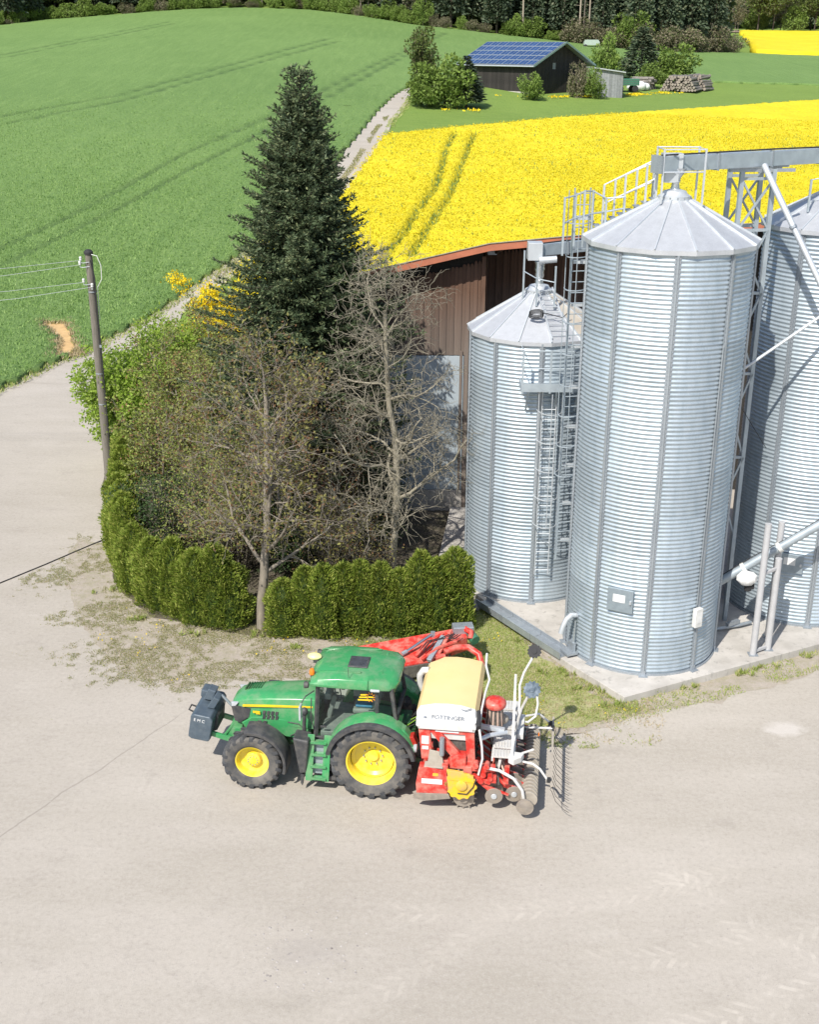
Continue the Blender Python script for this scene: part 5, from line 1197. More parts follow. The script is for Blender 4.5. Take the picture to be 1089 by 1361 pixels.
logpile((38.4, 208.6), R(58), 3.2, 9, 5, 2, 'smaller log pile beside the white bags', 0)
logpile((45.2, 214.0), R(-35), 4.0, 10, 6, 3, 'log pile at the far right end with dark cut ends', 0)
w_ = thing('covered_wagon', 'small pale wagon roof at the forest edge above the barn', 'wagon', (42.5, 306, tz(42.5, 306)))
mb = MB(); mb.prism([(-1.8, .6), (1.8, .6), (1.8, 1.3), (1.4, 1.8), (-1.4, 1.8), (-1.8, 1.3)], 'y', -1, 1); mb.build('body', M('pale_tarp', (.42, .50, .44), .6), w_)
for x in (-1.5, 1.5): mb = MB(); mb.lathe([(0, -1.1), (.4, -1.1), (.4, 1.1), (0, 1.1)], (x, 0, .4), 'y', 10); mb.build('wheel', MAT['rubber'], w_)
# ------------------------------------------------------------------ wooden pole and wires
t = thing('utility_pole', 'grey wooden power pole leaning slightly beside the green bush', 'utility pole', (-11.80, 44.5, 0))
mb = MB(); mb.tube([(0, 0, -.2), (.0, 0, 3), (-.02, 0, 6), (-.03, 0, 8.85)], [.175, .16, .145, .13], 14); mb.build('pole', MAT['pole_wood'], t, True)
mb = MB(); mb.lathe([(.0, 8.98), (.10, 8.96), (.17, 8.88), (.17, 8.80), (.13, 8.80)], n=14, o=(-.03, 0, 0)); mb.build('cap', MAT['rubber'], t, True)
M('insulator_white', (.75, .76, .74), .3)
for k, (z, x) in enumerate(((8.52, -.28), (8.36, -.32), (7.72, -.24), (7.55, .06))):
    mb = MB(); mb.tube([(0, -.12, z), (x * .7, -.2, z - .02), (x, -.22, z + .0), (x, -.22, z + .1)], .016, 6); mb.build('bracket', MAT['galv_light'], t)
    mb = MB(); mb.lathe([(.0, .0), (.05, .01), (.05, .05), (.03, .06), (.055, .08), (.05, .13), (0, .15)], (x, -.22, z + .08), 'z', 10); mb.build('insulator', MAT['insulator_white'], t, True)
mb = MB(); mb.tube([(.1, -.1, 8.8), (.3, -.12, 8.75), (.42, -.12, 8.4), (.40, -.1, 7.9), (.22, -.1, 7.6), (.2, -.08, 6.4)], .014, 6); mb.build('cable_loop', MAT['insulator_white'], t, True)
mb = MB(); mb.tube([(.05, -.16, 8.6), (.16, -.17, 8.0), (.17, -.16, 5), (.17, -.17, .2)], .022, 6); mb.build('down_cable', MAT['rubber'], t)
mb = MB()
for z in (7.4, 4.3, 3.1): mb.lathe([(.165, z), (.165, z + .05)], n=12)
for z in (5.4,): mb.box((.16, -.16, z), (.08, .06, .1))
props(mb.build('straps', MAT['galv_dark'], t), kind='stuff')
for k, (z0, z1, x0) in enumerate(((8.60, 8.05, -.28), (8.44, 7.75, -.32), (7.80, 7.20, -.24), (7.63, 6.90, .06))):
    mb = MB(); p0 = Vector((-11.80 + x0, 44.28, z0)); d = Vector((-28, 0, 0)); sl_ = (z1 - z0) / 3.3; pts = []
    for i in range(11):
        s = i / 10; pts.append(p0 + d * s + Vector((0, 0, 28 * s * sl_ * (1 - s) + s * 1.2 )))
    o = mb.tube(pts, .0065, 5).build('power_wire', MAT['galv_light'])
    props(o, ('topmost', 'second highest', 'third', 'lowest')[k] + ' thin wire running left from the wooden pole', 'wire', 'wires on the wooden pole')
mb = MB(); pts = [(-10.6, 38.3, .03), (-10.9, 37.9, .02), (-12.0, 36.2, .018), (-13.1, 34.6, .018), (-16, 30.5, .018)]
props(mb.tube(pts, .022, 6).build('ground_cable', MAT['rubber']), 'black cable lying on the pale yard left of the hedge', 'cable')
# ------------------------------------------------------------------ tractor
M('tractor_green', (.050, .30, .105), .24, 0, (.042, .26, .09), 2.5, dust=((.22, .32, .19), .55, 2.6), spec=.6)
M('tractor_green_dark', (.010, .09, .028), .45, 0, (.012, .07, .025), 3, dust=((.2, .2, .13), .3, 4))
M('tractor_yellow', (.86, .68, .035), .35, 0, (.82, .62, .04), 2, dust=((.60, .50, .24), .35, 3))
M('plastic_black', (.040, .042, .046), .55, 0, (.055, .056, .06), 4, dust=((.20, .185, .16), .30, 5))
M('tyre_rubber', (.042, .046, .052), .75, 0, (.06, .062, .066), 4, dust=((.11, .105, .10), .4, 6), bump=.15)
M('tyre_side', (.065, .066, .068), .85, 0, (.11, .104, .096), 3.5, dust=((.24, .215, .18), .5, 3))
M('weight_blue', (.085, .115, .145), .42, .1, (.07, .095, .12), 5, dust=((.17, .2, .22), .3, 6))
M('amber', (.85, .22, .02), .25); M('red_lens', (.45, .03, .02), .25)
M('seat_blue', (.07, .22, .36), .8, 0, (.05, .18, .3), 6); M('interior', (.20, .21, .20), .7, 0, (.30, .30, .27), 6)
M('chrome', (.7, .7, .72), .2, .9); M('lamp_glass', (.55, .58, .6), .12, .2)
M('yellow_print', (.85, .60, .02), .5); M('orange_print', (.85, .30, .03), .5); M('white_print', (.8, .8, .8), .5); M('grey_print', (.22, .24, .27), .5)
M('hose_green', (.25, .45, .05), .5)
def make_glass():
    t = NT('cab_glass'); tr = t.n('ShaderNodeBsdfTransparent'); tr.inputs[0].default_value = (.80, .88, .85, 1)
    g = t.n('ShaderNodeBsdfGlossy'); g.inputs['Roughness'].default_value = .03; g.inputs['Color'].default_value = (.9, .95, 1, 1)
    f = t.n('ShaderNodeLayerWeight'); f.inputs[0].default_value = .5; m = t.n('ShaderNodeMixShader'); t.l(t.math('ADD', t.math('MULTIPLY', t.math('POWER', f.outputs['Facing'], 4.0), .5), .035), m.inputs[0]); t.l(tr.outputs[0], m.inputs[1]); t.l(g.outputs[0], m.inputs[2]); t.l(m.outputs[0], t.out.inputs[0]); MAT['cab_glass'] = t.m
make_glass()
TO = (-.69, 24.37, 0); TR = R(172.8)
tt = thing('tractor', 'green tractor with yellow wheel rims and black weight in front, parked on the yard', 'tractor', TO, TR)
def tyre_meshes(Rr, Wd, rim, lugs, name):
    h = Wd / 2; mb = MB()
    prof = [(rim * .98, h * .70), (rim * 1.05, h * .86), (rim * 1.22, h * 1.0), (Rr * .86, h * 1.0), (Rr * .915, h * .84), (Rr * .93, h * .4), (Rr * .93, -h * .4), (Rr * .915, -h * .84), (Rr * .86, -h * 1.0), (rim * 1.22, -h), (rim * 1.05, -h * .86), (rim * .98, -h * .70)]
    mb.lathe(prof, axis='y', n=56); side = mb.mesh('tyre', MAT['tyre_side'], True)
    lb = MB()
    for k in range(lugs):
        for s in (-1, 1):
            a0 = 2 * math.pi * (k + (.25 if s > 0 else -.25)) / lugs; da = 2 * math.pi / lugs
            rows = []
            for f, aa, rr in ((.02, .0, 1.0), (.5, -.55, 1.0), (.93, -1.05, .985), (1.02, -1.12, .90)):
                ang = a0 + aa * da; wd = da * .15 * (1.15 if f > .4 else 1); y = s * h * f
                o = (Rr * rr); i_ = Rr * .90 if f < .95 else Rr * .80
                rows.append([(o * math.cos(ang - wd), y, o * math.sin(ang - wd)), (o * math.cos(ang + wd), y, o * math.sin(ang + wd)), (i_ * math.cos(ang + wd * 1.4), y, i_ * math.sin(ang + wd * 1.4)), (i_ * math.cos(ang - wd * 1.4), y, i_ * math.sin(ang - wd * 1.4))])
            vs = [p for r in rows for p in r]; fs = [(3, 2, 1, 0), (12, 13, 14, 15)]
            for q in range(3):
                for e in range(4): fs.append((q * 4 + e, q * 4 + (e + 1) % 4, q * 4 + 4 + (e + 1) % 4, q * 4 + 4 + e))
            lb.add(vs, fs)
    return side, lb.mesh('tread_lugs', MAT['tyre_rubber'])
def rim_mesh(rim, Wd, dish, hub, front):
    h = Wd / 2; mb = MB()
    if front: prof = [(rim * 1.0, h * .74), (rim * 1.03, h * .80), (rim * .97, h * .78), (rim * .90, h * .60), (rim * .86, h * .20), (rim * .62, h * .02), (hub * 1.1, h * .05), (hub, h * .42), (hub * .8, h * .52), (0, h * .54)]
    else: prof = [(rim * 1.0, h * .74), (rim * 1.03, h * .80), (rim * .97, h * .78), (rim * .92, h * .55), (rim * .88, h * -.10), (rim * .76, h * -.30), (rim * .40, h * -.34), (hub, h * -.30), (hub * .8, h * -.12), (0, h * -.10)]
    mb.lathe(prof, axis='y', n=48); mb.lathe([(rim, -h * .75), (rim * .9, -h * .5), (rim * .86, h * .2)], axis='y', n=48)
    m = mb.mesh('rim', MAT['tractor_yellow'], True)
    bb = MB(); n = 10
    for k in range(n):
        a = 2 * math.pi * k / n; r = hub * 1.45 if not front else hub * .66; y = h * (-.30 if not front else .53)
        bb.cyl((r * math.cos(a), y, r * math.sin(a)), (r * math.cos(a), y + (.05 if not front else .02), r * math.sin(a)), .017 if not front else .012, n=6)
    return m, bb.mesh('wheel_bolts', MAT['bark_grey'] if False else MAT['galv_dark'])
def wheel(x, yc, Rr, Wd, rim, lugs, hub, side, front, cache={}):
    key = (Rr, front)
    if key not in cache: cache[key] = (*tyre_meshes(Rr, Wd, rim, lugs, ''), *rim_mesh(rim, Wd, 0, hub, front))
    ty, lg, rm, bo = cache[key]
    w = link_mesh('wheel', ty, tt, (x, yc * side, Rr * .985), (R(11 * x), 0 if side > 0 else 0, 0 if side > 0 else math.pi))
    w.rotation_euler = (0, R(17 * x + 5), 0 if side > 0 else math.pi)
    link_mesh('tread_lugs', lg, w); link_mesh('rim', rm, w); props(link_mesh('wheel_bolts', bo, w), kind='stuff')
for s in (1, -1):
    wheel(0, .92, .94, .64, .56, 20, .15, s, False); wheel(2.76, .94, .71, .52, .385, 18, .17, s, True)
# hood
def loft(mb, secs, close=True):
    n = len(secs[0]); b = len(mb.v)
    for s in secs: mb.v += [tuple(p) for p in s]
    for i in range(len(secs) - 1):
        for k in range(n - (0 if close else 1)):
            k2 = (k + 1) % n; mb.f.append((b + i * n + k, b + (i + 1) * n + k, b + (i + 1) * n + k2, b + i * n + k2))
    mb.f.append(tuple(b + k for k in range(n))); mb.f.append(tuple(b + (len(secs) - 1) * n + k for k in range(n - 1, -1, -1)))
def hsec(x, w, zt, zb, wb=None, r=.12, slope=0):
    wb = wb or w; y = w
    return [(x, -wb, zb), (x, -y, zt - r * 1.6), (x, -y + r * .25, zt - r * .55), (x, -y + r, zt - r * .12), (x, -y * .4, zt), (x, y * .4, zt), (x, y - r, zt - r * .12), (x, y - r * .25, zt - r * .55), (x, y, zt - r * 1.6), (x, wb, zb)]
mb = MB(); loft(mb, [hsec(1.38, .50, 2.10, 1.28), hsec(1.9, .48, 2.07, 1.28), hsec(2.5, .46, 2.02, 1.34), hsec(3.0, .44, 1.96, 1.40), hsec(3.26, .40, 1.88, 1.46, r=.13), hsec(3.40, .31, 1.76, 1.52, r=.10)])
mb.build('hood', MAT['tractor_green'], tt, True, bevel=.012)
mb = MB(); mb.box((2.2, 0, 1.02), (2.3, .62, .55)); mb.box((2.3, 0, .78), (2.0, .42, .3)); mb.build('chassis', MAT['tractor_green_dark'], tt, bevel=.03)
for s in (1, -1):
    mb = MB(); mb.prism([(3.38, 1.70), (3.33, 1.72), (2.92, 1.68), (2.98, 1.45), (3.20, 1.30), (3.32, 1.34)], 'y', s * .40, s * .452); mb.build('side_grille', MAT['plastic_black'], tt)
    mb = MB(); mb.prism([(3.39, 1.80), (3.22, 1.80), (3.28, 1.72), (3.37, 1.68)], 'y', s * .36, s * .44); mb.build('headlight', MAT['lamp_glass'], tt, bevel=.01)
    mb = MB(); mb.prism([(3.1, 1.790), (1.45, 1.885), (1.45, 1.845), (3.1, 1.755)], 'y', s * .46, s * .508); mb.build('side_stripe', MAT['yellow_print'], tt)
    # vents
    for i in range(4):
        for j in range(2):
            x = 2.60 - i * .10; z = 1.66 - j * .115
            mb = MB(); mb.prism([(x - .035, z), (x + .03, z), (x + .05, z - .09), (x - .015, z - .09)], 'y', s * .44, s * .487); mb.build('vent', MAT['plastic_black'], tt)
    for i in range(2):
        x = 2.72 - i * .13; mb = MB(); mb.prism([(x - .05, 1.40), (x + .04, 1.40), (x + .08, 1.22), (x, 1.22)], 'y', s * .44, s * .50); mb.build('vent', MAT['plastic_black'], tt)
    # lower side panel, curved
    mb = MB(); mb.prism([(3.15, 1.30), (2.9, 1.47), (2.6, 1.49), (1.5, 1.43), (1.5, .98), (2.1, 1.02), (2.75, 1.20), (3.05, 1.16)], 'y', s * .40, s * .475); mb.build('side_panel', MAT['tractor_green'], tt, bevel=.015)
    mb = MB(); mb.tube([(2.05, s * .49, 1.42), (1.80, s * .50, 1.40), (1.66, s * .51, 1.28), (2.0, s * .50, 1.06)], .012, 6); mb.build('panel_seam', MAT['plastic_black'], tt)
    mb = MB(); mb.box((2.78, s * .497, 1.63), (.17, .012, .055)); mb.box((2.74, s * .497, 1.59), (.10, .012, .03)); mb.build('badge', MAT['yellow_print'], tt)
mb = MB()
for i in range(7): mb.prism([(3.10 - i * .06, -.30), (3.13 - i * .06, -.30), (3.16 - i * .06, .02), (3.13 - i * .06, .02)], 'z', 1.90, 1.962 + .006 * i)
props(mb.build('hood_louvres', MAT['tractor_green_dark'], tt), kind='stuff')
# front fenders
def arc_fender(name, cx, cz, r0, r1, y0, y1, a0, a1, mat, n=18, lip=.05, parent=tt):
    mb = MB(); secs = []
    for k in range(n + 1):
        a = R(a0 + (a1 - a0) * k / n); c, s = math.cos(a), math.sin(a)
        secs.append([(cx + c * r0, y0, cz + s * r0), (cx + c * r1, y0, cz + s * r1), (cx + c * r1, y1 - .03, cz + s * r1), (cx + c * (r1 - .015), y1, cz + s * (r1 - .015)), (cx + c * (r0 - lip), y1, cz + s * (r0 - lip)), (cx + c * (r0 - lip), y1 - .02, cz + s * (r0 - lip)), (cx + c * r0, y1 - .02, cz + s * r0)])
    loft(mb, [[tuple(p) for p in s] for s in secs] if (y1 > y0) else secs); return mb.build(name, mat, parent, True)
for s in (1, -1):
    arc_fender('front_fender', 2.76, .70, .79, .815, s * .70, s * 1.22, 196, 80, MAT['plastic_black'])
    arc_fender('rear_fender', 0, .93, 1.03, 1.06, s * .74, s * 1.16, 160, 18, MAT['tractor_green'], 20, .03)
    arc_fender('fender_edge', 0, .93, 1.00, 1.045, s * 1.12, s * 1.30, 168, 12, MAT['plastic_black'], 20, .05)
    # inner fender wall
    pts = [(1.05 * math.cos(R(a)), .93 + 1.05 * math.sin(R(a))) for a in range(10, 171, 10)]
    mb = MB(); mb.prism(pts, 'y', s * .70, s * .74); mb.build('inner_fender', MAT['tractor_green'], tt)
    # rear lamp cluster, raised fender top
    mb = MB(); mb.prism([(-.35, 1.88), (-.75, 1.72), (-.92, 1.50), (-.98, 1.30), (-.70, 1.45), (-.30, 1.80)], 'y', s * .72, s * 1.02); mb.build('lamp_housing', MAT['tractor_green'], tt, bevel=.04, seg=3)
    mb = MB(); mb.box((-.95, s * .95, 1.50), (.10, .22, .26), (0, .4, 0)); mb.build('tail_light', MAT['red_lens'], tt, bevel=.02)
    mb = MB(); mb.lathe([(0, -.04), (.10, -.03), (.11, .02), (.08, .05), (0, .06)], (-1.0, s * 1.05, 1.34), 'x', 14); mb.build('work_light', MAT['lamp_glass'], tt, True)
# cab
CW = .76
def cabpt(x, s, z): return (x, s * (CW - (z - 1.25) * .045), z)
fr = MB()
for s in (1, -1):
    for a, b in (((1.34, 1.25), (1.27, 2.60)), ((-.08, 1.72), (-.06, 2.60)), ((-.52, 1.78), (-.40, 2.60))): fr.bar(cabpt(a[0], s, a[1]), cabpt(b[0], s, b[1]), .075, .085)
    fr.bar(cabpt(1.28, s, 2.58), cabpt(-.42, s, 2.58), .07, .07); fr.bar(cabpt(1.34, s, 1.25), cabpt(.78, s, 1.25), .07, .07)
    fr.tube([cabpt(.80, s, 1.25), cabpt(.70, s, 1.42), cabpt(.45, s, 1.65), cabpt(.15, s, 1.78), cabpt(-.1, s, 1.80), cabpt(-.5, s, 1.80)], .035, 8)
fr.bar((1.27, -.72, 2.58), (1.27, .72, 2.58), .07, .07); fr.bar((-.42, -.72, 2.58), (-.42, .72, 2.58), .07, .07); fr.bar((-.52, -.74, 1.8), (-.52, .74, 1.8), .07, .07)
fr.build('cab_frame', MAT['plastic_black'], tt, bevel=.01)
for s in (1, -1):
    P = [(1.30, 1.29), (1.24, 2.56), (-.04, 2.56), (-.05, 1.83), (.15, 1.80), (.45, 1.68), (.70, 1.46), (.80, 1.29)]
    mb = MB(); a = [Vector(cabpt(x, s, z)) for x, z in P]; n = len(P); mb.add(a, [tuple(range(n))]); d = mb.build('door', MAT['cab_glass'], tt)
    mb = MB(); q = cabpt(1.15, s, 1.55); mb.box((q[0], q[1] + s * .03, q[2]), (.14, .03, .04)); mb.build('handle', MAT['plastic_black'], d)
    mb = MB(); P = [(-.12, 1.84), (-.10, 2.56), (-.38, 2.56), (-.47, 1.84)]; mb.add([cabpt(x, s, z) for x, z in P], [(0, 1, 2, 3)]); mb.build('side_window', MAT['cab_glass'], tt)
mb = MB(); mb.add([(1.36, -.70, 1.4), (1.36, .70, 1.4), (1.28, .68, 2.56), (1.28, -.68, 2.56)], [(0, 1, 2, 3)]); mb.build('windscreen', MAT['cab_glass'], tt)
mb = MB(); mb.add([(-.50, -.70, 1.84), (-.50, .70, 1.84), (-.42, .68, 2.56), (-.42, -.68, 2.56)], [(0, 1, 2, 3)]); mb.build('rear_window', MAT['cab_glass'], tt)
# roof
def rsec(x, w, zt, zl, r=.12): return [(x, -w, zl), (x, -w - .01, zl + .06), (x, -w + .05, zt - .07), (x, -w + r + .08, zt - .01), (x, -w * .3, zt + .02), (x, w * .3, zt + .02), (x, w - r - .08, zt - .01), (x, w - .05, zt - .07), (x, w + .01, zl + .06), (x, w, zl)]
mb = MB(); loft(mb, [rsec(-.56, .48, 2.72, 2.64), rsec(-.50, .66, 2.79, 2.60), rsec(-.36, .78, 2.84, 2.57), rsec(.1, .82, 2.88, 2.57), rsec(.12, .86, 2.88, 2.60), rsec(.8, .86, 2.88, 2.60), rsec(1.25, .86, 2.84, 2.61), rsec(1.42, .84, 2.76, 2.62), rsec(1.46, .80, 2.70, 2.64)])
mb.build('roof', MAT['tractor_green'], tt, True, bevel=.01)
mb = MB(); mb.box((.42, .12, 2.905), (.46, .52, .035)); mb.build('roof_hatch', MAT['plastic_black'], tt, bevel=.05, seg=3)
mb = MB(); mb.box((.42, .12, 2.926), (.36, .42, .012)); mb.build('hatch_glass', MAT['lamp_dark'] if 'lamp_dark' in MAT else M('lamp_dark', (.07, .075, .09), .12, 0, (.04, .045, .05), 9, spec=.8), tt, bevel=.02)
for a, b in (((1.35, .55, 2.84), (.3, .58, 2.90)), ((1.35, -.55, 2.84), (.0, -.58, 2.89)), ((-.15, .50, 2.86), (-.15, -.50, 2.86))):
    mb = MB(); mb.bar(a, b, .05, .022); mb.build('roof_rib', MAT['tractor_green'], tt, bevel=.008)
mb = MB(); mb.ball((0, 0, 0), (.17, .13, .075), 16, 8); mb.build('gps_dome', M('dome_yellow', (.88, .82, .30), .4, 0, (.85, .8, .45), 3), tt, True, loc=(1.50, -.10, 2.86))
mb = MB(); mb.box((1.46, -.1, 2.78), (.12, .2, .08)); mb.build('dome_bracket', MAT['plastic_black'], tt)
mb = MB(); mb.lathe([(.06, 0), (.065, .03), (.06, .10), (.035, .14), (0, .15)], (1.42, .60, 2.78), 'z', 14); mb.build('beacon', MAT['amber'], tt, True)
mb = MB(); mb.cyl((1.42, .6, 2.70), (1.42, .6, 2.78), .04, n=10); mb.build('beacon_foot', MAT['plastic_black'], tt)
for s in (1, -1):
    mb = MB(); mb.lathe([(0, -.06), (.07, -.05), (.085, .03), (.07, .05), (0, .055)], (1.52, s * .78, 2.60), 'x', 14); mb.build('work_light', MAT['plastic_black'], tt, True)
    mb = MB(); mb.tube([(1.35, s * .76, 2.45), (1.50, s * .98, 2.42), (1.58, s * 1.08, 2.30)], .014, 6); mb.build('mirror_arm', MAT['plastic_black'], tt)
    mb = MB(); mb.box((1.60, s * 1.10, 2.08), (.05, .20, .36)); mb.build('mirror', MAT['lamp_glass'], tt, bevel=.02)
    mb = MB(); mb.box((-.05, s * .84, 2.60), (.22, .05, .06)); mb.build('marker_light', MAT['lamp_glass'], tt, bevel=.02)
mb = MB(); mb.tube([(.55, .80, 2.86), (.56, .80, 3.1)], .006, 5); mb.build('antenna', MAT['plastic_black'], tt)
# interior
mb = MB(); mb.box((.30, .05, 1.72), (.52, .54, .14)); mb.box((.02, 0, 2.02), (.14, .48, .60), (0, -.12, 0)); mb.build('seat', MAT['interior'], tt, bevel=.05, seg=3)
mb = MB(); mb.box((-.02, 0, 2.36), (.12, .34, .20), (0, -.1, 0)); mb.box((.30, .06, 1.84), (.40, .42, .07)); mb.build('seat_cover', MAT['seat_blue'], tt, bevel=.04, seg=3)
mb = MB(); mb.box((.5, 0, 1.30), (1.5, 1.36, .14)); mb.box((.3, -.45, 1.85), (.7, .2, .25)); mb.box((.9, -.5, 2.0), (.1, .3, .25)); mb.build('cab_floor', MAT['interior'], tt, bevel=.02)
mb = MB(); mb.bar((1.18, 0, 1.35), (1.02, 0, 1.95), .12, .12); mb.box((1.15, 0, 2.0), (.15, .45, .16)); mb.build('dashboard', MAT['interior'], tt, bevel=.03)
mb = MB(); mb.tube([(.95 + .06 * math.cos(a), .19 * math.sin(a), 2.02 + .18 * math.cos(a)) for a in np.linspace(0, 6.283, 17)], .015, 6); mb.build('steering_wheel', MAT['plastic_black'], tt, True)
# exhaust, air intake, tank, steps
mb = MB(); mb.tube([(1.62, .66, 1.15), (1.62, .68, 1.5), (1.60, .70, 1.80)], .045, 10); mb.ball((1.60, .70, 1.86), (.085, .085, .10), 12, 8); mb.build('air_intake', MAT['plastic_black'], tt, True)
mb = MB(); mb.prism([(1.80, 1.42), (1.42, 1.36), (1.50, .52), (1.66, .48)], 'y', .72, 1.16); mb.build('fuel_tank', MAT['plastic_black'], tt, bevel=.05, seg=3)
mb = MB(); mb.prism([(1.64, .46), (1.56, .46), (1.60, .16), (1.64, .22)], 'y', 1.0, 1.12); mb.build('mud_flap', MAT['plastic_black'], tt)
mb = MB(); mb.prism([(1.70, 1.3), (1.0, 1.3), (1.0, .6), (1.6, .6)], 'y', -.72, -1.16); mb.build('fuel_tank', MAT['plastic_black'], tt, bevel=.05)
st = MB()
for x in (1.40, 1.02): st.bar((x, .93, 1.42), (x + .04, 1.16, .34), .03, .16, (1, 0, 0))
st.build('step_side', MAT['tractor_green'], tt, bevel=.006)
for k in range(4):
    z = 1.25 - k * .28; y = .97 + k * .055; mb = MB(); mb.box((1.22, y, z), (.36, .17, .025)); mb.box((1.22, y + .085, z + .025), (.36, .015, .05)); mb.build('step', MAT['tractor_green'], tt)
mb = MB(); mb.box((1.22, .93, .85), (.30, .04, .8), (.2, 0, 0)); mb.build('step_back', MAT['galv_dark'], tt)
mb = MB(); mb.tube([(1.36, .80, 1.45), (1.42, .86, 1.8), (1.40, .84, 2.3)], .013, 6); mb.build('grab_rail', MAT['plastic_black'], tt)
mb = MB(); mb.box((.82, .9, .34), (.46, .3, .06)); mb.box((.72, .98, .36), (.17, .13, .09)); mb.box((.92, .98, .36), (.17, .13, .09)); mb.build('tool_step', MAT['plastic_black'], tt, bevel=.01)
mb = MB(); mb.box((.1, 0, .95), (2.0, .6, .7)); mb.cyl((0, -.78, .93), (0, .78, .93), .16, n=14); mb.build('axle_housing', MAT['tractor_green_dark'], tt, bevel=.04)
mb = MB(); mb.cyl((2.76, -.78, .70), (2.76, .78, .70), .09, n=12); mb.build('front_axle', MAT['tractor_green_dark'], tt, bevel=.04)
# rear linkage with hoses
mb = MB()
for s in (1, -1): mb.bar((-.4, s * .35, .75), (-1.15, s * .45, .62), .07, .12); mb.bar((-.55, s * .32, 1.35), (-.95, s * .42, .68), .045, .045)
mb.bar((-.5, 0, 1.25), (-1.15, 0, 1.15), .06, .06); mb.box((-.62, 0, 1.25), (.3, .6, .5)); mb.build('rear_linkage', MAT['tractor_green_dark'], tt)
rg = np.random.default_rng(3)
for k in range(9):
    y = -.4 + k * .1; mb = MB(); mb.tube([(-.72, y, 1.45), (-.90, y + .03, 1.55 + .1 * rg.uniform()), (-1.05, y * .8, 1.40), (-1.20, y * .7, 1.55 + .2 * rg.uniform())], .014, 5); mb.build('hose', MAT['hose_green'] if k in (5, 7) else MAT['rubber'], tt, True)
# front linkage
fl = MB()
for s in (1, -1):
    fl.prism([(3.15, 1.30), (3.36, 1.35), (3.50, 1.05), (3.62, .80), (3.45, .70), (3.2, .9)], 'y', s * .26, s * .34)
    fl.bar((3.42, s * .42, .80), (4.02, s * .42, .96), .07, .12); fl.lathe([(0, -.05), (.09, -.05), (.09, .05), (0, .05)], (4.05, s * .42, .98), 'y', 12)
    fl.bar((3.30, s * .30, 1.28), (3.62, s * .36, .86), .05, .05)
fl.box((3.30, 0, .95), (.22, .8, .30)); fl.build('front_linkage', MAT['tractor_green'], tt, bevel=.008)
mb = MB(); mb.tube([(3.40, 0, 1.35), (3.74, 0, 1.72)], .035, 10); mb.build('top_link', MAT['galv_dark'], tt)
# writing on the glass and the hood
def strokes(name, segs, mat, y, wdt=.02, parent=tt, s=1):
    mb = MB()
    for a, b in segs:
        pa = cabpt(a[0], s, a[1]); pb = cabpt(b[0], s, b[1]); mb.bar((pa[0], pa[1] + s * .006, pa[2]), (pb[0], pb[1] + s * .006, pb[2]), wdt, .004, (0, 1, 0))
    return mb.build(name, mat, parent)
segs = []
for k in range(14):
    if k in (4, 10): continue
    f = k / 13; x = .74 - f * .66; z = 1.47 + .36 * math.sin(f * 1.5) ; segs.append(((x + .017, z - .01), (x - .017, z + .012)))
strokes('door_lettering', segs, MAT['yellow_print'], 0, .055)
segs = [((.07 + .07 * math.cos(R(a)), 2.36 + .07 * math.sin(R(a))), (.07 + .12 * math.cos(R(a)), 2.36 + .12 * math.sin(R(a)))) for a in range(0, 360, 36)]
strokes('sun_logo', segs, MAT['orange_print'], 0, .022)
strokes('sun_logo', [((.13, 2.36), (.01, 2.36)), ((.30, 2.40), (.17, 2.41)), ((.33, 2.34), (.14, 2.35)), ((.36, 2.275), (.04, 2.285))], MAT['yellow_print'], 0, .035)
# ------------------------------------------------------------------ front weight
def tl(x, y):   # tractor-local to world
    c, s = math.cos(TR), math.sin(TR); return (TO[0] + c * x - s * y, TO[1] + s * x + c * y)
wx, wy = tl(4.05, 0)
fw = thing('front_weight', 'dark blue grey ballast block hanging on the front linkage of the tractor', 'weight', (wx, wy, 0), TR)
off = (-4.05, 0, 0)
mb = MB(); mb.prism([(4.42, .92), (4.34, .86), (3.94, .80), (3.90, .86), (3.80, 1.36), (3.86, 1.46), (4.24, 1.52), (4.32, 1.48)], 'y', -.62, .62); mb.build('block', MAT['weight_blue'], fw, bevel=.03, loc=off, seg=3)
mb = MB(); mb.prism([(4.20, 1.56), (3.98, 1.53), (3.88, 1.78), (4.06, 1.84)], 'y', -.30, -.02); mb.prism([(4.04, 1.5), (3.86, 1.48), (3.72, 1.72), (3.84, 1.80)], 'y', -.05, .26); mb.build('tower', MAT['weight_blue'], fw, bevel=.02, loc=off)
mb = MB(); mb.box((4.20, -.42, 1.56), (.26, .34, .2), (0, -.15, 0)); mb.build('tool_box', MAT['weight_blue'], fw, bevel=.03, loc=off)
mb = MB(); mb.prism([(3.88, 1.45), (3.76, 1.30), (3.80, .95), (3.92, .9)], 'y', -.30, .30); mb.build('coupler', MAT['plastic_black'], fw, loc=off)
mb = MB(); mb.tube([(4.40, -.1, 1.30), (4.52, -.1, 1.34), (4.55, .02, 1.28), (4.44, .04, 1.24)], .022, 6); mb.build('tow_pin', MAT['rubber'], fw, loc=off)
def text_obj(name, body, size, mat, parent, M4, extrude=.002):
    cu = bpy.data.curves.new(name, 'FONT'); cu.body = body; cu.size = size; cu.extrude = extrude; cu.align_x = 'CENTER'; cu.align_y = 'CENTER'; cu.resolution_u = 3
    o = bpy.data.objects.new(name + '_c', cu); COL.objects.link(o); dg = bpy.context.evaluated_depsgraph_get(); me = bpy.data.meshes.new_from_object(o.evaluated_get(dg)); bpy.data.objects.remove(o)
    me.name = name; me.materials.clear(); me.materials.append(mat); q = link_mesh(name, me, parent); q.matrix_local = M4; return q
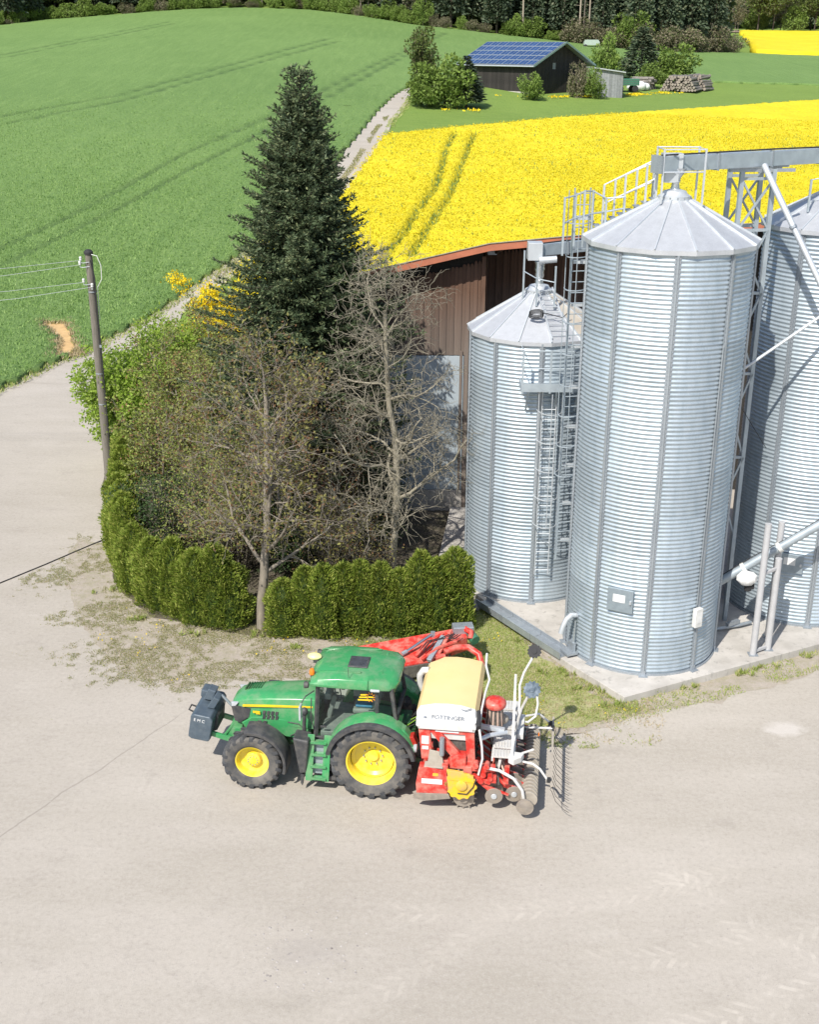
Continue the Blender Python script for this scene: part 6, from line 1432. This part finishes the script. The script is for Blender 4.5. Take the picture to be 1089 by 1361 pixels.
def frame(o, xd, yd):
    xd = Vector(xd).normalized(); yd = Vector(yd); n = xd.cross(yd).normalized(); yd = n.cross(xd); m = Matrix((xd, yd, n)).transposed().to_4x4(); m.translation = Vector(o); return m
text_obj('lettering', 'E M C', .105, MAT['white_print'], fw, frame((4.12 - 4.05, .6225, 1.36), (-1, 0, -.2), (-.2, 0, 1)))
# ------------------------------------------------------------------ seed drill behind the tractor
M('imp_red', (.60, .035, .025), .38, 0, (.52, .03, .022), 2.5, dust=((.62, .36, .28), .50, 4))
M('imp_yellow', (.80, .50, .02), .5, 0, (.70, .42, .03), 5, dust=((.5, .38, .2), .5, 5))
M('tarp_cream', (.78, .60, .30), .75, 0, (.75, .56, .26), 1.3, bump=.25, bscale=3)
M('imp_white', (.70, .70, .69), .45, 0, (.60, .60, .59), 4, dust=((.50, .46, .39), .45, 5))
M('tread_grey', (.68, .68, .67), .5, .15, (.58, .58, .57), 6, dust=((.5, .45, .38), .4, 5))
M('disc_steel', (.34, .30, .26), .6, .35, (.24, .21, .18), 7, dust=((.42, .36, .29), .6, 6))
M('wheel_beige', (.42, .38, .32), .8, 0, (.34, .30, .25), 6)
M('hose_beige', (.55, .42, .34), .6, 0, (.48, .33, .27), 8); M('hose_dark', (.07, .065, .06), .6, 0, (.15, .14, .12), 10)
M('spike_blue', (.05, .075, .10), .9, 0, (.2, .24, .28), 9)
dx, dy = tl(-2.4, 0)
sd = thing('seed_drill', 'red and white seed drill with cream covered hopper coupled behind the tractor', 'seed drill', (dx, dy, 0), TR)
OF = (2.4, 0, 0)
def B(mb, name, mat, **k): return mb.build(name, MAT[mat], sd, loc=OF, **k)
# hopper
mb = MB(); loft(mb, [[(-1.20, -1.22, 1.72), (-2.20, -1.22, 1.72), (-2.36, -1.28, 2.24), (-1.02, -1.28, 2.24)], [(-1.20, 1.22, 1.72), (-2.20, 1.22, 1.72), (-2.36, 1.28, 2.24), (-1.02, 1.28, 2.24)]]); B(mb, 'hopper', 'imp_white', bevel=.02)
def arch(y, dz=0, ins=0): return [(-1.0 - ins, y, 2.22 + dz), (-1.08 - ins * .5, y, 2.36 + dz), (-1.4, y, 2.43 + dz), (-1.7, y, 2.45 + dz), (-2.0, y, 2.43 + dz), (-2.30 + ins * .5, y, 2.36 + dz), (-2.38 + ins, y, 2.22 + dz)]
def arch_cut(y): return [(-1.22, y, 2.20), (-1.26, y, 2.32), (-1.4, y, 2.40), (-1.7, y, 2.42), (-2.0, y, 2.40), (-2.30, y, 2.34), (-2.37, y, 2.20)]
mb = MB(); loft(mb, [arch_cut(-1.34), arch(-1.08), arch(-.5, .012), arch(.1, -.005), arch(.55, .012), arch(.92)]); B(mb, 'tarp_cover', 'tarp_cream', smooth=True)
mb = MB(); loft(mb, [arch(.925, .012), [(-1.03, 1.33, 2.10), (-1.12, 1.33, 2.16), (-1.4, 1.34, 2.18), (-1.7, 1.34, 2.18), (-2.0, 1.34, 2.18), (-2.28, 1.33, 2.16), (-2.36, 1.33, 2.10)], [(-1.08, 1.33, 2.02), (-1.12, 1.33, 2.02), (-1.4, 1.34, 2.02), (-1.7, 1.34, 2.02), (-2.0, 1.34, 2.02), (-2.28, 1.33, 2.02), (-2.34, 1.33, 2.02)]]); ep = B(mb, 'end_panel', 'imp_white', bevel=.012)
n_ = Vector((0, .27, .41)).normalized(); yd = Vector((0, -.41, .27)).normalized()
text_obj('lettering', 'PÖTTINGER', .135, MAT['grey_print'], sd, frame(Vector((-1.72, 1.24, 2.275)) + Vector(OF) + n_ * .022, (-1, 0, 0), yd))
text_obj('lettering', '♦', .09, MAT['grey_print'], sd, frame(Vector((-1.25, 1.24, 2.275)) + Vector(OF) + n_ * .022, (-1, 0, 0), yd)) if False else None
mb = MB(); mb.box((-1.22, 1.245, 2.275), (.05, .05, .012), (.98 - math.pi / 2, 0, 0)); B(mb, 'logo_mark', 'grey_print')
mb = MB(); mb.tube([(-2.0, 1.06, 2.42), (-2.1, 1.08, 2.40), (-2.22, 1.0, 2.41)], .010, 5); B(mb, 'strap', 'grey_print')
# red side frame on both sides
for s in (1, -1):
    y0, y1 = s * 1.20, s * 1.28
    mb = MB()
    mb.prism([(-1.08, 2.02), (-1.34, 2.02), (-1.40, 1.25), (-1.16, 1.22)], 'y', y0, y1); mb.prism([(-1.34, 2.02), (-2.32, 2.02), (-2.32, 1.90), (-1.40, 1.90)], 'y', y0, y1)
    mb.prism([(-2.12, 1.90), (-2.32, 1.90), (-2.36, 1.15), (-2.18, 1.15)], 'y', y0, y1); mb.prism([(-1.34, 1.95), (-1.56, 1.95), (-2.16, 1.28), (-1.96, 1.16)], 'y', y0 - s * .005, y1 + s * .012)
    mb.prism([(-1.30, 1.22), (-2.36, 1.25), (-2.38, 1.10), (-1.30, 1.08)], 'y', y0, y1 + s * .006)
    B(mb, 'side_frame', 'imp_red', bevel=.008)
mb = MB(); mb.box((-1.72, 1.285, 1.96), (.52, .006, .04)); mb.box((-1.24, 1.287, 1.72), (.16, .008, .2)); mb.box((-1.24, 1.287, 1.52), (.14, .008, .08)); B(mb, 'sticker', 'white_print')
mb = MB(); mb.cyl((-1.62, 1.36, 1.85), (-1.62, 1.38, 1.42), .055, n=12); B(mb, 'canister', 'galv_dark')
mb = MB(); mb.box((-1.98, 1.25, 1.25), (.36, .22, .36)); mb.box((-1.70, 1.38, 1.02), (.14, .14, .34)); mb.box((-2.2, 1.3, 1.05), (.2, .18, .24)); B(mb, 'metering_box', 'imp_red', bevel=.02)
mb = MB(); mb.box((-1.75, 0, 1.86), (.8, 2.3, .2)); mb.box((-1.7, 0, 1.45), (.7, 1.6, .5)); B(mb, 'fan_housing', 'plastic_black', bevel=.05)
mb = MB(); mb.lathe([(.32, -.12), (.34, -.1), (.34, .1), (.3, .12), (.12, .13), (0, .13)], (-1.85, 1.02, 1.58), 'y', 20); B(mb, 'blower_fan', 'hose_dark', smooth=True)
# white elbow pipe at the far front corner
mb = MB(); mb.tube([(-1.1, -.72, 2.35), (-.96, -.76, 2.32), (-.88, -.78, 2.18), (-.88, -.78, 1.95), (-.95, -.78, 1.8)], .085, 12); B(mb, 'air_pipe', 'imp_white', smooth=True)
# headstock
mb = MB()
for s in (1, -1): mb.bar((-1.15, s * .42, .55), (-1.22, s * .20, 1.65), .08, .14)
mb.bar((-1.20, -.25, 1.6), (-1.20, .25, 1.6), .1, .12); mb.bar((-1.14, -.6, .7), (-1.14, .6, .7), .12, .12); B(mb, 'headstock', 'imp_red', bevel=.008)
# power harrow
mb = MB(); mb.box((-1.48, 0, .66), (.60, 2.84, .26)); mb.bar((-1.25, -1.42, .90), (-1.25, 1.42, .90), .16, .2); B(mb, 'harrow_trough', 'imp_red', bevel=.02)
for s in (1, -1):
    mb = MB(); mb.prism([(-1.12, 1.12), (-1.30, 1.16), (-1.74, 1.08), (-1.80, .62), (-1.76, .50), (-1.08, .46), (-1.06, .70)], 'y', s * 1.43, s * 1.50); mb.prism([(-1.12, 1.10), (-1.32, 1.10), (-1.32, .96), (-1.12, .96)], 'y', s * 1.2, s * 1.46); B(mb, 'side_plate', 'imp_red', bevel=.01)
    mb = MB(); mb.prism([(-1.02, .48), (-1.80, .52), (-1.84, .40), (-1.30, .30), (-1.0, .34)], 'y', s * 1.505, s * 1.53); B(mb, 'skid_plate', 'disc_steel', bevel=.006)
mb = MB(); mb.box((-1.42, 1.505, .80), (.46, .012, .12)); B(mb, 'sticker', 'white_print')
mb = MB(); mb.box((-1.50, 1.505, .98), (.12, .012, .07)); B(mb, 'sticker', 'imp_yellow')
mb = MB(); mb.prism([(-1.30, 1.15), (-1.66, 1.12), (-1.62, 1.45), (-1.34, 1.50)], 'y', 1.30, 1.34); mb.box((-1.45, 1.38, 1.15), (.42, .22, .04)); B(mb, 'dusty_plate', 'wheel_beige', bevel=.01)
for k in range(20):
    y = -1.33 + k * .14; mb = MB(); mb.prism([(-1.42, .52), (-1.54, .52), (-1.53, .24), (-1.47, .20)], 'y', y - .012, y + .012); B(mb, 'harrow_tine', 'disc_steel')
# packer roller with toothed rings
for k in range(12):
    y = -1.28 + k * .232; mb = MB(); mb.lathe([(.10, -.03), (.235, -.03), (.24, .03), (.10, .03)], (-2.12, y, .30), 'y', 18)
    for q in range(12): a = q * math.pi / 6; mb.box((-2.12 + .26 * math.cos(a), y, .30 + .26 * math.sin(a)), (.06, .05, .03), (0, -a, 0))
    B(mb, 'packer_ring', 'disc_steel')
mb = MB(); mb.cyl((-2.12, -1.36, .30), (-2.12, 1.36, .30), .11, n=14); B(mb, 'packer_tube', 'disc_steel')
# yellow toothed end shield
P = []
for k in range(48):
    a = 2 * math.pi * k / 48; r = .33 + (.035 if k % 4 < 2 else 0); P.append((-2.06 + r * math.cos(a), .74 + r * math.sin(a)))
mb = MB(); mb.prism(P, 'y', 1.46, 1.50); mb.prism([(-1.74, 1.12), (-2.0, 1.10), (-2.34, 1.00), (-2.36, .84), (-1.80, .88)], 'y', 1.44, 1.515); B(mb, 'drive_shield', 'imp_yellow', bevel=.006)
mb = MB(); mb.lathe([(.13, 1.50), (.13, 1.54), (.09, 1.56), (0, 1.56)], (-2.08, 0, .76), 'y', 16); B(mb, 'shield_hub', 'imp_yellow', smooth=True)
mb = MB(); mb.tube([(-2.0, 1.53, .56), (-2.2, 1.53, .55), (-2.34, 1.52, .74), (-2.40, 1.5, .95)], .014, 5); B(mb, 'chain_guard', 'rubber')
# red linkage arms to the coulter bar
mb = MB()
for s in (1, -1):
    mb.bar((-2.25, s * 1.30, 1.12), (-2.80, s * 1.25, 1.10), .14, .14); mb.bar((-2.3, s * 1.35, .92), (-2.72, s * 1.35, .80), .10, .12)
    for x, z in ((-2.38, 1.22), (-2.55, 1.0), (-2.70, .92), (-2.5, .84), (-2.62, 1.22)): mb.lathe([(0, -.1), (.065, -.1), (.065, .1), (0, .1)], (x, s * 1.34, z), 'y', 10)
mb.bar((-2.78, -1.4, .86), (-2.78, 1.4, .86), .12, .12); mb.bar((-3.05, -1.4, .86), (-3.05, 1.4, .86), .12, .12); B(mb, 'coulter_frame', 'imp_red', bevel=.01)
# coulters: disc, arm, press wheel
disc = MB().lathe([(0, .03), (.05, .03), (.06, .012), (.195, .006), (.20, 0), (.195, -.006), (.06, -.012), (0, -.03)], axis='y', n=24).mesh('coulter_disc', MAT['disc_steel'], True)
hubm = MB().lathe([(0, .045), (.06, .04), (.07, .02)], axis='y', n=14).mesh('disc_hub', MAT['galv_light'], True)
pw = MB().lathe([(0, .02), (.05, .03), (.13, .022), (.15, .03), (.185, .026), (.19, 0), (.185, -.026), (.15, -.03), (.13, -.022), (0, -.02)], axis='y', n=24).mesh('press_wheel', MAT['wheel_beige'], True)
arm = MB().bar((.45, 0, .42), (0, 0, .06), .05, .07).bar((.20, .0, .24), (-.32, 0, .04), .04, .045).mesh('coulter_arm', MAT['imp_red'])
for k in range(11):
    y = 1.38 - k * .272
    for x, yy in ((-2.80, y), (-3.24, y - .136)):
        a_ = link_mesh('coulter_arm', arm, sd, (x + 2.4, yy - .03, .46)); d_ = link_mesh('coulter_disc', disc, sd, (x + 2.4, yy, .46), (0, 0, .10)); link_mesh('disc_hub', hubm, d_)
    for yy in (y, y - .136): link_mesh('press_wheel', pw, sd, (-3.58 + 2.4, yy, .46))
# hoses fanning from the distributor
rg = np.random.default_rng(8)
hp = Vector((-2.70, .05, 0))
for k in range(22):
    yt = 1.36 - k * .13; a = math.pi * 2 * k / 22; p0 = hp + Vector((.15 * math.cos(a), .15 * math.sin(a), 2.02)); p1 = hp + Vector((.20 * math.cos(a), .20 * math.sin(a), 1.55))
    pm = Vector((-2.70 - .12 * rg.uniform(), hp.y * .5 + yt * .5, 1.15 + .12 * rg.uniform())); p2 = Vector((-2.90 - .2 * (k % 2), yt, .74))
    mb = MB(); mb.tube([p0, p1, p1.lerp(pm, .5) + Vector((.02, 0, -.02)), pm, pm.lerp(p2, .6) + Vector((0, 0, .02)), p2], .024, 6); B(mb, 'seed_hose', 'hose_beige' if k % 2 else 'hose_dark', smooth=True)
mb = MB(); mb.lathe([(.24, 0), (.255, .04), (.255, .10), (.22, .15), (.12, .20), (0, .22)], hp + Vector((0, 0, 1.98)), 'z', 20); B(mb, 'distributor_head', 'imp_red', smooth=True)
mb = MB(); mb.cyl(hp + Vector((0, 0, .9)), hp + Vector((0, 0, 2.0)), .07, n=12); B(mb, 'riser_pipe', 'hose_dark')
mb = MB(); mb.tube([(-2.42, .95, 1.62), (-2.62, .75, 1.62), (-3.0, .5, 1.58)], .05, 10); mb.bar((-2.4, .52, 1.70), (-2.95, .52, 1.64), .08, .1); B(mb, 'hose_clamp', 'galv_light')
mb = MB(); mb.ball((-2.9, -.12, 1.55), (.12, .12, .12), 12, 8); B(mb, 'dust_cap', 'wheel_beige', smooth=True)
# bent rail along the rear of the hopper
mb = MB(); mb.tube([(-2.40, -1.35, 2.55), (-2.41, -.95, 2.45), (-2.52, -.55, 2.30), (-2.46, -.1, 2.22), (-2.42, .6, 2.15), (-2.42, 1.25, 2.08), (-2.50, 1.38, 1.7), (-2.52, 1.38, 1.40), (-2.44, 1.38, .98)], .026, 8); B(mb, 'hand_rail', 'imp_white', smooth=True)
mb = MB(); mb.tube([(-2.40, 1.22, 2.05), (-2.42, 1.32, 2.16), (-2.38, .9, 2.3)], .045, 8); B(mb, 'rubber_strap', 'rubber')
# loading platform: grip planks
for k, (y, w_) in enumerate(((-1.16, .44), (-.70, .40), (-.27, .40), (.16, .38), (.56, .38), (.96, .34))):
    mb = MB(); mb.box((-2.96, y, 1.30), (.50, w_ - .03, .03))
    for q in range(7): mb.box((-2.76 - q * .066, y, 1.322), (.022, w_ - .06, .014))
    B(mb, 'step_plank', 'tread_grey')
mb = MB(); mb.bar((-2.72, -1.36, 1.25), (-2.72, 1.14, 1.25), .04, .09); mb.bar((-3.20, -1.36, 1.25), (-3.20, 1.14, 1.25), .04, .09)
for y in (-1.2, 0, 1.0): mb.bar((-2.9, y, 1.22), (-2.85, y, .9), .06, .06)
B(mb, 'platform_frame', 'imp_white')
mb = MB(); mb.bar((-3.10, -1.38, 2.02), (-3.16, 1.18, 1.40), .055, .055); mb.bar((-3.14, .2, 1.62), (-3.14, .2, 1.28), .05, .05); mb.bar((-3.12, -.9, 1.90), (-3.12, -.9, 1.28), .05, .05); B(mb, 'guard_bar', 'imp_white')
mb = MB(); mb.prism([(-3.12, .98), (-3.42, 1.02), (-3.36, 1.2), (-3.2, 1.34), (-3.08, 1.25)], 'z', 1.26, 1.40); B(mb, 'bracket', 'imp_white', bevel=.01)
mb = MB(); mb.box((-3.30, -.35, 1.24), (.14, .9, .14)); B(mb, 'cross_tube', 'imp_white', bevel=.01)
mb = MB(); mb.box((-3.32, -.30, 1.10), (.22, .34, .10)); B(mb, 'valve_block', 'plastic_black')
# folded marker arms with discs
def wheel_star(c, r, name, mat, ax):
    mb = MB(); P = []
    for k in range(36):
        a = 2 * math.pi * k / 36; rr = r * (1 if k % 3 else .84); P.append((rr * math.cos(a), rr * math.sin(a)))
    mb.prism(P, 'z', -.008, .008); mb.lathe([(.07, -.03), (.07, .03), (0, .04)], n=12); o = mb.build(name, MAT[mat], sd); o.matrix_local = Matrix.Translation(Vector(c) + Vector(OF)) @ Vector((0, 0, 1)).rotation_difference(Vector(ax)).to_matrix().to_4x4(); return o
mb = MB(); mb.tube([(-3.22, -.30, 1.35), (-3.24, -.55, 1.85), (-3.22, -.75, 2.10), (-3.30, -.90, 2.35), (-3.52, -1.02, 2.78)], .028, 8); B(mb, 'marker_arm', 'imp_white', smooth=True)
mb = MB(); mb.tube([(-3.20, -.02, 1.35), (-3.24, -.02, 1.65), (-3.30, .05, 1.95), (-3.46, .18, 2.42)], .031, 8); B(mb, 'marker_arm', 'imp_white', smooth=True)
wheel_star((-3.52, -1.04, 2.86), .17, 'marker_disc', 'rubber', (.2, .8, .6)); wheel_star((-3.52, .22, 2.55), .20, 'marker_disc', 'spike_blue', (.1, .75, .65))
# harrow carrier arms
for P in ([(-3.2, -.55, 1.25), (-3.45, -.60, 1.22), (-3.62, -.75, 1.3), (-3.66, -.9, 1.55), (-3.62, -1.0, 1.8)], [(-3.35, -.75, 1.28), (-3.7, -.98, 1.24), (-3.95, -1.12, .95)], [(-3.25, -.75, .98), (-4.03, -.80, .98)], [(-3.25, 1.05, 1.22), (-3.62, 1.15, 1.22), (-3.78, 1.22, 1.15), (-3.95, 1.25, .92)], [(-3.3, .42, .98), (-3.62, .3, 1.05)]):
    mb = MB(); mb.tube(P, .027, 8); B(mb, 'carrier_arm', 'imp_white', smooth=True)
mb = MB(); mb.tube([(-2.62, 1.36, 1.16), (-2.9, 1.42, 1.16), (-3.22, 1.48, 1.02), (-3.42, 1.50, .75), (-3.48, 1.50, .42)], .035, 8); B(mb, 'wheel_arm', 'imp_white', smooth=True)
mb = MB(); mb.lathe([(0, .04), (.08, .05), (.15, .03), (.19, .03), (.20, 0), (.19, -.03), (0, -.04)], (-3.50, 1.58, .38), 'y', 24); B(mb, 'gauge_wheel', 'disc_steel', smooth=True)
mb = MB(); mb.bar((-4.05, -1.50, .86), (-4.05, 1.42, .86), .05, .05); B(mb, 'harrow_bar', 'wheel_beige')
tm = MB().tube([(0, 0, .0), (-.03, .0, -.05), (.02, .015, -.10), (-.03, .03, -.16), (-.12, .05, -.38), (-.30, .06, -.55), (-.42, .05, -.62)], .0065, 5).mesh('spring_tine', MAT['rubber'])
for k in range(14): link_mesh('spring_tine', tm, sd, (-4.05 + 2.4, -1.42 + k * .215, .86), (0, 0, R(-8 + 3 * (k % 3))))
mb = MB(); mb.box((-4.03, -.82, .98), (.07, .07, .09)); mb.box((-3.99, 1.25, .90), (.09, .08, .1)); mb.box((-3.98, -1.12, .92), (.09, .08, .1)); B(mb, 'clamp', 'rubber')
mb = MB(); mb.box((-3.72, -.62, .90), (.03, .07, .05)); B(mb, 'reflector', 'amber')
# ------------------------------------------------------------------ red mower parked on the grass at the hedge
mw = thing('mower', 'red mower lying on the grass between the hedge and the tractor cab', 'mower', (.2, 29.3, 0))
def Bm(mb, name, mat, **k): return mb.build(name, MAT[mat], mw, loc=(-.2, -29.3, 0), **k)
mb = MB(); mb.add([(-1.42, 29.45, .62), (-.52, 28.42, .52), (1.05, 28.92, .55), (1.30, 29.98, .92), (-1.42, 29.45, .57), (-.52, 28.42, .47), (1.05, 28.92, .50), (1.30, 29.98, .87)], [(0, 1, 2, 3), (7, 6, 5, 4), (0, 4, 5, 1), (1, 5, 6, 2), (2, 6, 7, 3), (3, 7, 4, 0)]); Bm(mb, 'deck_plate', 'imp_red', bevel=.01)
mb = MB(); mb.bar((-.55, 28.42, .30), (1.0, 28.9, .34), .12, .34); mb.bar((-1.40, 29.4, .3), (-.6, 28.45, .28), .1, .3); Bm(mb, 'side_skirt', 'hose_dark')
mb = MB(); mb.box((-.95, 29.18, .615), (.16, .14, .01), (.05, .03, .2)); Bm(mb, 'sticker', 'tarp_cream')
mb = MB(); mb.prism([(1.00, 29.75), (1.55, 30.05), (1.62, 29.55), (1.15, 29.2)], 'z', .45, .88); Bm(mb, 'gearbox_bracket', 'imp_red', bevel=.03)
mb = MB(); mb.box((1.50, 29.9, .92), (.58, .36, .30), (0, 0, .12)); Bm(mb, 'gearbox', 'galv_dark', bevel=.03)
mb = MB(); mb.cyl((1.72, 29.75, .82), (1.84, 29.55, .76), .14, n=14); Bm(mb, 'belt_drum', 'trailer_green', smooth=True)
mb = MB(); mb.tube([(1.55, 29.8, 1.0), (1.72, 29.66, .96), (1.70, 29.55, .82)], .085, 10); Bm(mb, 'drum_cover', 'imp_red', smooth=True)
mb = MB(); mb.tube([(.95, 28.95, .72), (1.25, 29.08, .78), (1.62, 29.12, .78), (1.90, 28.95, .66), (1.98, 28.75, .42), (1.95, 28.6, .15)], .095, 12); Bm(mb, 'swing_arm', 'imp_red', smooth=True)
mb = MB(); mb.tube([(-.05, 28.98, .72), (.62, 29.42, 1.0)], [.04, .045], 10); Bm(mb, 'hydraulic_ram', 'chrome', smooth=True)
mb = MB(); mb.tube([(-.18, 28.9, .68), (-.05, 28.98, .72)], .06, 8); mb.box((.66, 29.45, 1.0), (.12, .12, .14)); Bm(mb, 'ram_mount', 'galv_dark')
mb = MB(); mb.bar((.55, 28.62, .62), (.95, 29.35, .98), .14, .12); Bm(mb, 'support_beam', 'galv_dark', bevel=.01)
for P in ([(.2, 28.85, .64), (.5, 29.15, .9), (.95, 29.5, 1.0)], [(.35, 28.7, .62), (.8, 28.95, .85), (1.3, 29.15, .95)], [(.75, 28.75, .62), (1.02, 29.2, .98), (1.15, 29.6, 1.05)]):
    mb = MB(); mb.bar(P[0], P[1], .09, .06); mb.bar(P[1], P[2], .09, .06); Bm(mb, 'link_arm', 'imp_red', bevel=.008)
for k in range(5):
    mb = MB(); mb.tube([(.3 + k * .1, 28.95, .75), (.5 + k * .12, 29.1 + .05 * k, .98), (.85 + k * .1, 29.2, 1.0), (1.1 + k * .08, 29.35, 1.05)], .014, 5); Bm(mb, 'hose', 'rubber', smooth=True)
mb = MB(); mb.prism([(.75, 28.55), (1.0, 28.65), (.98, 28.85), (.72, 28.75)], 'z', .4, .75); Bm(mb, 'mount_bracket', 'imp_red', bevel=.01)
mb = MB()
for x, y in ((-1.2, 29.35), (.8, 28.95), (1.15, 29.8)): mb.cyl((x, y, 0), (x, y, .6), .04, n=8)
Bm(mb, 'stands', 'galv_dark')
# ------------------------------------------------------------------ labels: tell look-alikes apart by their order from the left
def ordinal(n):
    o = ['first', 'second', 'third', 'fourth', 'fifth', 'sixth', 'seventh', 'eighth', 'ninth', 'tenth', 'eleventh', 'twelfth', 'thirteenth', 'fourteenth', 'fifteenth', 'sixteenth', 'seventeenth', 'eighteenth', 'nineteenth']
    if n < 20: return o[n - 1]
    t = {2: 'twent', 3: 'thirt', 4: 'fort', 5: 'fift'}[n // 10]
    return t + 'ieth' if n % 10 == 0 else t + 'y-' + o[n % 10 - 1]
_by = {}
for o in list(bpy.data.objects):
    if o.parent is None and o.get('label') and o.get('group'): _by.setdefault((o['label'], o['group']), []).append(o)
for (lb, g), L in _by.items():
    if len(L) < 2 or len(L) > 59: continue
    L.sort(key=lambda q: q.location.x / max(1, q.location.y))
    for i, q in enumerate(L):
        q['label'] = ' '.join(lb.split()[:12]) + ', ' + ordinal(i + 1) + ' from the left'
SC.render.film_transparent = False
